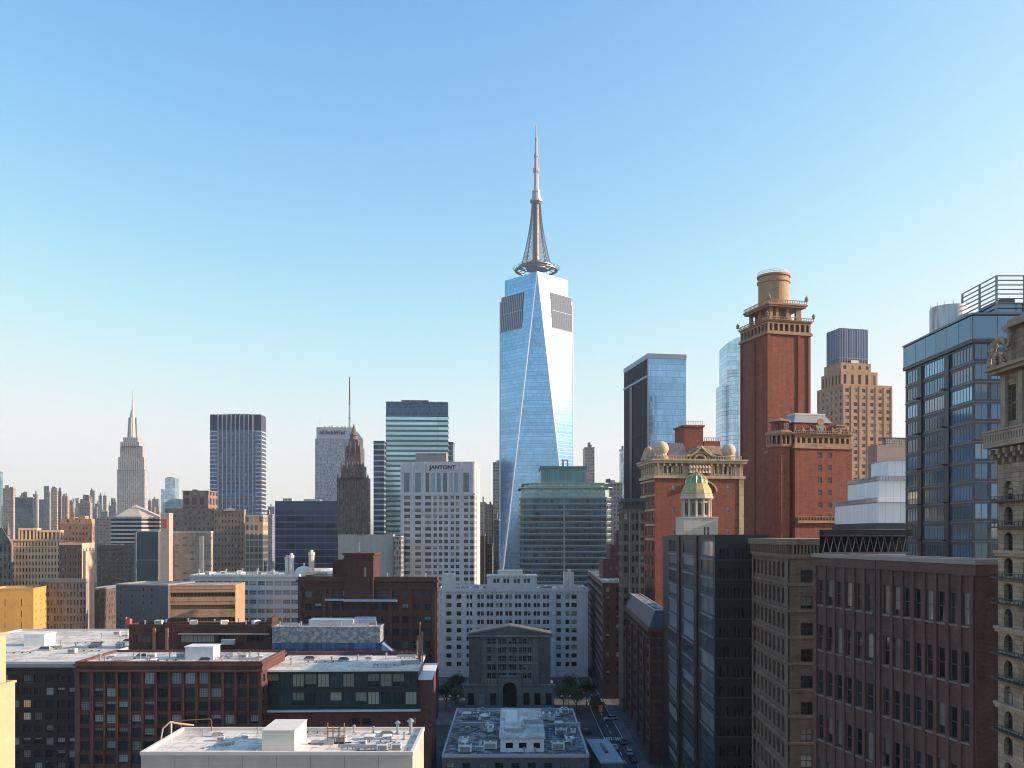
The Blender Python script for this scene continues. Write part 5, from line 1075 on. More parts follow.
b.add(m, 'scroll_pediment', wall_mat('scroll_stone', (.34, .26, .18), .25)); m = MB(); m.face([(ca+4.9*cos(pi*i/14), .75, zc+3.9*sin(pi*i/14)) for i in range(15)]); m.face([(ca+4.9*cos(pi*i/14), 1.6, zc+3.9*sin(pi*i/14)) for i in range(15)][::-1]); b.add(m, 'pediment_core', std)
balus(b, 'parapet', W*.02, -.4, W*.36, .1, zc, 1.3, st_, 1.0); balus(b, 'parapet', W*.68, -.4, W*.98, .1, zc, 1.3, st_, 1.0); balus(b, 'parapet', -.4, .3, .1, D*.95, zc, 1.3, st_, 1.2)
m = MB()
for sgn, xx in ((1, .36), (-1, .68)):
    for i in range(6): m.tube((W*xx+sgn*i*.9, -.1, zc+1.3+.35*i*i*.28), (W*xx+sgn*(i+1)*.9, -.1, zc+1.3+.35*(i+1)**2*.28), .4, 5)
b.add(m, 'swept_parapet', st_)
ballm = wall_mat('ball_stone', (.60, .47, .34), .06, .08)
for px_, sc_ in ((662.5, 1.0), (733, .95)):
    bx = PX(px_, b.Y+1)-b.o.x; rr_ = 2.7*sc_; zc2 = b.z(448) if px_ < 700 else b.z(449)
    b.add(MB().lathe([(rr_*1.05, zc), (rr_*1.05, zc+.9), (rr_*.8, zc+1.0), (rr_*.7, zc2-rr_*.7)], 16, bx, 1.6), 'ball_base', st_)
    weld_smooth(b.add(MB().lathe([(rr_*sin(pi*i/12) if 0 < i < 12 else 0, zc2-rr_*cos(pi*i/12)) for i in range(13)], 24, bx, 1.6), 'roof_ball', ballm))
b.add(MB().lathe([(3.2, zc), (2.2, b.z(451)), (1.4, b.z(446)), (0, b.z(443))], 8, .3, 9), 'corner_finial', st_)
for i in range(5): b.add(MB().tube((3+i*.9, 8, b.z(450)), (3+i*.9, 8, b.z(425 if i == 2 else 440+i)), .16, 5, .06), 'antenna', DKST)
b.finish()
# cupola pavilion standing in front of it
b = Bld('cupola_tower', 'white tower with columned drum and small green and gold dome, above the black glass tower', 684, 242, 718, None, 3, 9.5)
W = b.w; D = b.d; ww_ = wall_mat('cupola_white', (.62, .54, .44), .06, .08); z0 = b.z(518); b.walls(0, z0, ww_, F=dict(c=[(.58, .64), (.68, .74)], fh=9, h0=2.6, wh=.9, tm=2.4, max=1, dep=.25, style='dh', pane=PANE, frame=WFR)); b.box('base_slab', -.15, -.15, z0+.01, W+.15, D+.15, z0+.35, ww_)
c, cy = W/2, D/2; z1 = b.z(499); rr_ = 3.1
b.add(MB().lathe([(rr_-.1, z0+.36), (rr_-.1, z1)], 12, c, cy), 'drum', wall_mat('drum_stone', (.45, .38, .30), .1))
for i in range(12): a = 2*pi*(i+.5)/12; b.add(MB().tube((c+3.75*cos(a), cy+3.75*sin(a), z0+.36), (c+3.75*cos(a), cy+3.75*sin(a), z1), .3, 8, .25), 'column', ww_)
for i in range(12): a = 2*pi*i/12; p_ = MB().box(-.4, -.05, z0+.9, .4, .12, z1-.9); o_ = b.add(p_, 'drum_window', PANED); o_.location = (c+3.12*cos(a), cy+3.12*sin(a), 0); o_.rotation_euler.z = a-pi/2
b.add(MB().lathe([(4.1, z1+.01), (4.5, z1+.3), (4.5, z1+.9), (4.2, b.z(495.5)), (4.35, b.z(494.6)), (4.35, b.z(493.6)), (3.5, b.z(493))], 12, c, cy, ph=pi/12), 'entablature', ww_)
dome_p = [(4.2, b.z(493.2)), (3.95, b.z(489)), (3.35, b.z(485)), (2.9, b.z(482.4))]
b.add(MB().lathe(dome_p, 12, c, cy, ph=pi/12), 'dome_skirt', plain_mat('copper_gold', (.42, .33, .15), .6, 0, .25))
cop = plain_mat('copper_green', (.13, .30, .25), .6, 0, .25); gold = plain_mat('gilt', (.62, .42, .16), .3, .7)
dp2 = [(2.85, b.z(482.3)), (2.75, b.z(479)), (2.2, b.z(475.5)), (1.2, b.z(473)), (.5, b.z(472))]
b.add(MB().lathe(dp2, 12, c, cy, ph=pi/12), 'dome', cop)
for i in range(12):
    a = pi/12+2*pi*i/12; m = MB()
    for (r0, za), (r1, zb_) in zip(dp2[:-1], dp2[1:]): m.tube((c+r0*1.02*cos(a), cy+r0*1.02*sin(a), za), (c+r1*1.02*cos(a), cy+r1*1.02*sin(a), zb_), .16, 5)
    b.add(m, 'dome_rib', gold)
b.add(MB().lathe([(.55, b.z(472)), (.7, b.z(470.6)), (.25, b.z(470)), (.2, b.z(468)), (0, b.z(466.5))], 8, c, cy), 'finial', gold); b.finish()
# ================================================================ RIGHT STREET WALL
# dark gothic-topped narrow block
b = Bld('narrow_dark_block', 'narrow dark brown block with ornate black cornice beside the ornate domed building', 623, 305, 645, None, 0, 12)
nb = wall_mat('narrow_brown', (.13, .10, .085), .2); zt = b.z(500)
b.walls(0, zt, nb, F=dict(c=[(.05, .22), (.40, .52), (.58, .70), (.80, .95)], fh=3.6, wh=.6, tm=4.5, dep=.4, style='dh', pane=PANED, frame=DFR, zmin=25), L=dict(c=3, fh=3.6, ww=.5, wh=.6, tm=4.5, dep=.3, style='dh', pane=PANED, frame=DFR, zmin=25, pri=1)); b.roof(zt, ROOFD)
b.ring('cornice', zt-.6, zt+.5, .9, DKST); b.ring('frieze', zt-2.8, zt-2.4, .4, DKST)
for i in range(7): x = b.w*(.04+.92*i/6); b.box('bracket', x-.15, -.8, zt-2.3, x+.15, -.02, zt-.62, DKST)
for x in (b.w*.28, b.w*.74): b.box('pier', x, -.3, 0, x+.35, -.02, zt-3, wall_mat('narrow_pier', (.2, .17, .15), .2))
b.finish()
# red brick block with pale bands
b = Bld('striped_brick_block', 'dark brick block with pale banded left face at the far end of canyon street', 603, 330, 632, 588, -2)
sb_ = wall_mat('stripe_brick', (.075, .028, .028), .12, .15); zt = b.z(583)
mb = MB(); b.facade(mb, 0, 0, 1, 0, b.w, 0, zt, dict(c=3, fh=3.4, ww=.34, wh=.5, tm=1.6, dep=.25, style='dh', pane=PANE, frame=DFR, zmin=4)); b.facade(mb, b.w, 0, 0, 1, b.d, 0, zt, None); b.facade(mb, b.w, b.d, -1, 0, b.w, 0, zt, None)
b.facade(mb, 0, b.d, 0, -1, b.d, 0, zt, dict(c=1, fh=3.4, ww=.92, wh=.45, tm=1.7, dep=.3, style='multi', pane=PANED, frame=DFR, zmin=4, pri=1)); b.add(mb, 'wall', sb_)
for k in range(11): b.box('pale_band', -.2, .1, zt-1.6-3.4*k, -.02, b.d, zt-.5-3.4*k, wall_mat('band_pink', (.17, .095, .09), .1))
b.roof(zt, ROOFG, wall_mat('stripe_cop', (.4, .34, .32)), .6)
equip(b, 'ac', [(b.w*f, 4+i*3) for i, f in enumerate((.3, .5, .75))], zt, 'the striped brick block roof'); equip(b, 'hatch', [(b.w*.2, 8), (b.w*.6, 10)], zt, 'the striped brick block roof'); b.finish()
b = Bld('stepped_dark_brick', 'stepped dark red brick tower behind the striped brick block', 603, 368, 628, None, 0, 18)
rd_ = grid_mat('dark_red_grid', (.14, .05, .05), (.06, .035, .04), 2.2, 3.0, .35, .45); b.walls(0, b.z(559), rd_); b.roof(b.z(559), ROOFD); b.walls(b.z(559)+.03, b.z(545), rd_, x0=3, y0=2, y1=16, name='upper_wall'); b.walls(b.z(545)+.03, b.z(531), rd_, x0=6, y0=4, y1=14, name='top_wall'); b.box('top_roof', 6.1, 4.1, b.z(531), b.w-.1, 13.9, b.z(530), ROOFD)
# low brick building with mansard
b = Bld('mansard_brick_house', 'dark brick corner building with dark mansard roof beside the canyon street', 650, 236, 672, 624, -2)
mb_ = wall_mat('mansard_brick', (.08, .03, .028), .14, .16, brick=.25, mortar=(.10, .05, .045)); zt = b.z(628); W, D = b.w, b.d
b.walls(0, zt, mb_, L=dict(c=9, fh=3.5, ww=.5, wh=.56, tm=3.0, dep=.35, style='dh', pane=PANES, frame=DFR, zmin=3))
for k in range(8): b.box('string_course', -.25, -.25, zt-5.4-3.5*k, W, -.02, zt-5.0-3.5*k, wall_mat('mansard_trim', (.12, .052, .046), .1)); b.box('string_course', -.25, -.019, zt-5.4-3.5*k, -.02, D, zt-5.0-3.5*k, wall_mat('mansard_trim', (.12, .052, .046), .1))
b.ring('cornice', zt-1.0, zt+.2, .6, wall_mat('mansard_trim', (.12, .052, .046), .1)); b.ring('frieze', zt-2.9, zt-2.5, .35, wall_mat('mansard_trim', (.12, .052, .046), .1))
for i in range(14): y = D*(.02+.96*i/13); b.box('bracket', -.55, y-.2, zt-2.4, -.02, y+.2, zt-1.05, wall_mat('mansard_trim', (.12, .052, .046), .1))
b.add(MB().prism([(-.2, -.2), (W+.2, -.2), (W+.2, D+.2), (-.2, D+.2)], zt+.21, b.z(612), poly2=[(1.4, 1.4), (W-1, 1.4), (W-1, D-1), (1.4, D-1)]), 'mansard_roof', plain_mat('slate', (.05, .065, .09), .5, .1)); b.roof(b.z(612)+.3, ROOFD, plain_mat('lead_cap', (.48, .47, .45), .5), .2, .2, x0=1.4, y0=1.4, x1=W-1, y1=D-1)
for i in range(4): y = D*(.12+.22*i); b.box('bay_pier', -.9, y-.6, 3, -.26, y+.6, zt-3.2, mb_)
b.finish()
# ---------------------------------------------------------------- black glass tower
b = Bld('black_glass_tower', 'black glass tower with pale-silled window strips rising from the canyon street', 715, 160, 768, 668, -1.5)
bk = wall_mat('black_panel', (.009, .010, .014), .1, .1, .45); W, D = b.w, b.d; zt = b.z(536)
pb_ = pane_mat('black_tower_glass', (.022, .032, .05), .55, (.34, .38, .42), .1, .35, 0); pf = pane_mat('black_front_glass', (.012, .016, .022), .1, (.06, .07, .08), .12)  # pale panes on the street face are reflections put into the colour
b.walls(0, zt, bk, F=dict(c=[(.08, .13), (.15, .20), (.22, .27), (.36, .41), (.43, .48), (.50, .55), (.64, .69), (.71, .76), (.78, .83)], fh=3.5, wh=.6, tm=2.2, dep=.15, style='plain', pane=pf, frame=DFR, zmin=6, pri=1),
        L=dict(c=[(.03, .25), (.39, .63), (.76, .985)], fh=3.5, wh=.80, tm=.9, dep=.12, style='multi', pane=pb_, frame=plain_mat('silver_frame', (.10, .12, .14), .5, .3), zmin=4, sub=True))
k = 0; z_ = zt-.9
m1, m2 = MB(), MB()
while z_ > 8:
    for i, (a, c_) in enumerate(((.03, .25), (.39, .63), (.76, .985))): b.box('sill', -.22, D*(1-c_), z_-3.5, -.02, D*(1-a), z_-3.5+.42, plain_mat('pale_sill', (.13, .155, .19), .5)) if z_ > 25 else None
    b.box('spandrel', .1, -.12, z_-3.5, W, -.02, z_-3.2, DKST) if z_ > 25 else None
    z_ -= 3.5
for y in (.30, .68): b.box('dark_pier', -.3, D*(1-y)-1.5, 0, -.02, D*(1-y)+1.5, zt+.02, bk)
b.roof(zt, ROOFD, bk, .25); b.finish()
bx_ = Bld('flat_dark_annex', 'flat dark box standing behind the black glass tower top, left of the cupola', 668, 226, 686, None, 0, 8); bx_.walls(0, bx_.z(537), bk); bx_.roof(bx_.z(537), ROOFD, DKST, .3); bx_.walls(0, 42, bk, x0=-.8, y0=-15, x1=20, y1=-.03, name='lower_wall'); bx_.roof(42, ROOFD, DKST, .4, x0=-.8, y0=-15, x1=20, y1=-.03, name='added_shade_block_roof')  # hidden lower block added to cast shade on the courtyard roof
# ---------------------------------------------------------------- brownstone with corniced top
b = Bld('brownstone_office', 'brown stone office building with carved double cornice between the black tower and brick warehouse', 790, 131, 850, 753, -2.5)
br = wall_mat('brownstone', (.15, .092, .068), .15, .18, brick=.45, mortar=(.16, .11, .09)); brt = wall_mat('brownstone_trim', (.20, .128, .096), .15, .15); W, D = b.w, b.d; zt = b.z(541)
b.walls(0, zt, br, F=dict(c=[(.18, .38), (.6, .8)], fh=3.85, wh=.48, tm=4.2, dep=.35, style='cross', pane=PANED, frame=DFR, zmin=18, pri=1), L=dict(c=9, fh=3.85, ww=.56, wh=.60, tm=3.2, dep=.4, style='dh', pane=pane_mat('brownstone_glass', (.035, .033, .034), .3, (.22, .19, .17)), frame=DFR, zmin=18, sub=True))
for k in range(9):
    z_ = zt-3.2-3.85*k+.55; b.box('string_course', -.22, -.22, z_, -.02, D, z_+.35, brt); b.box('string_course', -.019, -.22, z_, W, -.02, z_+.35, brt)
for y0 in (.01, .95): b.box('corner_pier', -.30, D*y0, 0, -.23, D*y0+.7, zt-2.6, brt)
b.ring('cornice', zt-.6, zt+.3, .7, brt); b.ring('cornice', zt-2.4, zt-1.9, .45, brt); b.roof(zt+.3, ROOFG)
for i in range(22): y = D*(.01+.97*i/21); b.box('bracket', -.6, y-.12, zt-1.88, -.02, y+.12, zt-.62, brt)
for i in range(12): x = .2+i*.5; b.box('bracket', x, -.6, zt-1.88, x+.24, -.02, zt-.62, brt)
b.finish()
# ---------------------------------------------------------------- red-brown brick warehouse
b = Bld('brick_warehouse', 'large red-brown brick warehouse with tall narrow windows between pilasters, lower right', 976, 85, 1016, 815, 11)
wb = wall_mat('warehouse_brick', (.105, .048, .042), .14, .2, brick=.12, mortar=(.12, .08, .075)); wt = wall_mat('warehouse_trim', (.125, .06, .053), .10, .12); W, D = b.w, b.d; zt = b.z(561)
fr = [(i+.5)/6*.43+.015 for i in range(6)]+[.49+(i+.5)/8*.50 for i in range(8)]
cols = [(f-.0225, f+.0225) for f in fr]
b.walls(0, zt, wb, L=dict(c=cols, fh=5.6, wh=.56, tm=3.1, dep=.2, style='dh', pane=pane_mat('warehouse_glass', (.02, .02, .023), .3, (.26, .23, .20), .1), frame=plain_mat('warehouse_frame', (.10, .09, .085)), zmin=20, sub=True))
edges = [.012]+[(fr[i]+fr[i+1])/2 for i in range(5)]+[(fr[6]+fr[7])/2+0*i for i in range(0)]+[(fr[i]+fr[i+1])/2 for i in range(6, 13)]+[.985]
for e in edges: y = D*(1-e); b.box('pilaster', -.17, y-.26, 0, -.02, y+.26, zt-1.4, wt)
ym = D*(1-(fr[5]+fr[6])/2); b.box('wide_pilaster', -.2, ym-.5, 0, -.02, ym+.5, zt-1.4, wt); b.add(MB().tube((-.28, ym+.2, 0), (-.28, ym+.2, zt), .06, 6), 'downpipe', DKST)
for k in range(5):
    zs_ = zt-3.1-5.6*.56-5.6*k
    for f in fr: y = D*(1-f); b.box('sill', -.14, y-D*.024, zs_-.2, .02, y+D*.024, zs_-.01, plain_mat('sill_stone', (.20, .16, .15), .8))
b.box('fascia', -.25, -.25, zt-1.38, -.02, D, zt-.35, wt); b.box('fascia', -.019, -.25, zt-1.38, W, -.02, zt-.35, wt); b.ring('coping', zt-.34, zt+.12, .34, plain_mat('warehouse_coping', (.27, .24, .23), .7)); b.roof(zt-.1, ROOFG); b.finish()
WH = b
# steel truss along its far roof edge
m0 = thing('steel_truss', 'long dark steel roof truss with zigzag bars on the brick warehouse roof', 'truss')
p0 = b.o+b.v*(D-.9)+b.u*.6; m0.location = (p0.x, p0.y, zt+.06); m0.rotation_euler.z = R(11); L = 12.2; hh = 2.3
MB().box(0, 0, 0, L, .3, .25).build('lower_chord', DKST, m0); MB().box(-.1, -.3, hh, L, .7, hh+.75).build('upper_chord', plain_mat('truss_top', (.016, .02, .03), .9, 0, .1, .08), m0)
nz = 12
for i in range(nz):
    x = L*i/nz; MB().tube((x, .15, .2), (x+L/nz*.5, .15, hh), .06, 5).build('diagonal', plain_mat('truss_bar', (.09, .10, .12), .8, 0, .1, .2), m0); MB().tube((x+L/nz*.5, .15, hh), (x+L/nz, .15, .2), .06, 5).build('diagonal', plain_mat('truss_bar', (.09, .10, .12), .8, 0, .1, .2), m0)
MB().box(.1, .8, 0, L-.1, 1.0, hh-.05).build('back_panel', plain_mat('truss_back', (.010, .013, .02), .9, 0, .1, .05), m0)
# ---------------------------------------------------------------- white stepped building
b = Bld('white_stepped_building', 'white panelled building rising in three steps behind the roof truss', 878, 230, 935, 835, 0)
wp = glass_mat('white_panel', (.80, .80, .82), (.5, .52, .55), 1.9, 60, .05, .001, .5, 0, 0, jit=.06); W, D = b.w, b.d
zA = b.z(523); z1 = b.z(503); b.walls(0, zA-1.5, plain_mat('white_base_glass', (.35, .40, .46), .3, .3)); b.box('floor_slab', -.6, -.6, zA-1.49, W+.6, D+.6, zA, DKST); b.walls(zA+.01, z1, wp, name='lower_step'); b.roof(z1, ROOFW, STEEL, .3)
z2 = b.z(480); b.walls(z1+.03, z2, wp, x0=2.2, y0=5, y1=D-4, x1=W, name='middle_step'); b.roof(z2, ROOFW, STEEL, .3, x0=2.2, y0=5, y1=D-4)
z3 = b.z(459); b.walls(z2+.03, z3, wp, x0=5.0, y0=6, y1=D*.55, x1=W, name='upper_step'); b.roof(z3, ROOFW, STEEL, .3, x0=5, y0=6, y1=D*.55)
balus(b, 'railing', -.3, .2, 0, D-.2, z1+.3, 1.1, STEEL, .8); balus(b, 'railing', 2.0, 5.2, 2.3, D-4.2, z2+.3, 1.1, STEEL, .8); balus(b, 'railing', 2.4, 5.0, W, 5.3, z2+.3, 1.1, STEEL, .8)
# ---------------------------------------------------------------- dark steel-framed glass building
b = Bld('steel_framed_glass_building', 'dark blue glass and steel building with open slatted frame on its roof, right side', 973, 160, 1040, 905.5, 0)
W, D = b.w, b.d; zt = b.z(315); zm = b.z(339)
fp_ = wall_mat('steel_frame_panel', (.030, .040, .055), .08, .08, .4); sg_ = pane_mat('teal_pane', (.13, .23, .33), .12, (.30, .36, .4), .08, .6, .75)
lf_ = plain_mat('pale_mullion', (.11, .15, .20), .4, .5)
b.walls(0, zm, fp_, L=dict(c=[(.02, .20), (.30, .62), (.70, .985)], fh=3.55, wh=.74, tm=1.1, dep=.14, style='multi', pane=sg_, frame=lf_, zmin=34, sub=True), F=dict(c=[(.03, .23), (.27, .48), (.52, .73), (.77, .98)], fh=3.55, wh=.78, tm=.8, dep=.12, style='multi', pane=pane_mat('front_pane', (.07, .13, .20), .1, (.2, .25, .3), .08, .6, .7), frame=lf_, zmin=34, pri=1))
b.walls(zm+.02, zt, glass_mat('upper_band', (.11, .19, .29), (.07, .10, .13), 4.4, 60, .04, .001, .12, .75, .01, jit=.1), x0=-.3, y0=-.3, y1=D+.4, x1=W, name='attic_glass')
b.ring('cornice', zt, zt+.35, .12, lf_, -.3, -.3, W, D+.4); b.ring('cornice', zm-.7, zm+.01, .40, DKST); b.box('roof', -.3, -.3, zt-.2, W, D+.3, zt+.02, ROOFG)
z_ = zm-1.1; k = 0
while z_ > 45:
    z_ -= 3.55; b.box('floor_band', -.14, -.12, z_+.45, -.02, D, z_+.65, lf_); b.box('floor_band', -.019, -.12, z_+.45, W, -.02, z_+.65, lf_); k += 1
    if k % 2 == 0: b.box('balcony', -1.1, D*.34, z_+.7, -.15, D*.38, z_+.9, DKST); b.box('balcony', -1.0, D*.72, z_+.7, -.15, D*.80, z_+.9, DKST)
for y in (.25, .66): b.box('dark_shaft', -.24, D*(1-y)-.9, 0, -.15, D*(1-y)+.9, zm-1.0, plain_mat('shaft_black', (.012, .014, .018), .4))
# slatted roof screen
xs_, ys_ = PX(993.5, 160+3)-b.o.x, 2.0; zs0, zs1 = zt+.72, PZ(277, 163); ye = D*.52
zlow = zs0+(zs1-zs0)*.28
post = plain_mat('screen_post', (.16, .19, .23), .4, .5)
for x, y in ((xs_, ys_), (xs_+5, ys_), (W-.5, ys_), (xs_, ye*.55), (xs_, ye)): b.box('screen_post', x-.15, y-.15, zs0, x+.15, y+.15, zs1, post)
for i in range(9):
    z_ = zs0+(zs1-zs0)*(.04+.95*i/8)
    b.box('screen_slat', xs_+.16, ys_-.1, z_-.09, W-.4, ys_+.1, z_+.09, post); b.box('screen_slat', xs_-.1, ys_+.16, z_-.09, xs_+.1, ye, z_+.09, post)
b.box('screen_glass', xs_+.4, ys_+.2, zs0, W-.5, ys_+.3, zlow, glass_mat('upper_band', (.11, .19, .29), (.07, .10, .13), 4.4, 60, .04, .001, .12, .75, .01, jit=.1)); b.box('screen_glass', xs_+.2, ys_+.4, zs0, xs_+.3, ye, zlow, glass_mat('upper_band', (.11, .19, .29), (.07, .10, .13), 4.4, 60, .04, .001, .12, .75, .01, jit=.1))
b.box('plant_block', xs_+4, ys_+6, zs0, W, ys_+14, zs0+(zs1-zs0)*.62, DKST)
b.finish()
tk = thing('white_roof_tank', 'white rust-streaked round tank on the roof of the steel-framed glass building', 'tank')
pt_ = b.o+b.u*1.5+b.v*(D*.60); rr_ = 3.5; pt_ = Vector((PX(947, pt_.y)+.4, pt_.y)); tk.location = (pt_.x, pt_.y, zt+.03); ht = PZ(309, pt_.y)-zt
s_ = NT('tank_paint'); tc2 = s_.n('TexCoord').outputs['Object']; s_.l(s_.mix(s_.rng(s_.noise(tc2, 1, 4, (1.4, 1.4, .12)), .50, .66, 0, .8), (.66, .66, .66), (.36, .22, .16)), s_.b.inputs['Base Color']); s_.b.inputs['Roughness'].default_value = .6
sh = MB().lathe([(rr_, 0), (rr_, ht), (rr_*.98, ht+.2), (0, ht+.5)], 28).build('shell', s_.m, tk); weld_smooth(sh); sh.data.set_sharp_from_angle(angle=R(35))
m = MB()
for i in range(14): a = 2*pi*i/14; m.tube((rr_*.95*cos(a), rr_*.95*sin(a), ht), (rr_*.95*cos(a), rr_*.95*sin(a), ht+.9), .05, 4)
m.build('railing', STEEL, tk)
# ---------------------------------------------------------------- ornate corner building at the right edge
b = Bld('ornate_stone_building', 'ornate beige stone building with carved balcony and ledges cut by the right frame edge', 1066, 72, 1100, 998, 1)
os_ = wall_mat('ornate_stone', (.34, .25, .18), .16, .22, brick=.42, mortar=(.20, .15, .11), bump=.4); ost = wall_mat('ornate_trim', (.40, .30, .22), .14, .15, bump=.4); W, D = b.w, b.d
zf = b.o.y+D                                           # far corner depth
zq = lambda y: PZ(y, zf-1.5)
ztop = zq(463); b.walls(0, ztop, os_, L=dict(c=[(.10, .24), (.40, .54), (.70, .84)], fh=2.28, wh=.72, tm=1.6, dep=.4, style='arch', pane=PANED, frame=DFR, zmin=38, sub=True))
z_ = ztop; led = plain_mat('ledge_iron', (.05, .05, .055), .6)
for k in range(10):
    zz = ztop-1.6-2.28*k-2.28*.72-.25
    if k in (2, 5, 8): b.box('stone_ledge', -.38, -.2, zz, -.02, D+.15, zz+.26, ost); b.box('stone_ledge', -.26, -.2, zz-.25, -.02, D+.1, zz-.01, ost)
    else:
        b.box('iron_balcony', -.62, .5, zz, -.02, D+.3, zz+.12, led); m = MB()
        for i in range(16): m.box(-.62, .55+i*(D-.4)/15, zz+.12, -.57, .60+i*(D-.4)/15, zz+.5)
        m.box(-.63, .5, zz+.5, -.56, D+.3, zz+.56); b.add(m, 'iron_railing', led)
# projecting balcony on corbels
b.walls(0, 64, os_, x0=6.5, x1=30, y0=D+.05, y1=D+5, name='added_shade_wing'); b.box('added_shade_wing_roof', 6.5, D+.05, 64.01, 30, D+5, 64.4, ROOFG)  # unseen wing added to keep the sun off the brick warehouse front
za, zb = zq(463), zq(447)
b.box('gallery_wall', 0, 0, za+.01, W, D, zb, os_)
n = 9
for i in range(n):
    y = D*(.03+.94*i/(n-1)); m = MB()
    pr = [(-.05, 0), (-.35, .45), (-.75, .8), (-.95, 1.25)]
    for (xa, z0_), (xb_, z1_) in zip(pr[:-1], pr[1:]): m.box(xb_, y-.18, za+z0_+.02, 0, y+.18, za+z1_+.02)
    b.add(m, 'corbel', ost)
b.box('balcony_floor', -1.1, -.3, zb, -.0, D+.5, zb+.3, ost); balus(b, 'balustrade', -1.1, -.3, -.8, D+.5, zb+.31, 1.05, ost, .42); b.box('balcony_coping', -1.2, -.35, zb+1.37, -.7, D+.6, zb+1.55, ost); b.box('balcony_return', -.69, D+.2, zb+.31, 0, D+.5, zb+1.36, ost)
zc = zq(372); b.walls(zb+.31, zc, os_, x0=.15, y0=.2, y1=D-.1, x1=W, L=dict(c=[(.12, .26), (.42, .56), (.72, .88)], fh=6, h0=3.2, wh=.9, tm=1.2, max=1, dep=.4, style='dh', pane=pane_mat('stone_window', (.16, .14, .13), .5, (.25, .22, .2)), frame=ost, sub=True), name='upper_wall')
for y in (D-1.1, D*.62, D*.30): b.box('half_column', -.15, y-.3, zb+.31, .13, y+.3, zc-.3, ost)
b.box('cornice', -.6, -.2, zc, W, D+.5, zc+.3, ost); b.box('cornice_cap', -.9, -.3, zc+.31, W, D+.7, zc+.6, ost)
# carved scroll and raised gable
m = MB(); zc2 = zc+.61; random.seed(5)
def arc(cx_, cz, r, a0, a1, n, th):
    for i in range(n): u0, u1 = a0+(a1-a0)*i/n, a0+(a1-a0)*(i+1)/n; m.tube((-.45, cx_+r*cos(u0), cz+r*sin(u0)), (-.45, cx_+r*cos(u1), cz+r*sin(u1)), th, 6)
arc(D+.1, zc2+.75, .55, -1.2, 4.4, 10, .2); arc(D+.15, zc2+1.75, .45, -.6, 3.9, 9, .17); arc(D-1.0, zc2+1.3, 1.1, .2, 2.7, 9, .24); arc(D-.9, zc2+.5, .6, 0, 5, 10, .18)
for i in range(18): y = D-.1-random.random()*2.4; z0_ = zc2+random.random()*1.8; m.tube((-.45, y, z0_), (-.6, y+random.uniform(-.3, .3), z0_+random.uniform(.2, .5)), .14, 5, .04)
m.box(-.3, D-2.6, zc2, .1, D-.3, zc2+1.1); b.add(m, 'carved_scroll', ost)
zg = zq(330); b.walls(zc2, zg, os_, x0=.1, x1=W, y0=0, y1=D-1.7, L=dict(c=[(.2, .42), (.58, .8)], fh=6, h0=2.4, wh=.9, tm=.9, max=1, dep=.5, style='arch', pane=PANED, frame=DFR), name='gable_wall'); m = MB(); m.box(-.5, -.2, zg, W, D-1.4, zg+.3); m.box(-.25, -.1, zg+.31, W, D-1.9, zg+.75); b.add(m, 'gable_cornice', ost)
m = MB()
arc(D-1.9, zg-.9, .8, 1.6, 4.4, 8, .22); b.add(m, 'gable_scroll', ost); b.finish()
# ================================================================ LEFT FOREGROUND
# flat white roof dark brick building at the far left
dbk = wall_mat('soot_brick', (.034, .022, .021), .18, .15, brick=.25, mortar=(.06, .05, .05))
b = Bld('white_roof_dark_building', 'dark brick building with broad white flat roof at the far left', 78, 212, -150, None, 0, 74)
zt = b.z(664); W, D = b.w, b.d
b.walls(0, zt, dbk, F=dict(c=20, ww=.68, fh=2.95, wh=.60, tm=2.6, dep=.3, style='grid', pane=pane_mat('soot_glass', (.014, .014, .016), .4, (.44, .43, .43), lit=.02), frame=DFR, zmin=1, sub=True)); b.roof(zt+.01, ROOFW, plain_mat('white_coping', (.55, .54, .52), .7), .55, .5); b.ring('fascia', zt-.8, zt-.01, .3, plain_mat('fascia_grey', (.25, .26, .29), .6))
x_, y_ = PX(24, 245)-b.o.x, 245-b.o.y; b.box('roof_house', x_, y_, zt+.03, x_+5.6, y_+6, zt+3.2, WHPAINT); b.box('roof_house_cap', x_-.2, y_-.2, zt+3.21, x_+5.8, y_+6.2, zt+3.4, WHPAINT)
equip(b, 'vent', [(x_+9, y_+2), (x_+16, y_-4), (x_+21, y_+12), (x_+12, y_+20)], zt, 'the broad white left roof'); equip(b, 'duct', [(x_+11, y_-6, .1), (x_+20, y_-2, 1.2)], zt, 'the broad white left roof'); equip(b, 'hatch', [(x_+17, y_+25), (x_+24, y_+30, .2)], zt, 'the broad white left roof', 1.3); b.finish()
equip(b, 'pipe', [(x_+14, y_+8, .3), (x_+22, y_-10, 0), (x_+26, y_+20, 1.0), (x_+6, y_-14, .1)], zt, 'the broad white left roof'); equip(b, 'sky', [(x_+18, y_+4, .2, 1.2), (x_+10, y_-8, 0, 1.2), (x_+24, y_+10, .1)], zt, 'the broad white left roof'); equip(b, 'ac', [(x_+13, y_+28, .2), (x_+27, y_-2, 0), (x_+20, y_-14, 0)], zt, 'the broad white left roof')
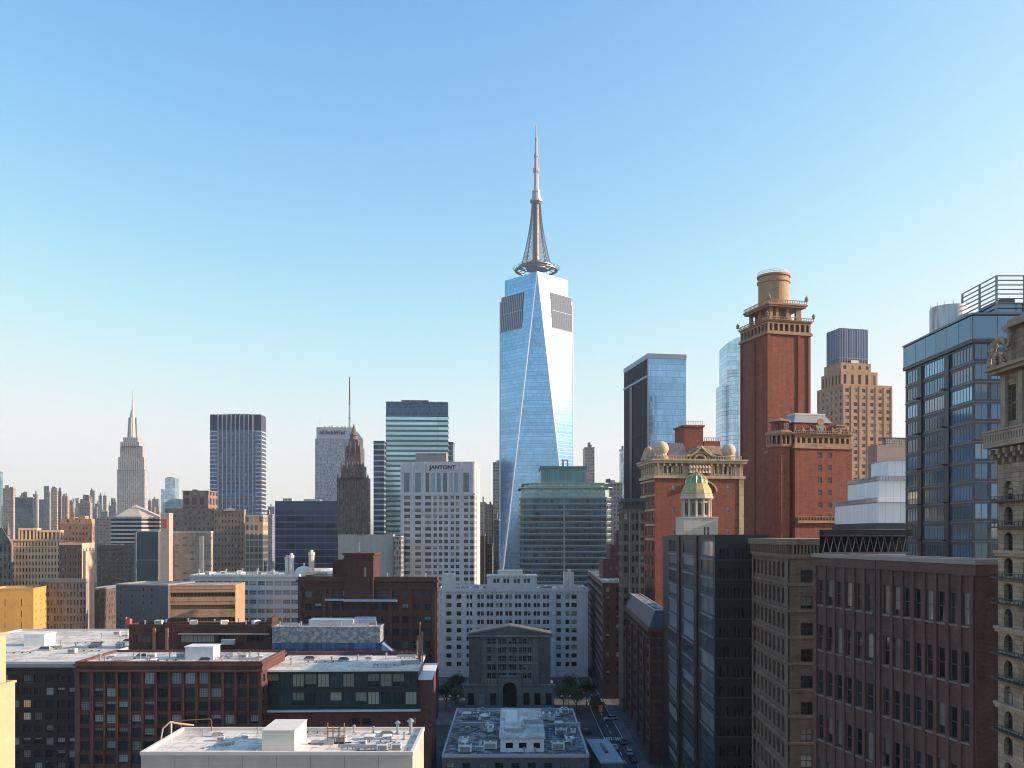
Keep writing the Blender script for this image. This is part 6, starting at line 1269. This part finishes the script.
# brick building with pilasters
b = Bld('pilastered_brick_building', 'red-brown brick loft building with big paned windows between pilasters, lower left', 262, 200, 75.5, 285, 0)
bb = wall_mat('loft_brick', (.10, .04, .032), .16, .16, brick=.25, mortar=(.13, .08, .07)); bbt = wall_mat('loft_trim', (.135, .052, .04), .15, .15); W, D = b.w, b.d; zt = b.z(664)
cl = [(.030, .058), (.070-.008, .088-.004)]
cl = []; pil = [.0, .088]
xs0 = [.025, .10, .163, .228, .300, .367, .44, .512, .585, .66, .725, .80, .868, .935]
wids = [.05, .048, .052, .052, .052, .055, .055, .055, .055, .050, .055, .05, .05, .045]
cols = [(x, x+w_) for x, w_ in zip(xs0, wids)]
glz = pane_mat('loft_glass', (.02, .025, .03), .5, (.46, .47, .47), .12, .6, 0, .02)
b.walls(0, zt, bb, F=dict(c=cols, fh=2.95, wh=.70, h0=2.6, tm=1.9, dep=.35, style='grid', pane=glz, frame=DFR, zmin=1, sub=True), Rt=dict(c=6, fh=2.95, ww=.5, wh=.6, tm=2.4, dep=.3, style='cross', pane=PANED, frame=DFR, zmin=18, pri=1))
for x, wd in ((0, 1.0), (.083*W, .6), (.152*W, .35), (.218*W, .5), (.288*W, .5), (.354*W, .5), (.427*W, .5), (.498*W, .55), (.571*W, .5), (.644*W, .5), (.713*W, .5), (.784*W, .6), (.853*W, .5), (.921*W, .5), (W-.75, .75)): b.box('pilaster', x, -.4, 0, x+wd, -.02, zt-1.7, bbt)
b.ring('cornice', zt-.5, zt, .35, bbt); b.box('string_course', -.3, -.55, zt-1.68, W+.3, -.02, zt-1.3, bbt)
b.roof(zt+.01, roof_mat('roof_debris', (.55, .54, .52), (.74, .73, .71), (.13, .11, .10), .7, .25), bbt, .55, .5)
xh, yh = PX(186, 207)-b.o.x, 6.5; b.box('skylight_house', xh, yh, zt+.03, xh+6.4, yh+5, zt+2.9, plain_mat('sky_house', (.62, .63, .65), .6)); b.box('skylight_cap', xh-.2, yh-.2, zt+2.91, xh+6.6, yh+5.2, zt+3.1, WHPAINT)
random.seed(9)
equip(b, 'vent', [(W*f, random.uniform(2.5, 12), 0, random.uniform(.7, 1.2)) for f in (.05, .09, .13, .2, .27, .36, .42, .5, .75, .82, .88, .94)], zt, 'the brick loft building roof'); equip(b, 'ac', [(W*.32, 9, .2), (W*.48, 10, 0), (W*.84, 8, .1)], zt, 'the brick loft building roof'); equip(b, 'duct', [(W*.2, 5, .4), (W*.7, 12, 0), (W*.9, 4, .2)], zt, 'the brick loft building roof'); b.finish()
equip(b, 'pipe', [(W*.16, 8, .1), (W*.42, 5, 0), (W*.78, 9, .3)], zt, 'the brick loft building roof'); equip(b, 'sky', [(W*.25, 11, 0), (W*.58, 9, 0), (W*.66, 4, .1)], zt, 'the brick loft building roof'); equip(b, 'hatch', [(W*.38, 4, .2), (W*.08, 11, 0), (W*.92, 10, .1)], zt, 'the brick loft building roof')
# setback block on/behind it
b = Bld('setback_brick_block', 'dark brick block with cluttered roof rising behind the brick loft building', 271, 240, 129, 277, 0)
W, D = b.w, b.d; zt = b.z(627); dbr = wall_mat('setback_brick', (.085, .035, .03), .2, .2)
b.walls(0, zt, dbr, F=dict(c=[(.05, .15), (.36, .60), (.63, .74), (.83, .95)], fh=4.5, h0=1.9, wh=.5, tm=2.2, max=1, dep=.3, style='multi', pane=PANED, frame=DFR)); b.roof(zt, ROOFS, dbr, .7)
for f in (.17, .26): b.box('pier', W*f, -.5, 0, W*f+.7, -.02, zt-.2, wall_mat('pier_tan', (.28, .17, .12), .2))
b.box('ledge', W*.35, -.4, zt-2.0, W*.99, -.02, zt-1.7, plain_mat('ledge_pale', (.40, .38, .36), .7)); b.box('wall_unit', W*.66, -1.2, zt-4.6, W*.75, -.03, zt-3.2, plain_mat('unit_blue', (.40, .45, .5), .6)); b.box('parapet_block', W-1.2, 1.2, zt+.72, W-.1, 8, zt+2.4, dbr)
equip(b, 'vent', [(W*f, 3+(i % 3)*3) for i, f in enumerate((.08, .2, .33, .45, .55, .7, .8, .92))], zt, 'the setback brick block roof'); equip(b, 'ac', [(W*f, 6, .3*i) for i, f in enumerate((.15, .4, .62, .85))], zt, 'the setback brick block roof'); b.finish()
fl = thing('red_roof_flag', 'small orange-red flag on a pole at the left end of the setback brick block', 'flag', (PX(126, 242), 242, PZ(636, 242)))
MB().tube((0, 0, -5), (0, 0, 5.2), .08, 6).build('pole', STEEL, fl)
m = MB(); nf = 8
for i in range(nf):
    f0, f1 = i/nf, (i+1)/nf; w0, w1 = .25*sin(f0*7), .25*sin(f1*7)
    for dy in (0, .03): m.face([(f0*1.5+.08, w0+dy, 2.9-.4*f0), (f1*1.5+.08, w1+dy, 2.9-.4*f1), (f1*1.5+.08, w1+dy, 5.1-.5*f1), (f0*1.5+.08, w0+dy, 5.1-.5*f0)])
m.build('cloth', plain_mat('flag_red', (.65, .13, .05), .7), fl)
# green glass building
b = Bld('green_glass_building', 'building with two storeys of dark green glass under a sunlit white roof, lower centre left', 431, 206, 265.5, None, 2, 25)
W, D = b.w, b.d; zt = b.z(669); zg0, zg1 = b.z(708), b.z(671); brk = wall_mat('maroon_brick', (.12, .04, .035), .12, .15, brick=.25, mortar=(.15, .08, .07))
W2 = PX(418, 206)-b.o.x
b.walls(0, zg0-.6, brk, F=dict(c=[(.52, .57), (.585, .635), (.86, .91)], fh=6, h0=1.5, wh=.5, tm=1.6, max=1, dep=.25, style='plain', pane=PANED, frame=DFR)); b.box('white_ledge', -.2, -.9, zg0-.6, W2+.6, -.02, zg0-.2, plain_mat('ledge_white', (.55, .58, .62), .6)); b.box('ledge_slab', 0, 0, zg0-.59, W, D, zg0-.21, brk)
gp = pane_mat('green_pane', (.014, .034, .038), .6, (.38, .38, .30), .08, .6, 0, 0)
b.walls(zg0-.19, zg1, plain_mat('green_frame', (.012, .026, .032), .4, .2), x1=W2, y1=D, F=dict(c=[(.012+.0823*i, .012+.0823*i+.075) for i in range(12)], fh=4.15, wh=.72, tm=.55, dep=.12, style='tri', pane=gp, frame=plain_mat('green_mullion', (.02, .05, .055), .4, .2), sub=True), name='glass_front_frame')
b.walls(zg0-.19, zt-2.6, brk, x0=W2+.03, y0=.6, y1=D, name='brick_corner'); b.box('corner_roof', W2+.05, .4, zt-2.59, W+.3, D, zt-2.2, WHPAINT)
b.box('roof', -.1, -.35, zg1+.01, W2+.3, D, zt, ROOFW); b.box('roof_edge', -.1, -.42, zg1+.05, W2+.3, -.36, zt-.05, WHPAINT)
b.box('back_parapet', 0, D-.5, zt+.01, W2, D, zt+1.0, brk)
equip(b, 'pole', [(W2*.86, 14, 0, .7), (W2*.9, 12, 0, .8), (W2*.96, 17, 0, 1.3)], zt, 'the sunlit roof over the green glass'); equip(b, 'ac', [(W2*.62, 15, .2, .9)], zt, 'the sunlit roof over the green glass'); equip(b, 'duct', [(W2*.93, 8, .2), (W2*.88, 18, 0)], zt, 'the sunlit roof over the green glass'); b.finish()
equip(b, 'pipe', [(W2*.3, 12, .05), (W2*.8, 6, .1)], zt, 'the sunlit roof over the green glass'); equip(b, 'sky', [(W2*.2, 16, 0), (W2*.45, 14, 0)], zt, 'the sunlit roof over the green glass'); equip(b, 'vent', [(W2*f, 8+i*3) for i, f in enumerate((.12, .38, .55, .74))], zt, 'the sunlit roof over the green glass')
ch = thing('brick_chimney', 'tall thin red brick chimney with metal flue at the corner of the sunlit white roof', 'chimney', (PX(420, 218), 218, zt-2.2)); hh = PZ(622, 218)-(zt-2.2)
MB().box(-.55, -.5, 0, .25, .5, hh*.72).build('stack', wall_mat('chimney_brick', (.34, .13, .09), .2), ch); MB().tube((.02, 0, hh*.72), (.02, 0, hh), .22, 8).build('flue', RUST, ch); MB().tube((.55, 0, 0), (.55, 0, hh*.8), .16, 8).build('pipe', STEEL, ch)
# weathered plant block behind
b = Bld('weathered_plant_block', 'long weathered blue-grey panelled plant block with snowy top behind the sunlit white roof', 380, 238, 272, 384, 0)
W, D = b.w, b.d; s_ = NT('weathered_panel'); uv = s_.n('UVMap').outputs[0]
cA = s_.mix(s_.rng(s_.noise(uv, .9, 6), .42, .6, 0, 1), (.16, .19, .24), (.38, .39, .38)); cB = s_.mix(s_.rng(s_.noise(uv, 1.7, 6), .58, .64, 0, .8), cA, (.10, .09, .09)); s_.l(cB, s_.b.inputs['Base Color']); s_.b.inputs['Roughness'].default_value = .7; wpm = s_.m
zt = b.z(628); zmid = b.z(643); b.walls(zmid+.02, zt, wpm); b.walls(0, zmid, glass_mat('plant_blue', (.06, .12, .24), (.03, .06, .12), 1.2, 5, .1, .05, .4, .3, jit=.4), x1=W+.6, y0=-.5, name='lower_wall'); b.roof(zt, ROOFW, wpm, .4)
b.box('upper_plant', W*.30, 5, zt+.03, W*.72, 11, b.z(621.5), plain_mat('plant_grey', (.38, .42, .48), .6)); b.add(MB().tube((W*.72+.1, 8, zt+1.2), (W*.92, 8, zt+1.2), 1.1, 12), 'plant_drum', plain_mat('plant_drum', (.30, .36, .44), .5, .3))
m = MB(); m.face([(W+.6, -.5, zmid), (W+5, -.5, zmid-3.6), (W+5, 3, zmid-3.6), (W+.6, 3, zmid)]); m.face([(W+.6, -.5, zmid), (W+.6, -.5, zmid-3.8), (W+5, -.5, zmid-3.8), (W+5, -.5, zmid-3.6)]); m.face([(W+5, 3, zmid-3.6), (W+5, 3, zmid-3.8), (W+.6, 3, zmid-3.8), (W+.6, 3, zmid)]); m.face([(W+5, -.5, zmid-3.6), (W+5, -.5, zmid-3.8), (W+5, 3, zmid-3.8), (W+5, 3, zmid-3.6)]); b.add(m, 'sloped_chute', plain_mat('chute_blue', (.25, .36, .50), .5, .3))
equip(b, 'duct', [(W*f, 3, .1*i) for i, f in enumerate((.15, .5, .8))], zt, 'the weathered plant block'); equip(b, 'vent', [(W*f, 2.5) for f in (.05, .25, .62, .95)], zt, 'the weathered plant block')
# nearest white roof
K = .775; YA = 62
b = Bld('white_roofed_building', 'low cream-walled building with flat white roof and boxy roof house, nearest at bottom', 412.5, YA, 141, 414.5, 0)
b.d = 10.2*K; W, D = b.w, b.d; zt = b.z(755); cw_ = wall_mat('cream_render', (.50, .45, .39), .06, .10)
b.walls(0, zt, cw_); b.roof(zt-.02, ROOFW, plain_mat('cream_coping', (.64, .60, .54), .7, 0, .05), .25, .22)
for i in range(1, 8): b.box('wall_joint', W*i/8-.02, -.012, zt-6, W*i/8+.02, -.002, zt-.05, plain_mat('joint', (.26, .24, .22), .8))
xh = PX(262, YA+1.25)-b.o.x; xe = PX(294.5, YA+1.25)-b.o.x; zh = PZ(731, YA+1.25)
b.box('roof_house', xh, 1.6*K, zt+.01, xe, 6.4*K, zh, plain_mat('house_white', (.64, .61, .56), .7, 0, .05)); b.box('roof_house_cap', xh-.05, 1.54*K, zh+.003, xe+.05, 6.46*K, zh+.06, plain_mat('house_cap', (.66, .63, .58), .7))
zr = zt
def ks(L): return [(W*t[0], t[1]*K, t[2], t[3]*K) for t in L]
equip(b, 'vent', ks([(.675, 7.5, 0, .55), (.72, 9.0, 0, .5), (.90, 8.6, 0, .8), (.955, 8.2, 0, 1.0), (.94, 6, 0, .5), (.33, 8.5, 0, .4), (.12, 7.5, 0, .4), (.80, 8.8, 0, .45)]), zr, 'the nearest white roof')
equip(b, 'hatch', ks([(.80, 6.2, 0, .7), (.87, 6.4, .1, .6), (.30, 6.8, .15, .45)]), zr, 'the nearest white roof'); equip(b, 'duct', ks([(.63, 4.0, .1, .42), (.75, 2.2, 0, .45), (.82, 1.8, .05, .5), (.27, 3.6, .7, .3), (.88, 3.4, .1, .4)]), zr, 'the nearest white roof'); equip(b, 'ac', ks([(.70, 4.6, 0, .5), (.22, 5.5, .2, .35), (.88, 1.6, .1, .5), (.93, 2.0, 0, .45), (.79, 3.8, 0, .35), (.91, 3.0, .3, .35)]), zr, 'the nearest white roof', 1, 'pale metal')
equip(b, 'pipe', ks([(.45, 7.6, .05, .5), (.83, 5.0, .12, .5), (.22, 3.0, .9, .3), (.55, 8.8, 0, .5)]), zr, 'the nearest white roof'); equip(b, 'sky', ks([(.86, 7.6, .1, .5), (.18, 7.4, .2, .4)]), zr, 'the nearest white roof')
rk_ = thing('pipe_rack', 'upright rusty pipe rack standing right of the boxy roof house', 'pipe rack', (b.o.x+W*.685, YA+4.2*K, zr)); rk_.scale = (K, K, K)
for x in (-.8, -.3, .25, .75): MB().tube((x, 0, 0), (x, 0, 1.5+.6*abs(x)), .06, 6).build('post', RUST, rk_)
for x0_, x1_, z_, r_ in ((-.9, .9, .6, .05), (-.9, .9, 1.2, .05), (-.9, .4, 1.45, .04)): MB().tube((x0_, 0, z_), (x1_, 0, z_), r_, 6).build('crossbar', RUST, rk_)
MB().box(-1.1, -.5, 0, -.2, .4, .45).build('pump_box', STEEL, rk_); MB().tube((-2.6, -.2, .12), (1.4, .1, .12), .07, 6).build('floor_pipe', DKST, rk_)
gp_ = thing('bent_pipe_rail', 'bent brown pipe rail rising over the left edge of the nearest white roof', 'pipe rail', (b.o.x+.4, YA+6*K, zr-.6)); gp_.scale = (K, K, K)
pts = [(-.9, -1, -.2), (-.6, -.8, 2.0), (0, -.6, 2.6), (.7, 0, 2.3), (1.6, 1.2, 1.9)]; m = MB()
for p, q_ in zip(pts[:-1], pts[1:]): m.tube(p, q_, .09, 6)
m.build('rail', plain_mat('rail_tan', (.40, .30, .22), .7), gp_); MB().tube((.1, -.5, 0), (.1, -.5, 2.5), .07, 6).build('post', WHPAINT, gp_)
hp = thing('hoop_handrail', 'thin rust-coloured hoop handrail at the back of the nearest white roof', 'handrail', (PX(197, YA+9.8*K), YA+9.8*K, zr)); hp.scale = (K, K, K)
m = MB(); m.tube((-1.6, 0, 1.05), (1.3, 0, 1.2), .05, 6); m.tube((1.3, 0, 1.2), (1.45, 0, 1.05), .05, 6); m.tube((1.45, 0, 1.05), (1.45, 0, 0), .05, 6); m.tube((-1.6, 0, 1.05), (-1.6, 0, 0), .05, 6); m.build('rail', RUST, hp)
# cream wall building at the left edge
b = Bld('cream_edge_building', 'pale yellow sunlit wall cut by the left frame edge before the dark brick', -8, 48, -60, 15, 0)
cy_ = wall_mat('cream_yellow', (.60, .40, .25), .05, .05); W, D = b.w, b.d; zt = PZ(686, 49); b.walls(0, zt, cy_); b.roof(zt, ROOFG, cy_, .12, .15)
zu = PZ(636, 49); xu = W-.45; b.walls(zt+.03, zu, cy_, x1=xu, y0=.1, y1=D-.1, name='upper_wall'); b.box('upper_roof', 0, .05, zu, xu+.08, D-.05, zu+.1, cy_)
# ================================================================ CANYON STREET: trees, lamps, cars, banner
bark = plain_mat('bark', (.09, .07, .055), .9, 0, .2)
def leaf_mat(name, a, c_):
    s = NT(name); r = s.n('NewGeometry').outputs['Random Per Island']; s.l(s.mix(r, a, c_), s.b.inputs['Base Color']); s.b.inputs['Roughness'].default_value = .7; return s.m
LEAF = leaf_mat('leaf', (.025, .045, .015), (.055, .085, .03))
def tree(x, y, hh, r, label, seed):
    rnd = random.Random(seed); t = thing('street_tree', label, 'tree', (x, y, .05), rnd.random()*6, 'trees beside the grey stone library')
    tr = MB(); tr.tube((0, 0, 0), (.15, .1, hh*.45), .22, 7, .14); L = []
    for i in range(7):
        a = i*2.4+rnd.random(); e = (cos(a)*r*rnd.uniform(.4, .8), sin(a)*r*rnd.uniform(.4, .8), hh*rnd.uniform(.6, .9)); tr.tube((.15, .1, hh*rnd.uniform(.32, .45)), e, .1, 5, .03); L.append(e)
    L += [(rnd.uniform(-.5, .5)*r, rnd.uniform(-.5, .5)*r, hh*rnd.uniform(.7, .95)) for _ in range(5)]
    tr.build('trunk', bark, t); lf = MB()
    for c in L:
        for k in range(190):
            d = Vector((rnd.gauss(0, 1), rnd.gauss(0, 1), rnd.gauss(0, .8)))*r*.27; p = Vector(c)+d
            u = Vector((rnd.uniform(-1, 1), rnd.uniform(-1, 1), rnd.uniform(-1, 1))).normalized(); v = u.orthogonal().normalized(); s_ = rnd.uniform(.14, .32)
            lf.face([p-u*s_, p+v*s_*.6, p+u*s_, p-v*s_*.6], [(0, 0), (1, 0), (1, 1), (0, 1)])
    lf.build('crown', LEAF, t)
TR = [(-22.5, 306, 9, 3.2, 'leafy street tree nearest the dark palace, left of the library'), (-18.5, 303, 8, 2.8, 'leafy street tree close to the left corner of the library'), (-20, 318, 10, 3.4, 'taller street tree further back at the left of the library'),
      (17.5, 304, 9, 3.0, 'leafy street tree close to the right corner of the library'), (21.5, 300, 9.5, 3.2, 'leafy street tree second to the right of the library'), (25.5, 308, 10, 3.3, 'tall street tree in front of the striped brick block'), (20, 318, 10, 3.4, 'street tree tucked behind the right corner of the library'), (27.5, 292, 7.5, 2.4, 'small street tree nearest the canyon street kerb')]
for i, a in enumerate(TR): tree(*a, i)
def lamp(x, y, label):
    t = thing('street_lamp', label, 'street lamp', (x, y, .1), 0, 'street lamps by the library'); MB().tube((0, 0, 0), (0, 0, 7), .1, 8, .06).build('pole', plain_mat('lamp_pole', (.30, .32, .34), .5, .3), t); m = MB(); m.tube((0, 0, 7), (-1.3, 0, 7.5), .06, 6); m.tube((0, 0, 7), (1.3, 0, 7.5), .06, 6); m.build('arm', plain_mat('lamp_pole', (.30, .32, .34), .5, .3), t)
    for x_ in (-1.4, 1.4): MB().lathe([(0, 7.3), (.35, 7.35), (.3, 7.6), (0, 7.7)], 10, x_, 0).build('lamp_head', WHPAINT, t)
    MB().lathe([(.25, 0), (.25, .5), (.12, .7)], 8).build('base', DKST, t)
lamp(PX(454, 293), 293, 'double-headed street lamp left of the library portal'); lamp(PX(566, 293), 293, 'double-headed street lamp right of the library portal')
bn = thing('orange_banner', 'orange banner hanging from a post beside the canyon street', 'banner', (PX(603, 268), 268, .14)); MB().tube((0, 0, 0), (0, 0, 9.6), .08, 6).build('post', DKST, bn); MB().tube((0, 0, 9.3), (-1.3, 0, 9.3), .04, 5).build('bracket', DKST, bn); MB().box(-1.25, -.03, 7.2, -.1, .03, 9.25).build('cloth', plain_mat('banner_orange', (.75, .20, .04), .6), bn)
def car(label, x, y, rz, col):
    t = thing('parked_car', label, 'car', (x, y, .01), rz, 'cars on the canyon street'); pm = plain_mat('paint_'+'_'.join(str(int(c*100)) for c in col), col, .3, .2, .03)
    prof = [(-2.2, .35), (2.2, .35), (2.25, .7), (1.3, .9), (-1.9, .95), (-2.25, .75)]; m = MB()
    for sx, in ((1,),):
        A = [(-.88, p[0], p[1]) for p in prof]; B_ = [(.88, p[0], p[1]) for p in prof]; m.face(A); m.face(B_[::-1])
        for i in range(len(prof)): j = (i+1) % len(prof); m.face([A[j], A[i], B_[i], B_[j]])
    m.build('body', pm, t); g_ = MB().prism([(-.82, -1.85), (.82, -1.85), (.82, .95), (-.82, .95)], .93, 1.4, poly2=[(-.65, -1.4), (.65, -1.4), (.65, .3), (-.65, .3)], top=False); g_.build('glasshouse', PANED, t); MB().box(-.66, -1.42, 1.4, .66, .32, 1.46).build('roof', pm, t)
    for x_ in (-.8, .8):
        for y_ in (-1.35, 1.4): MB().tube((x_-.1, y_, .33), (x_+.1, y_, .33), .33, 12).build('wheel', DFR, t)
        MB().box(x_*.75-.15, 2.24, .55, x_*.75+.15, 2.29, .7).build('headlight', WHPAINT, t)
for i, (x, y, c, l) in enumerate(((32.0, 238, (.04, .04, .05), 'black car parked at the kerb nearest in the canyon street'), (32.0, 246, (.45, .46, .48), 'silver car parked second along the canyon kerb'), (32.0, 259, (.10, .12, .18), 'dark blue car parked at the far kerb past the shed'), (28.4, 252, (.5, .5, .5), 'light grey car driving in the canyon street'), (21.8, 272, (.06, .06, .06), 'black car crossing before the library corner'), (18.6, 290, (.30, .05, .04), 'dark red car near the library trees'), (32.0, 292, (.5, .5, .52), 'white car parked beside the striped brick block'))): car(l, x, y, 0 if i < 4 else .3*i, c)
for b_ in ALL: b_._finish()
